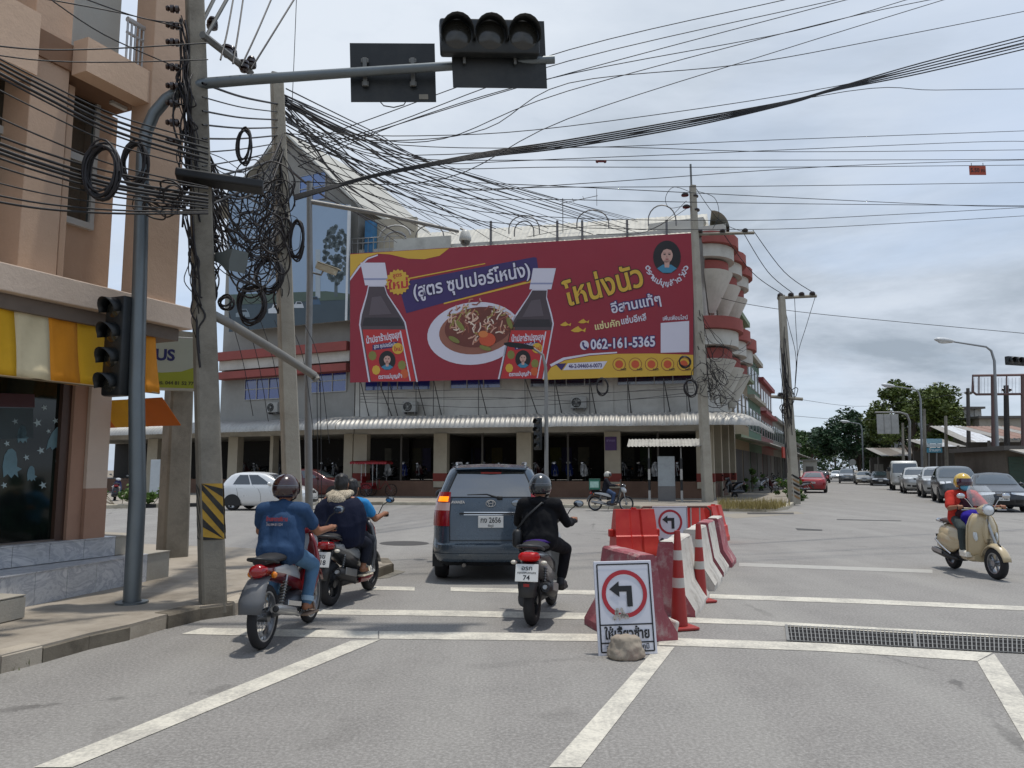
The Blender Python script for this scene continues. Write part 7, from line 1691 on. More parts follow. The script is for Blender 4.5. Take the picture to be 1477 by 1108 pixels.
# showroom rows
rg = random.Random(21)
wh = ('next to the dark red car', 'beside the red trishaw', 'in the first bay right of the trishaw', 'behind the people carrier', 'behind the thin signal mast', 'behind the delivery rider', 'behind the white cabinet')
spots = [(540, 0), (562, 3), (585, 1), (606, 0), (660, 2), (682, 4), (704, 1), (726, 2), (780, 0), (800, 1), (822, 1), (846, 3), (905, 2), (925, 4), (945, 3), (975, 0)]
for px_, k in spots:
    u_ = FA.u(px_, -1.6, 680); p = FA.o + FA.e * u_ + FA.n * (1.7 + rg.uniform(-.2, .3))
    bay = 'bay above the plinth behind the trishaw' if px_ < 620 else 'bay behind the people carrier' if px_ < 740 else 'bay behind the thin signal mast' if px_ < 870 else 'bay behind the white cabinet'
    moto(k, ('dark red step-through', 'blue scooter', 'black step-through', 'silver scooter', 'black scooter')[k] + ' on display in the showroom ' + bay, (p.x, p.y, zP), FA.a - R(90) + rg.uniform(-.35, .35), 'motorcycles on display in the showroom')
for px_, k in ((410, 2), (425, 4), (360, 0), (375, 2), (250, 1), (300, 4), (470, 4), (490, 2)):
    u_ = LA.u(px_, -1.4, 680); p = LA.o + LA.e * u_ + LA.n * 1.5; moto(k, ('dark red step-through', 'blue scooter', 'black step-through', 'silver scooter', 'black scooter')[k] + ' on display in the gabled building behind the white hatchback', (p.x, p.y, zP2), LA.a - R(90) + rg.uniform(-.3, .3), 'motorcycles on display in the gabled building')
sv_a = math.atan2(D1.y, D1.x)
for label, px_, py_, k, rz_ in (('black scooter parked on the side pavement beside the corner pillars', 1060, 717, 4, sv_a + 2.6), ('black step-through parked by the leaning pole', 1126, 706, 2, sv_a + 2.4), ('dark red step-through parked on the road behind the leaning pole', 1157, 712, 0, sv_a + 2.2), ('blue scooter parked beyond the plants across the street left of the stout post', 165, 722, 1, 2.0), ('black scooter parked under the red shop sign', 1104, 700, 4, sv_a + 1.2), ('silver scooter parked beside the potted plant', 1098, 708, 3, sv_a + 2.7), ('dark red step-through parked beside the silver scooter', 1116, 711, 0, sv_a + 2.6)):
    p = G(px_, py_, .145 if px_ != 1157 else 0); moto(k, label, p, rz_, 'motorcycles parked at the roadside')
# delivery rider across the junction
pd = G(881, 737); b5 = thing('delivery_motorcycle', 'black step-through motorcycle with a green delivery box crossing before the showroom', 'motorcycle', pd, R(-10))
underbone(b5, '#2b2d31', '#b9bcbe')
MB().box((-.62, 0, 1.03), (.42, .42, .40), bv=.02).build('delivery_box', M('#2c6a57', .6, var=.15), b5); MB().box((-.62, -.213, 1.03), (.34, .006, .24)).build('box_print', M('#9fc0b4', .6, var=.4, scale=12), b5); MB().box((-.62, 0, 1.24), (.43, .43, .03), bv=.01).build('box_lid', M('#1f4d3f', .6), b5)
person('person', 'delivery rider in dark jacket and light helmet on the motorcycle with green box', b5.location, b5.rotation_euler.z, ride(seat=.83, back=-.2, h=.46), '#1d1d24', '#3a4a66', sleeve=1.8, helmet=('#a8a49a', M('#15191c', .08, coat=.8), 'open'))
# trishaw with red canopy
pt_ = G(545, 716, .145); TR = thing('trishaw', 'red three wheeled pedal trishaw with scalloped canopy parked before the showroom', 'trishaw', pt_, R(-8))
TRED = M('#7a1016', .5, var=.2)
for x, y in ((-.55, .42), (-.55, -.42), (.75, 0)):
    w_ = MB().tube([(x + .33 * math.cos(q), y, .34 + .33 * math.sin(q)) for q in [i * 2 * math.pi / 24 for i in range(24)]], .022, 6, closed=True).build('wheel', RUBBER, TR, smooth=60)
    sp = MB()
    for i in range(12): q = i * math.pi / 6; sp.tube([(x, y, .34), (x + .32 * math.cos(q), y, .34 + .32 * math.sin(q))], .004, 4, False)
    sp.build('spokes', RIMM, w_, fix=False)
MB().box((-.55, 0, .62), (.62, .72, .10), bv=.03).build('seat', TRED, TR); MB().box((-.84, 0, .88), (.08, .74, .46), bv=.03).build('backrest', TRED, TR)
for s_ in (-1, 1): MB().box((-.55, .40 * s_, .58), (.66, .04, .34), bv=.01).build('side_panel', TRED, TR)
MB().tube([(-.5, 0, .45), (.1, 0, .38), (.45, 0, .85), (.75, 0, .34)], .025, 8).tube([(.1, 0, .38), (.05, 0, .95)], .02, 8).build('frame', TRED, TR, smooth=60)
MB().box((.03, 0, .98), (.24, .16, .06), bv=.02).build('saddle', BLACKP, TR); MB().tube([(.35, -.28, 1.1), (.48, -.1, 1.05), (.48, .1, 1.05), (.35, .28, 1.1)], .014, 6).tube([(.47, 0, .85), (.48, 0, 1.05)], .018, 6).build('handlebar', RIMM, TR, smooth=60)
for x, y in ((-.85, .36), (-.85, -.36), (-.2, .36), (-.2, -.36)): MB().tube([(x, y, .6), (x * 1.02, y, 1.86)], .014, 6).build('canopy_post', RIMM, TR)
rr = []
for i in range(9): q = math.pi * i / 8; y = -.62 * math.cos(q); rr.append([(x, y, 1.86 + .12 * math.sin(q) * (1 - .15 * abs(x + .4))) for x in (-1.45, -.9, -.4, .1, .65)])
MB().loft(rr, closed=False).build('canopy', TRED, TR, smooth=60)
sc_ = MB()
for s_ in (-1, 1):
    for i in range(14): x = -1.45 + 2.1 * i / 14; sc_.poly([(x, .62 * s_, 1.87), (x + .15, .62 * s_, 1.87), (x + .13, .625 * s_, 1.79), (x + .075, .627 * s_, 1.765), (x + .02, .625 * s_, 1.79)])
sc_.build('canopy_fringe', M('#96202a', .6), TR, fix=False)
# white cabinet stall under a small tin roof
pk = G(962, 723, .145); KS = thing('cabinet_stall', 'white cabinet stall under a small corrugated roof at the corner of the showroom', 'stall', pk, FA.a)
kd = pk.y / F_PX
MB().box((0, .3, 1.05), (24 * kd, .55, 2.1), bv=.02).build('cabinet', M('#9aa0a2', .5, var=.12, dirt=.3), KS); MB().box((0, .02, .35), (24 * kd + .02, .03, .7)).build('cabinet_base', M('#6d6a68', .6, var=.2), KS)
for x in (-24 * kd, 21 * kd):
    for k in range(4): MB().cyl((x, -.2, .5 * k), (x, -.2, .5 * k + .5), .06, n=10).build('post_band', (M('#a9a6a0', .6), BLACKP)[k % 2], KS, smooth=60)
    MB().cyl((x, -.2, 2.0), (x, -.2, 2.5), .03, n=8).build('post', GALV, KS)
for i in range(7):
    x0 = (-54 + 15.3 * i) * kd; m = MB(); vs = []; n_ = 12
    for k in range(n_ + 1):
        x = x0 + 15.4 * kd * k / n_; w_ = .02 * math.cos(2 * math.pi * k / 4); vs += [(x, .9, 2.95 + w_), (x, -.55, 2.55 + w_)]
    m.add(vs, [(2 * k, 2 * k + 1, 2 * k + 3, 2 * k + 2) for k in range(n_)]).build('roof_sheet', M('#b3b1aa', .5, .3, var=.2, dirt=.4), KS, smooth=180, fix=False)
MB().tube([(50 * kd, .2, 0), (50 * kd, .2, 2.8)], .05, 8).build('post', GALV, KS); MB().tube([(-52 * kd, .9, 2.9), (50 * kd, .9, 2.9)], .04, 6).build('roof_beam', GALV, KS)
# purple notice on a pillar
PN = thing('purple_notice', 'square purple notice fixed to a showroom pillar beside the delivery rider', 'sign', FA.o + FA.e * FA.u(881, .14, 640) - FA.n * .14 + Vector((0, 0, FA.z(881, 640, .14))), FA.a)
MB().box((0, -.01, 0), (.62, .03, .72), bv=.006).build('board', M('#4a2d66', .5, var=.15), PN); lettering('ฝากรถ', .16, M('#8a76a8', .5), PN, Matrix.Translation((0, -.03, .16)) @ Matrix.Rotation(R(90), 4, 'X'), .004, .45)
# ------------------------------------------------------------------ plants
LEAF = {}
def leafm(c0, c1, tr=.0):
    k = (c0, c1)
    if k not in LEAF:
        b = NB('leaf'); b.out(b.mix(b.ramp(b.noise(1.1, 3), [(.35, 0), (.65, 1)]), lin(c0), lin(c1)), .55, 0, .35); LEAF[k] = b.m
    return LEAF[k]
def leaves(clumps, per, size, rng, mat, name, parent, flat=.8, kind='stuff'):
    vs, fs = [], []
    for cx_, cy_, cz_, r in clumps:
        for i in range(per):
            q = rng.random() * 6.283; u_ = rng.uniform(-1, 1); rad = r * rng.random() ** .45; h = math.sqrt(1 - u_ * u_)
            c = Vector((cx_ + rad * h * math.cos(q), cy_ + rad * h * math.sin(q), cz_ + rad * u_ * flat))
            a = Vector((rng.gauss(0, 1), rng.gauss(0, 1), rng.gauss(0, .6))).normalized(); b = a.cross(Vector((rng.gauss(0, 1), rng.gauss(0, 1), rng.gauss(0, 1)))).normalized(); s_ = size * rng.uniform(.6, 1.3); k = len(vs)
            vs += [tuple(c - a * s_ * .5), tuple(c + b * s_ * .25), tuple(c + a * s_ * .6), tuple(c - b * s_ * .25)]; fs.append((k, k + 1, k + 2, k + 3))
    return MB().add(vs, fs).build(name, mat, parent, fix=False, kind=kind)
def tree(label, px, d, width, ztop, zlow, seed, c0, c1, trunk_r=.25, n=46, per=120, size=.42, group=None):
    rng = random.Random(seed); p = AT(px, 690, d); t = thing('tree', label, 'tree', (p.x, p.y, 0), 0, group); zc = (ztop + zlow) / 2; hz = (ztop - zlow) / 2; BARK = M('#4d4238', .9, var=.25, scale=8, bump=.5, bscale=20)
    tips = []
    m = MB().tube([(0, 0, -.2), (.1, .05, zlow * .5), (-.05, 0, zlow), (.1, 0, zc)], [trunk_r * 1.3, trunk_r, trunk_r * .85, trunk_r * .45], 10)
    m.build('trunk', BARK, t, smooth=60)
    cl_ = []
    for i in range(n):
        q = rng.random() * 6.283; u_ = rng.uniform(-.9, 1); k = rng.uniform(.55, 1.0); h = math.sqrt(1 - u_ * u_); cl_.append((width / 2 * k * h * math.cos(q), width / 2 * k * h * math.sin(q), zc + hz * k * u_ * .92, rng.uniform(.16, .27) * width * .5))
    for i in range(9):
        c = cl_[i * 4 % n]; MB().tube([(0, 0, zlow * .8), (c[0] * .4, c[1] * .4, zlow + (c[2] - zlow) * .5), c[:3]], [trunk_r * .5, trunk_r * .3, .03], 6).build('limb', BARK, t, smooth=60)
    leaves(cl_, per, size, rng, leafm(c0, c1), 'crown', t)
    return t
tree('broad olive green tree beside the white road sign mast', 1322, 84, 10.5, 11.6, 3.2, 1, '#3c4a1f', '#5d6a2c', .3, 70, 260, .40)
tree('dark green rounded tree behind the broad olive tree', 1240, 112, 12.5, 10.0, 2.8, 2, '#1d3420', '#2f4a2a', .3, 64, 220, .5)
tree('dense tree above the red saloon far up the road', 1166, 150, 11, 9.6, 3.0, 4, '#2c4420', '#42592a', .3, 44, 190, .6)
tree('leafy tree between the white sign mast and the shop roofs', 1290, 98, 8, 7.5, 2.0, 5, '#2a3a1c', '#465228', .2, 44, 200, .45)
tree('tree closing the far end of the main road', 1206, 190, 22, 8.5, 0.8, 6, '#22351f', '#374c2b', .3, 40, 120, .7)
tree('tall crown behind the weathered white building', 1368, 100, 7.5, 9.0, 4.0, 8, '#35451f', '#525f2c', .25, 38, 190, .42)
tree('low dark tree beside the far street lamps', 1262, 130, 9, 6.5, 1.5, 9, '#24361e', '#3a4a28', .2, 40, 180, .5)
def bush(name, label, px, py, w_, h_, seed, c0='#3f5a24', c1='#5f7a36', z=.145, n=14, per=70, size=.16, cat='plant', group=None):
    rng = random.Random(seed); t = thing(name, label, cat, G(px, py, z), 0, group)
    cl_ = [(rng.uniform(-w_ / 2, w_ / 2), rng.uniform(-.25, .25), rng.uniform(.15, h_), rng.uniform(.12, .26)) for i in range(n)]
    for i in range(5): c = cl_[i]; MB().tube([(c[0] * .3, 0, 0), c[:3]], .012, 5).build('stem', M('#54492f', .9), t)
    leaves(cl_, per, size, rng, leafm(c0, c1), 'foliage', t)
bush('shrub', 'leafy shrub in the planted strip beside the stout post', 175, 728, 2.6, .8, 31); bush('shrub', 'low shrub in the planted strip behind the signal mast', 215, 727, 1.8, .6, 32)
bush('potted_plant', 'green potted plant beside the corner pillars', 1084, 710, 1.8, 1.5, 33); bush('roadside_bush', 'bright bush in front of the tin roofed stalls', 1428, 690, 3.0, 2.2, 34, '#55702e', '#7d9448', .14, 26, 80, .22); bush('shrub', 'green plant at the foot of the leaning pole', 1137, 716, 1.2, 1.0, 35); bush('roadside_weed', 'weeds growing at the base of the leaning pole', 1150, 723, .8, .5, 36, z=0)
# dry grass on the corner of the pavement
DG = MB(); rng = random.Random(8)
ga = [G(1035, 727, .145), G(1140, 729, .145), G(1118, 735, .145), G(1042, 734, .145)]
for i in range(1900):
    a, b = rng.random(), rng.random(); p = ga[0].lerp(ga[1], a).lerp(ga[3].lerp(ga[2], a), b); h = rng.uniform(.12, .42); q = rng.random() * 6.28; dx, dy = math.cos(q), math.sin(q); k = rng.uniform(.1, .35)
    o_ = len(DG.v); DG.v += [(p.x - dy * .012, p.y + dx * .012, .14), (p.x + dy * .012, p.y - dx * .012, .14), (p.x + dx * k * h, p.y + dy * k * h, .14 + h)]; DG.f.append((o_, o_ + 1, o_ + 2))
o = DG.build('dry_grass', leafm('#7d6f3f', '#9a8b55'), None, fix=False, kind='stuff'); tag(o, 'dry yellow grass on the corner of the far pavement', 'grass')
KG = MB()
for (px_, py_) in [(x, y) for x, y in zip(range(20, 330, 3), [970 - (x - 0) * .295 for x in range(20, 330, 3)])]:
    if rng.random() < .5: continue
    p = G(px_, py_)
    for i in range(rng.randint(2, 9)):
        h = rng.uniform(.02, .09); q = rng.random() * 6.28; x, y = p.x + rng.gauss(0.03, .02), p.y + rng.gauss(0, .05); dx, dy = math.cos(q), math.sin(q); o_ = len(KG.v); KG.v += [(x - dy * .006, y + dx * .006, 0), (x + dy * .006, y - dx * .006, 0), (x + dx * .4 * h, y + dy * .4 * h, h)]; KG.f.append((o_, o_ + 1, o_ + 2))
o = KG.build('kerb_weeds', leafm('#4f5a2c', '#6b7340'), None, fix=False, kind='stuff'); tag(o, 'small weeds and litter along the near kerb', 'weeds')
# ------------------------------------------------------------------ houses along the main road, beyond the corner building
SIDE_A = math.atan2(D1.y, D1.x)
def shophouse(label, v0, v1, h_, cw, cr, floors=3, roof='flat', o=0.0, sign=None):
    P = Plane(FC + D1 * v0, SIDE_A); t = thing('shophouse', label, 'building', P.o, P.a, 'shophouses along the side of the main road'); L_ = v1 - v0 - .05; WM = concrete('side_wall_%d' % int(v0), cw, cw, '#6b645a', .5, .5)
    bx('wall', P, 0, L_, -10, o, .1, h_, WM, t); fh = (h_ - 3.6) / max(1, floors - 1)
    bx('parapet', P, -.1, L_ + .0, o - .3, o + .35, h_ + .004, h_ + .35, M(cr, .7, var=.15, dirt=.3), t)
    for f in range(floors - 1):
        z0 = 3.9 + f * fh; bx('floor_band', P, 0.02, L_ - .02, o, o + .5, z0 - .3, z0 - .05, M(cr, .7, var=.15, dirt=.3), t); n_ = max(2, int(L_ / 2.2))
        for i in range(n_):
            a = L_ * (i + .2) / n_; b = L_ * (i + .8) / n_; w_ = MB().box(((a + b) / 2, -o - .02, z0 + fh * .45), (b - a, .08, fh * .5)).build('window_frame', WFR, t); MB().box(((a + b) / 2, -o - .04, z0 + fh * .45), (b - a - .12, .07, fh * .5 - .12)).build('pane', PUR, w_)
    n_ = max(2, int(L_ / 3.6))
    for i in range(n_): a = L_ * i / n_ + .3; b = L_ * (i + 1) / n_ - .3; MB().box(((a + b) / 2, -o - .01, 1.6), (b - a, .06, 2.7)).build('shop_front', M(('#2a2622', '#3d3a36', '#57534c', '#1f2a24')[i % 4], .6, var=.3), t)
    m = MB(); vs = []; k_ = int(L_ * 6)
    for i in range(k_ + 1): x = L_ * i / k_; w_ = .03 * math.cos(i * 2.1); vs += [(x, -o, 3.75 + w_), (x, -o - 2.2, 3.25 + w_)]
    m.add(vs, [(2 * i, 2 * i + 1, 2 * i + 3, 2 * i + 2) for i in range(k_)]).build('canopy', TIN, t, smooth=180, fix=False)
    if sign:
        for a, b, z0, z1, c in sign: MB().box(((a + b) / 2, -o - 2.25, (z0 + z1) / 2), (b - a, .1, z1 - z0)).build('shop_sign', M(c, .6, var=.2, scale=2), t)
    return t
shophouse('tan shophouse with green balconies next to the rounded corner', 9.4, 18.5, 12.2, '#8f7f66', '#6d7a5e', 3)
shophouse('green painted shophouse behind the leaning pole', 18.5, 28, 10.3, '#5c7563', '#a09a8c', 3, sign=[(.5, 5.5, 2.5, 3.3, '#a5301c')])
shophouse('pinkish shophouse farther along the pavement', 28, 40, 9.2, '#8f6a66', '#8a3a3a', 3, sign=[(1, 5, 2.3, 3.2, '#b04a22')])
shophouse('grey shophouse with low roof beyond the pink one', 40, 62, 6.6, '#8c887f', '#77736a', 2)
shophouse('last pale shophouse before the trees', 62, 90, 5.2, '#98938a', '#6b675f', 2)
KI = thing('roadside_kiosk', 'small pale kiosk with flat roof beyond the red saloon', 'kiosk', dpos(1169, 88), SIDE_A)
MB().box((0, 0, 1.3), (1.6, 1.5, 2.6)).build('cabin', M('#a9a89f', .7, var=.2, dirt=.4), KI); MB().box((0, 0, 2.7), (2.1, 2.0, .14)).build('roof', M('#8a877f', .7), KI); MB().box((-.82, 0, 1.2), (.05, .8, 1.6)).build('door', M('#55524c', .6), KI)
# right-hand side of the main road -----------------------------------------------------------------
def house(name, label, px0, px1, d, ytop, depth, c0, stain, skew=0.0, floors=0, wcols=4, ribs=0):
    a, b = AT(px0, 690, d), AT(px1, 690, d); e = (b - a); ang = math.atan2(e.y, e.x) + skew; h_ = AT((px0 + px1) / 2, ytop, d).z; L_ = e.length
    t = thing(name, label, 'building', (a.x, a.y, 0), ang); WM = concrete('house_%d' % int(px0), c0, c0, stain, .35, .85)
    MB().box((L_ / 2, depth / 2, h_ / 2), (L_, depth, h_)).build('wall', WM, t); MB().box((L_ / 2, depth / 2 - .15, h_ + .13), (L_ + .5, depth + .6, .25)).build('roof_slab', M('#5e5a55', .8, var=.2, dirt=.4), t)
    for i in range(ribs): x = L_ * (i + .5) / ribs; MB().box((x, -.06, h_ / 2), (.35, .12, h_ - .1)).build('rib', WM, t)
    for f in range(floors):
        z = h_ * (f + .55) / floors
        for i in range(wcols): x = L_ * (i + .5) / wcols; w_ = MB().box((x, -.02, z), (L_ / wcols * .5, .1, h_ / floors * .42)).build('window_frame', WFR, t); MB().box((x, -.05, z), (L_ / wcols * .5 - .12, .08, h_ / floors * .42 - .12)).build('pane', glass_dark('#1b2024', .15), w_)
    return t, L_, h_
house('weathered_building', 'tall weathered white building with black streaks behind the tin roofs', 1372, 1422, 92, 590, 14, '#a5a49e', '#3f3d3a', 0, 3, 5, 3)
house('weathered_building', 'lower stained building between the steel sign frame and the weathered one', 1418, 1500, 80, 604, 12, '#9a958b', '#4a453f', -.1, 2, 6, 0)
def tin_shop(label, px0, px1, d, z0, z1, col, skew=0.0, over=2.5, fascia=None):
    a, b = AT(px0, 690, d), AT(px1, 690, d); e = b - a; ang = math.atan2(e.y, e.x) + skew; L_ = e.length; t = thing('tin_roofed_shop', label, 'building', (a.x, a.y, .1), ang, 'tin roofed shops on the right')
    MB().box((L_ / 2, 3.0, z0 / 2), (L_, .2, z0)).build('back_wall', M('#4b463f', .8, var=.3, dirt=.4), t)
    for x in [L_ * i / max(2, int(L_ / 3)) for i in range(max(2, int(L_ / 3)) + 1)]: MB().box((x, .0, z0 / 2), (.14, .14, z0)).build('post', M('#6d675e', .7, var=.2), t)
    k = int(L_ / .9) + 1
    for i in range(k):
        x0, x1 = L_ * i / k - .02, L_ * (i + 1) / k; vs = []; n_ = 10
        for j in range(n_ + 1): x = x0 + (x1 - x0) * j / n_; w_ = .025 * math.cos(2 * math.pi * j / 3.3); vs += [(x, 5.0, z1 + w_), (x, -over * .5, z0 + w_ + .1)]
        MB().add(vs, [(2 * j, 2 * j + 1, 2 * j + 3, 2 * j + 2) for j in range(n_)]).build('roof_sheet', M(col if i % 3 else '#8f8c86', .5, .3, var=.3, dirt=.5, dcol='#6b5445'), t, smooth=180, fix=False)
    rr_ = random.Random(int(px0)); k = int(L_ / 1.6)
    for i in range(k): c_ = rr_.choice(('#8f8a80', '#39424a', '#6d4a3a', '#a9a7a0', '#2f4a42', '#7a7468')); w_ = L_ / k; hh = rr_.uniform(1.4, 2.5); MB().box((w_ * (i + .5), 2.86, hh / 2), (w_ * rr_.uniform(.5, .85), .06, hh)).build('stall_panel', M(c_, .7, var=.25, dirt=.3), t)
    MB().box((L_ / 2, 1.5, .25), (L_ * .8, 1.2, .9)).build('counter', M('#57504a', .8, var=.3), t)
    if fascia: MB().box((L_ * .3, -over * .5 - .05, z0 - .1), (L_ * .5, .08, .6)).build('fascia_board', M(fascia, .6, var=.2), t)
tin_shop('silver tin roofed shop behind the pickup trucks', 1338, 1392, 66, 3.2, 4.3, '#b5b7b8', -.15); tin_shop('tin roofed shop with pale sloping sheets beside the bright bush', 1385, 1432, 60, 3.4, 5.2, '#c3c6c9', -.1, 3.0, '#3a3836'); tin_shop('rusty roofed shop behind the leading saloon', 1430, 1520, 50, 3.4, 4.6, '#8a6a5a', -.1, 2.0)
tin_shop('low brown roofed stall row far behind the lorry', 1268, 1335, 90, 3.0, 4.2, '#6f675e', -.15)
hs, L_, h_ = house('shuttered_shop', 'shop with dark green roller shutters behind the leading saloon', 1452, 1560, 43, 650, 6, '#6a6258', '#463f38', -.1)
for i in range(4):
    w_ = L_ / 4; m = MB()
    for k in range(12): m.box((w_ * (i + .5), -.05 - .01 * (k % 2), .15 + .19 * k), (w_ - .25, .05, .18))
    m.build('roller_shutter', M('#33483c', .6, var=.2, dirt=.3), hs, fix=False)
MB().box((L_ / 2, -.9, h_ - .05), (L_, 1.8, .08), rot=(.16, 0, 0)).build('awning', M('#a09c94', .6, .2, var=.2), hs)
# street lamps
LAMPM = M('#8d9092', .45, .5)
def street_lamp(label, pxb, d, pxt, pyt, pxh, pyh):
    b = AT(pxb, 690, d); t = thing('street_lamp', label, 'street lamp', (b.x, b.y, 0), 0, 'street lamps along the main road'); a = lp(AT(pxt, pyt, d), t); h = lp(AT(pxh, pyh, d), t); a = Vector(a); h = Vector(h); dr = (h - a)
    MB().tube([(0, 0, -.1), a - Vector((0, 0, .8)), a - Vector((0, 0, .2)) + dr * .05, a + dr * .15 + Vector((0, 0, .0)), h - dr * .12], [.11, .08, .07, .06, .045], 10).build('pole', LAMPM, t, smooth=60)
    c = h; m = MB().ell((c.x, c.y, c.z), (.62, .24, .16), rot=(0, .12, 0), nu=14, nv=8); m.build('lamp_head', M('#c3c6c7', .35), t, smooth=60)
    MB().ell((c.x, c.y, c.z - .10), (.4, .17, .10), nu=12, nv=6).build('diffuser', M('#d5d8d8', .2), t, smooth=60); return t
street_lamp('tall street lamp rising beside the steel sign frame', 1439, 46, 1433, 502, 1362, 491); street_lamp('street lamp standing in front of the broad olive tree', 1330, 66, 1327, 563, 1281, 556); street_lamp('distant street lamp before the dark rounded tree', 1246, 95, 1243, 612, 1219, 608); street_lamp('farthest street lamp above the grey car', 1226, 120, 1224, 634, 1207, 631)
# poles on the right
def rpole(label, px, d, pyt, w_=.3, mat=CONC_POLE, arm=None):
    b = AT(px, 690, d); tp = AT(px - 1, pyt, d); t = sq_pole('utility_pole', label, (b.x, b.y, .05), tp, w_, w_ * .7, mat, .3, group='utility poles on the right of the main road')
    if arm: a = AT(px - arm, pyt + 8, d); c = AT(px + arm, pyt + 8, d); MB().tube([lp(a, t), lp(c, t)], .06, 4).build('cross_arm', CONC_POLE, t); insulator(t, a, (0, 0, 1), 2); insulator(t, c, (0, 0, 1), 2)
    return t
rpole('dark slim pole in front of the weathered white building', 1397, 58, 560, .26, M('#4a4641', .8, var=.2), 4); rpole('dark pole wrapped in cables right of the bright bush', 1452, 48, 556, .3, M('#3a3733', .8, var=.3), 5); rpole('pale pole between the lorry and the blue sign', 1334, 62, 590, .24); rpole('thin pole before the far trees', 1303, 80, 610, .24); rpole('thin pole behind the champagne saloon', 1256, 105, 618, .28); rpole('brown pole beside the blue and white sign', 1365, 62, 600, .25)
# blank road sign on a bent mast
d_ = 64; b = AT(1311, 690, d_); RS = thing('road_sign_mast', 'bent steel mast carrying a large blank grey sign board over the road', 'sign', (b.x, b.y, 0))
MB().tube([(0, 0, -.1), lp(AT(1312, 640, d_), RS), lp(AT(1312, 608, d_), RS), lp(AT(1308, 598, d_), RS), lp(AT(1298, 595, d_), RS), lp(AT(1262, 595, d_), RS)], [.13, .11, .10, .09, .08, .07], 10).build('mast', GALV, RS, smooth=60)
q0, q1 = Vector(lp(AT(1263, 598, d_), RS)), Vector(lp(AT(1296, 626, d_), RS)); MB().box((q0 + q1) / 2 + Vector((0, -.12, 0)), (q1.x - q0.x, .06, q0.z - q1.z), bv=.02).build('board', M('#a5a49f', .5, .2, var=.15, dirt=.25), RS)
for k in (.33, .66): MB().box(q0.lerp(Vector((q1.x, q0.y, q0.z)), k) + Vector((0, -.16, (q1.z - q0.z) / 2)), (.05, .03, q0.z - q1.z)).build('board_rib', M('#8d8c88', .5, .3), RS)
# empty steel sign frame
d_ = 47; b = AT(1438, 690, d_); SF = thing('steel_sign_frame', 'empty rusty steel billboard frame on two posts above the shops', 'sign frame', (b.x, b.y, 0)); RSM = M('#6a5450', .6, .3, var=.3)
A = lambda x, y: Vector(lp(AT(x, y, d_), SF))
MB().tube([A(1403, 542), A(1530, 540), A(1530, 568), A(1408, 569), A(1403, 565)], .08, 6, closed=True).build('frame', RSM, SF)
for x in (1412, 1430, 1452, 1475, 1500): MB().tube([A(x, 542), A(x, 568)], .04, 6).build('bar', RSM, SF)
for x in (1433, 1476): MB().tube([A(x, 690), A(x - 1, 542)], .11, 8).build('post', RSM, SF)
for x in range(1405, 1525, 5): MB().tube([A(x, 545), A(x, 567)], .012, 4).build('wire_bar', M('#b9bcbf', .5), SF)
# blue and white sign, round sign, hanging signal
d_ = 61; b = AT(1347, 690, d_); BS = thing('blue_sign', 'blue and white two panel sign in front of the tin roofed shop', 'sign', (b.x, b.y, .1)); A = lambda x, y: Vector(lp(AT(x, y, d_), BS))
for x in (1340, 1351): MB().tube([A(x, 690), A(x, 634)], .05, 6).build('post', GALV, BS)
for y0, y1_, c in ((633, 640, '#8fb4c0'), (640.5, 645, '#b9c4c6'), (646, 653, '#3f8296')): MB().box((A(1336, y0) + A(1358, y1_)) / 2 + Vector((0, -.08, 0)), ((A(1358, y0) - A(1336, y0)).x, .05, (A(1336, y0) - A(1336, y1_)).z)).build('panel', M(c, .5, var=.1), BS)
lettering('ร้านยา', .3, M('#c9d4d6', .5), BS, Matrix.Translation(A(1347, 649.5) + Vector((0, -.12, 0))) @ Matrix.Rotation(R(90), 4, 'X'), .01, .9)
b = AT(1231, 690, 90); RD = thing('round_road_sign', 'round pale road sign on a thin post behind the grey car', 'sign', (b.x, b.y, 0)); MB().tube([(0, 0, 0), (0, 0, 2.4)], .04, 6).build('post', GALV, RD); MB().lathe([(.001, 0), (.36, 0), (.36, .03), (.001, .03)], (0, -.03, 2.5), (0, -1, 0), 20).build('disc', M('#a9aaa6', .5), RD)
signal('traffic_light', 'dark traffic light hanging in front of the steel sign frame', AT(1466, 521, 30), (0, 0, R(20)), 3, .36, False, .13, .16, .34)
HS = MB()
b = AT(1500, 690, 30); SP = thing('signal_mast', 'steel mast arm reaching in beside the steel sign frame', 'signal pole', (b.x, b.y, 0)); MB().tube([(0, 0, 0), lp(AT(1500, 540, 30), SP), lp(AT(1496, 524, 30), SP), lp(AT(1468, 520, 30.1), SP)], [.1, .08, .07, .05], 10).build('mast', GALV, SP, smooth=60)
# ------------------------------------------------------------------ overhead wires
WIRE = M('#17171a', .55, var=.2); WIRED = M('#1d191b', .6, var=.3)
def smooth_path(p, n=6):
    out = []; m = len(p)
    for i in range(m - 1):
        a, b, c, d = p[max(0, i - 1)], p[i], p[i + 1], p[min(m - 1, i + 2)]
        for k in range(n):
            t = k / n; out.append(.5 * ((2 * b) + (c - a) * t + (2 * a - 5 * b + 4 * c - d) * t * t + (3 * b - a - 3 * c + d) * t ** 3))
    out.append(p[-1]); return out
def wire(label, pix, r=.010, name='overhead_wire', group=None, n=5, cat='wire'):
    """pix: (px, py, distance) knots; sides of the tube are few, it is a few pixels wide"""
    o = MB().tube(smooth_path([AT(*q) for q in pix]), r, n, False).build(name, WIRE, None, smooth=180, fix=False); return tag(o, label, cat, group)
SG = 'thin wires spanning the sky over the junction'; SL = 'thin black wire spanning the sky above the junction from the pole cluster'
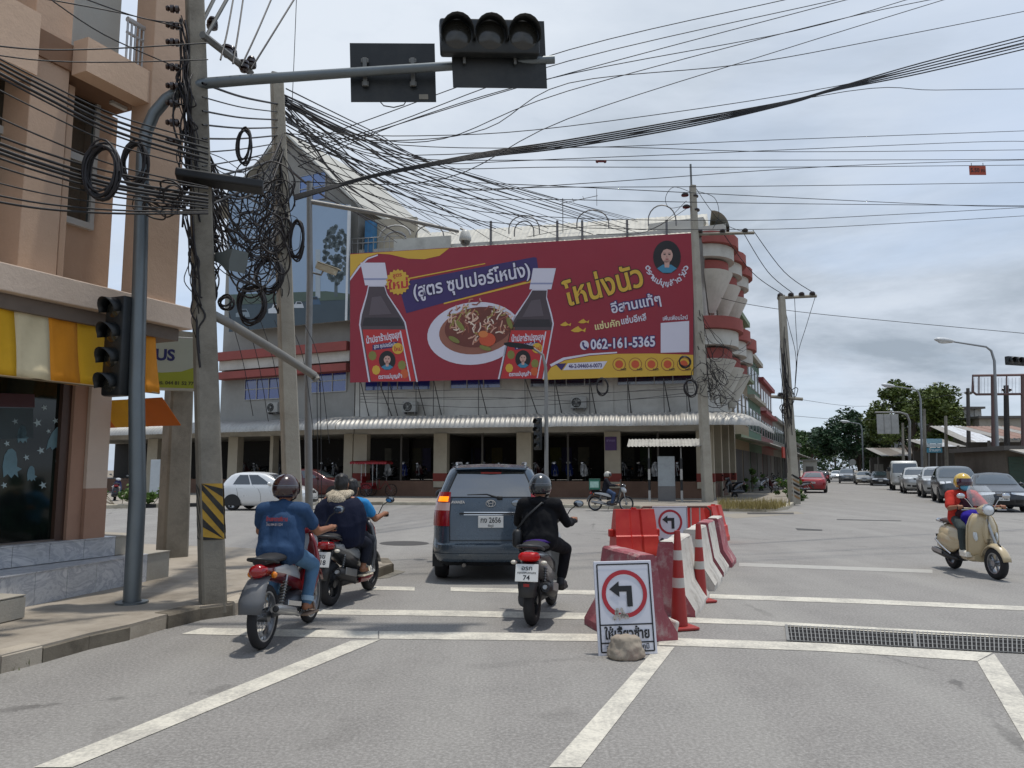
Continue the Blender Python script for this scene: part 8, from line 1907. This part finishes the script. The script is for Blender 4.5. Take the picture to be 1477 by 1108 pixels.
sky_w = [[(430, 205, 12), (500, 184, 12.2), (820, 72, 13), (1131, 0, 14), (1180, -12, 14)], [(440, 214, 12), (560, 180, 12.2), (820, 88, 13), (1205, 0, 15), (1260, -14, 15)], [(430, 226, 12), (620, 165, 12.5), (820, 106, 13), (1220, 0, 15), (1260, -10, 15)],
    [(430, 240, 12), (600, 170, 12.5), (820, 107, 13), (1149, 44, 15), (1320, -4, 16)], [(410, 192, 12), (560, 203, 12.3), (700, 186, 12.7), (820, 120, 13.3), (1069, 93, 14), (1265, 58, 15.5), (1500, 12, 17)], [(420, 150, 12), (520, 195, 12.3), (640, 200, 12.6), (820, 131, 13.2), (1198, 31, 15), (1380, -8, 16)],
    [(420, 262, 12), (640, 258, 12.5), (820, 171, 13.2), (1131, 71, 15), (1380, -6, 16)], [(430, 190, 12), (600, 196, 13), (820, 182, 14), (1203, 125, 16), (1500, 58, 18)], [(820, 213, 15), (1220, 132, 16.2), (1350, 130, 18), (1500, 128, 20)],
    [(430, 150, 12.3), (540, 205, 13), (820, 213, 15), (1140, 201, 18), (1500, 188, 22)], [(430, 160, 12.3), (560, 222, 13), (855, 212, 15), (1140, 219, 18), (1500, 216, 22)], [(430, 172, 12.3), (600, 232, 13.5), (820, 229, 15), (1403, 205, 21), (1500, 205, 22)],
    [(430, 178, 12.3), (560, 226, 13), (820, 231, 15), (1150, 231, 18), (1500, 230, 22)], [(430, 188, 12.3), (600, 240, 13.5), (820, 241, 15), (1150, 241, 18), (1500, 238, 22)], [(430, 196, 12.3), (640, 270, 14), (820, 266, 15), (1200, 240, 18), (1500, 230, 22)],
    [(430, 205, 12.3), (620, 268, 14), (820, 270, 15), (1150, 268, 18), (1500, 263, 22)], [(430, 210, 12.3), (640, 258, 14), (855, 271, 15), (1371, 296, 21), (1500, 298, 22)], [(430, 222, 12.3), (640, 282, 14), (820, 288, 15), (1150, 294, 18), (1500, 297, 22)],
    [(430, 230, 12.3), (700, 306, 15), (1069, 318, 19), (1300, 309, 21), (1500, 298, 23)], [(430, 240, 12.3), (700, 320, 15), (1080, 331, 20), (1300, 322, 22), (1500, 310, 24)], [(1040, 430, 40), (1091, 441, 40), (1200, 455, 40), (1500, 483, 40)], [(1145, 600, 60), (1240, 606, 75), (1330, 598, 80)], [(1145, 575, 60), (1250, 586, 80), (1400, 565, 70)]]
for q in sky_w: wire(SL if q[0][0] < 900 else 'thin black wire running over the main road beyond the corner building', q, .0085 if q[0][2] < 30 else .016, group=SG if q[0][0] < 900 else 'thin wires over the main road')
# thick twisted bundle with clips
for k in range(5):
    dy = (k - 2) * 1.7; w_ = [(425, 285 + dy, 12.2), (500, 264 + dy * .6, 12.5), (560, 249 + dy * .5, 12.8), (700, 223 + dy, 13.6), (820, 207 + dy * 1.6, 14.2), (1000, 176 + dy * 1.6, 15), (1140, 147 + dy * .6, 15.6), (1203, 129 + dy * .5, 16), (1330, 98 + dy * 2.2, 17), (1500, 56 + dy * 2.8, 18)]
    wire('black cable in the thick bundle slung over the junction', w_, .016, 'bundle_cable', 'cables of the thick bundle')
# wires running back past the tan building
rg = random.Random(4)
LGp = 'black cables running past the tan building'
for i, (ya, yb, r) in enumerate([(72, 205, .009), (78, 214, .014), (84, 222, .014), (92, 230, .016), (98, 236, .010), (118, 246, .008), (160, 270, .009), (190, 272, .012), (200, 282, .016), (208, 288, .018), (214, 292, .016), (222, 297, .012), (236, 300, .010), (262, 304, .008), (282, 306, .010), (292, 308, .012), (70, 62, .008), (82, 86, .007)]):
    wire('black cable sagging from the thick pole past the tan building', [(-40, ya - 8, 6.6), (60, ya + (yb - ya) * .30 + 4, 7.0), (170, ya + (yb - ya) * .68 + 5, 7.6), (300, yb, 8.3)], r, 'service_cable', LGp)
for q in ([(60, -10, 7.0), (150, 50, 7.5), (262, 100, 8.2)], [(40, -6, 7), (170, 18, 7.6), (262, 40, 8.2)], [(105, -8, 7), (200, 25, 7.7), (262, 34, 8.2)]): wire('thin wire dropping from above to the thick pole', q, .007, 'service_cable', 'thin wires dropping to the thick pole')
for x0, x1, yy in ((336, 352, -10), (348, 395, -10), (362, 430, -10), (318, 338, -10)): wire('thick feeder wire rising from the insulators of the thick pole', [(x0, 92 + (x0 - 336) * .3, 8.6), ((x0 + x1) / 2, 45, 9.0), (x1, yy, 9.6)], .011, 'feeder_wire', 'feeder wires rising from the thick pole')
wire('thin guy wire hanging beside the slim pole', [(428, -10, 11.5), (424, 90, 11.8), (420, 180, 12.2)], .006, 'guy_wire')
# fan of cables from the slim pole down to the corner building
for i in range(36):
    t = i / 35; x1 = 560 + 380 * t + rg.uniform(-20, 20); y1_ = 340 + rg.uniform(-14, 12) - 14 * t; x0 = 405 + rg.uniform(-6, 10); y0 = 118 + 120 * (1 - t) * rg.random() + 30 * rg.random()
    xm = x0 + (x1 - x0) * .5; ym = y0 + (y1_ - y0) * .5 + rg.uniform(8, 24)
    wire('cable of the dense fan running from the slim pole to the corner building', [(x0, y0, 12.3), (x0 + (x1 - x0) * .25, y0 + (y1_ - y0) * .27 + 8, 16.5), (xm, ym, 22), (x1, y1_, 36.5)], rg.choice((.010, .012, .016, .02, .024)), 'fan_cable', 'dense fan of cables to the corner building')
for i in range(10):
    y0 = 60 + 20 * i; wire('cable stretched between the thick pole and the slim pole', [(292, y0 + 60, 8.5), (350, y0 * .75 + 95, 10.2), (405, 118 + y0 * .55, 12.2)], rg.choice((.009, .012, .016)), 'span_cable', 'cables between the two near poles')
# wires between the far poles
ya = HP1.location.y; yb = HP2.location.y
for x0, x1 in ((1040, 1128), (1070, 1145), (1086, 1176)): wire('power wire between the tall pole and the leaning pole', [(x0, 332, ya), ((x0 + x1) / 2, 392, (ya + yb) / 2), (x1, 424, yb)], .018, 'power_wire', 'power wires between the far poles')
for x0, x1 in ((1128, 1148), (1146, 1150), (1176, 1150)): wire('drop wire hanging from the arm of the leaning pole', [(x0, 428, yb), ((x0 + x1) / 2, 470, yb), (x1, 515, yb), (1146, 570, yb)], .014, 'drop_wire', 'drop wires of the leaning pole')
for q in ([(990, 290, ya), (940, 330, ya - .5), (860, 325, ya), (760, 342, ya)], [(992, 300, ya), (930, 335, ya - .5), (860, 338, ya)], [(998, 278, ya), (972, 270, ya), (960, 285, ya), (966, 300, ya), (990, 296, ya)], [(1002, 275, ya), (1030, 285, ya), (1037, 310, ya), (1028, 330, ya)], [(1004, 272, ya), (1040, 320, ya), (1085, 338, ya)]): wire('looping jumper wire at the top of the tall pole', q, .014, 'jumper_wire', 'jumper wires on the tall pole')
for i in range(4): wire('cable strung along the wall under the billboard', [(1000, 556 + 5 * i, ya), (860, 558 + (9, 4, 11, 6)[i] + 5 * i, ya - .4), (700, 560 + (2, 12, 5, 16)[i] + 4 * i, ya + .5), (520, 568 + 4 * i, ya + 3)], .012, 'wall_cable', 'cables strung along the long building')
for i in range(6): q = 330 + 22 * i; wire('cable crossing in front of the red sunshades of the gabled building', [(q, 450 + 4 * i, 12.5), (q + 20, 520, 12.5), (q + 35, 600 + 8 * i, 12.6)], .006, 'drop_cable', 'drop cables before the gabled building')
for x in (457, 462): wire('vertical guy wire beside the camera mast', [(x, 548, 13.2), (x + 1, 640, 13.2), (x + 2, 742, 13.2)], .007, 'guy_wire', 'guy wires beside the camera mast')
# coils of spare cable
def coil(label, px, py, d, rx, ry, turns=7, r=.012, group='coils of spare cable', tilt=0.0):
    c = AT(px, py, d); k = d / F_PX; pts = []; rng = random.Random(int(px * 7 + py))
    for i in range(turns * 20):
        q = i * 2 * math.pi / 20; j = 1 + .10 * math.sin(i * .37 + px) + rng.uniform(-.02, .02); sh = .02 * math.sin(i * .11)
        pts.append(c + Vector((rx * k * j * math.cos(q) * math.cos(tilt), rx * k * j * math.cos(q) * math.sin(tilt) + .05 * math.sin(i * .23), ry * k * j * math.sin(q) + sh)))
    o = MB().tube(pts, r, 5, False).build('cable_coil', WIRED, None, smooth=180, fix=False); tag(o, label, 'cable coil', group)
coil('big coil of brown cable hung before the tan column', 147, 247, 7.3, 24, 40, 11, .011); coil('black cable coil touching the signal mast', 194, 236, 8.0, 18, 32, 6, .013); coil('upper round coil hanging between the thick and slim poles', 388, 397, 11.4, 19, 25, 8, .014); coil('lowest round coil hanging below the horn speaker', 363, 440, 11.0, 19, 27, 9, .013); coil('oval coil beside the head of the camera mast', 428, 346, 12.0, 10, 28, 6, .014); coil('tilted coil high between the poles under the mast arm', 352, 210, 9.8, 10, 26, 5, .013); coil('small coil on the thick pole above the pipe bracket', 326, 436, 9.0, 10, 9, 5, .011); coil('coil looped under the badges of the billboard', 869, 558, ya - .6, 8, 12, 5, .02); coil('coil looped beside the foot of the billboard', 996, 560, ya - .6, 9, 12, 5, .02); coil('coil hung on the badge end of the billboard', 988, 522, ya - 1.6, 8, 8, 5, .02)
# the tangled masses nobody could count
def tangle(name, label, cables, seed):
    """cables: knot lists (px, py, d); every cable is tied at both ends"""
    rng = random.Random(seed); m = MB()
    for pts, r in cables: m.tube(smooth_path([AT(*q) for q in pts], 5), r, 4, False)
    o = m.build(name, WIRED, None, smooth=180, fix=False, kind='stuff'); tag(o, label, 'cables')
def drape(rng, n, A, B, sag, rs, wob=5):
    """hanging cables from region A to region B; each region is x0, x1, y0, y1, distance"""
    out = []
    for i in range(n):
        a = [rng.uniform(A[0], A[1]), rng.uniform(A[2], A[3]), A[4]]; b = [rng.uniform(B[0], B[1]), rng.uniform(B[2], B[3]), B[4]]; s_ = rng.uniform(*sag); q = []
        for k in range(7): t = k / 6; h = 4 * t * (1 - t); q.append((a[0] + (b[0] - a[0]) * t + rng.gauss(0, wob) * h, a[1] + (b[1] - a[1]) * t + s_ * h + rng.gauss(0, wob) * h, a[2] + (b[2] - a[2]) * t + rng.gauss(0, .08) * h))
        out.append((q, rng.choice(rs)))
    return out
def loops(rng, n, cx_, cy_, sx, sy, rx, ry, d0, d1, rs):
    out = []
    for i in range(n):
        x, y, d = rng.gauss(cx_, sx), rng.gauss(cy_, sy), rng.uniform(d0, d1); a, b = rng.uniform(*rx), rng.uniform(*ry); ph = rng.uniform(0, 6.28); tl = rng.uniform(-.7, .7); q = []
        for k in range(11): t = ph + k * .66; u_, v_ = a * math.cos(t) * (1 + .15 * math.sin(3 * t + i)), b * math.sin(t); q.append((x + u_ * math.cos(tl) - v_ * math.sin(tl), y + u_ * math.sin(tl) + v_ * math.cos(tl), d + .1 * math.sin(t)))
        out.append((q, rng.choice(rs)))
    return out
rg = random.Random(77); RS_ = (.006, .008, .011, .014); yp1, yp2 = bp1.y + .1, bp2.y - .1
tangle('cable_tangle', 'dense tangle of black cables between the thick pole and the slim pole', drape(rg, 46, (292, 304, 215, 330, yp1), (396, 410, 190, 400, yp2), (-10, 95), RS_) + drape(rg, 16, (296, 306, 250, 300, yp1), (300, 312, 330, 470, yp1 + .1), (5, 30), RS_, 12) + drape(rg, 22, (398, 408, 200, 260, yp2), (400, 412, 320, 460, yp2), (0, 20), RS_, 14) + loops(rg, 34, 372, 320, 22, 50, (10, 26), (14, 42), 9.6, 11.6, RS_), 1)
tangle('cable_tangle', 'loose cables clinging to the thick pole beside the tan column', drape(rg, 20, (256, 268, 0, 130, bp1.y - .15), (258, 290, 200, 330, bp1.y - .15), (-5, 10), (.006, .009, .012), 6) + drape(rg, 8, (262, 280, 290, 330, bp1.y - .2), (276, 292, 420, 560, bp1.y - .15), (0, 15), (.006, .009, .012), 6), 2)
tangle('cable_tangle', 'cables looped around the signal mast over the tan ledge', drape(rg, 12, (205, 215, 262, 300, ys - .05), (272, 286, 262, 310, bp1.y - .1), (4, 26), (.007, .010, .013), 3) + loops(rg, 7, 232, 288, 18, 9, (8, 18), (6, 14), 7.9, 8.3, (.007, .010)), 3)
tangle('cable_tangle', 'tangle of cables on the rounded balconies beside the tall pole', drape(rg, 20, (1006, 1014, 440, 560, ya - .3), (1040, 1100, 480, 600, ya + 3), (4, 34), (.010, .014, .02), 3) + loops(rg, 16, 1030, 555, 14, 18, (5, 12), (7, 16), ya - .6, ya, (.012, .018)), 4)
tangle('cable_tangle', 'cables wound about the leaning pole', drape(rg, 12, (1125, 1134, 470, 540, yb - .25), (1134, 1144, 600, 690, yb - .25), (-3, 3), (.012, .018), 2) + loops(rg, 8, 1136, 585, 4, 12, (4, 8), (6, 14), yb - .4, yb, (.014, .02)), 5)
# small plates on the wires
HPt = AT(1410, 246, 19); HTP = thing('height_plate', 'small orange height limit plate hanging from the wires', 'sign', HPt, 0)
MB().box((0, 0, 0), (.42, .015, .24)).build('plate', M('#a3452c', .6, var=.15), HTP); lettering('5.50 m', .15, BLKS, HTP, Matrix.Translation((0, -.010, 0)) @ Matrix.Rotation(R(90), 4, 'X'), .003, .36)
for s_ in (-.15, .15): MB().tube([(s_, 0, .12), (s_, 0, .2)], .008, 5).build('hook', WIRE, HTP)
sp_ = thing('wire_spacer', 'small red spacer clipped to a wire above the billboard', 'wire fitting', AT(867, 233, 15.2)); MB().box((0, 0, 0), (.16, .03, .03)).build('bar', M('#6b1f1c', .5), sp_)
for s_ in (-.08, .08): MB().ell((s_, 0, 0), .035, nu=10, nv=6).build('clip', M('#5d201c', .5), sp_)
# helper scene used while building is not part of the place
bpy.data.scenes.remove(TMP)
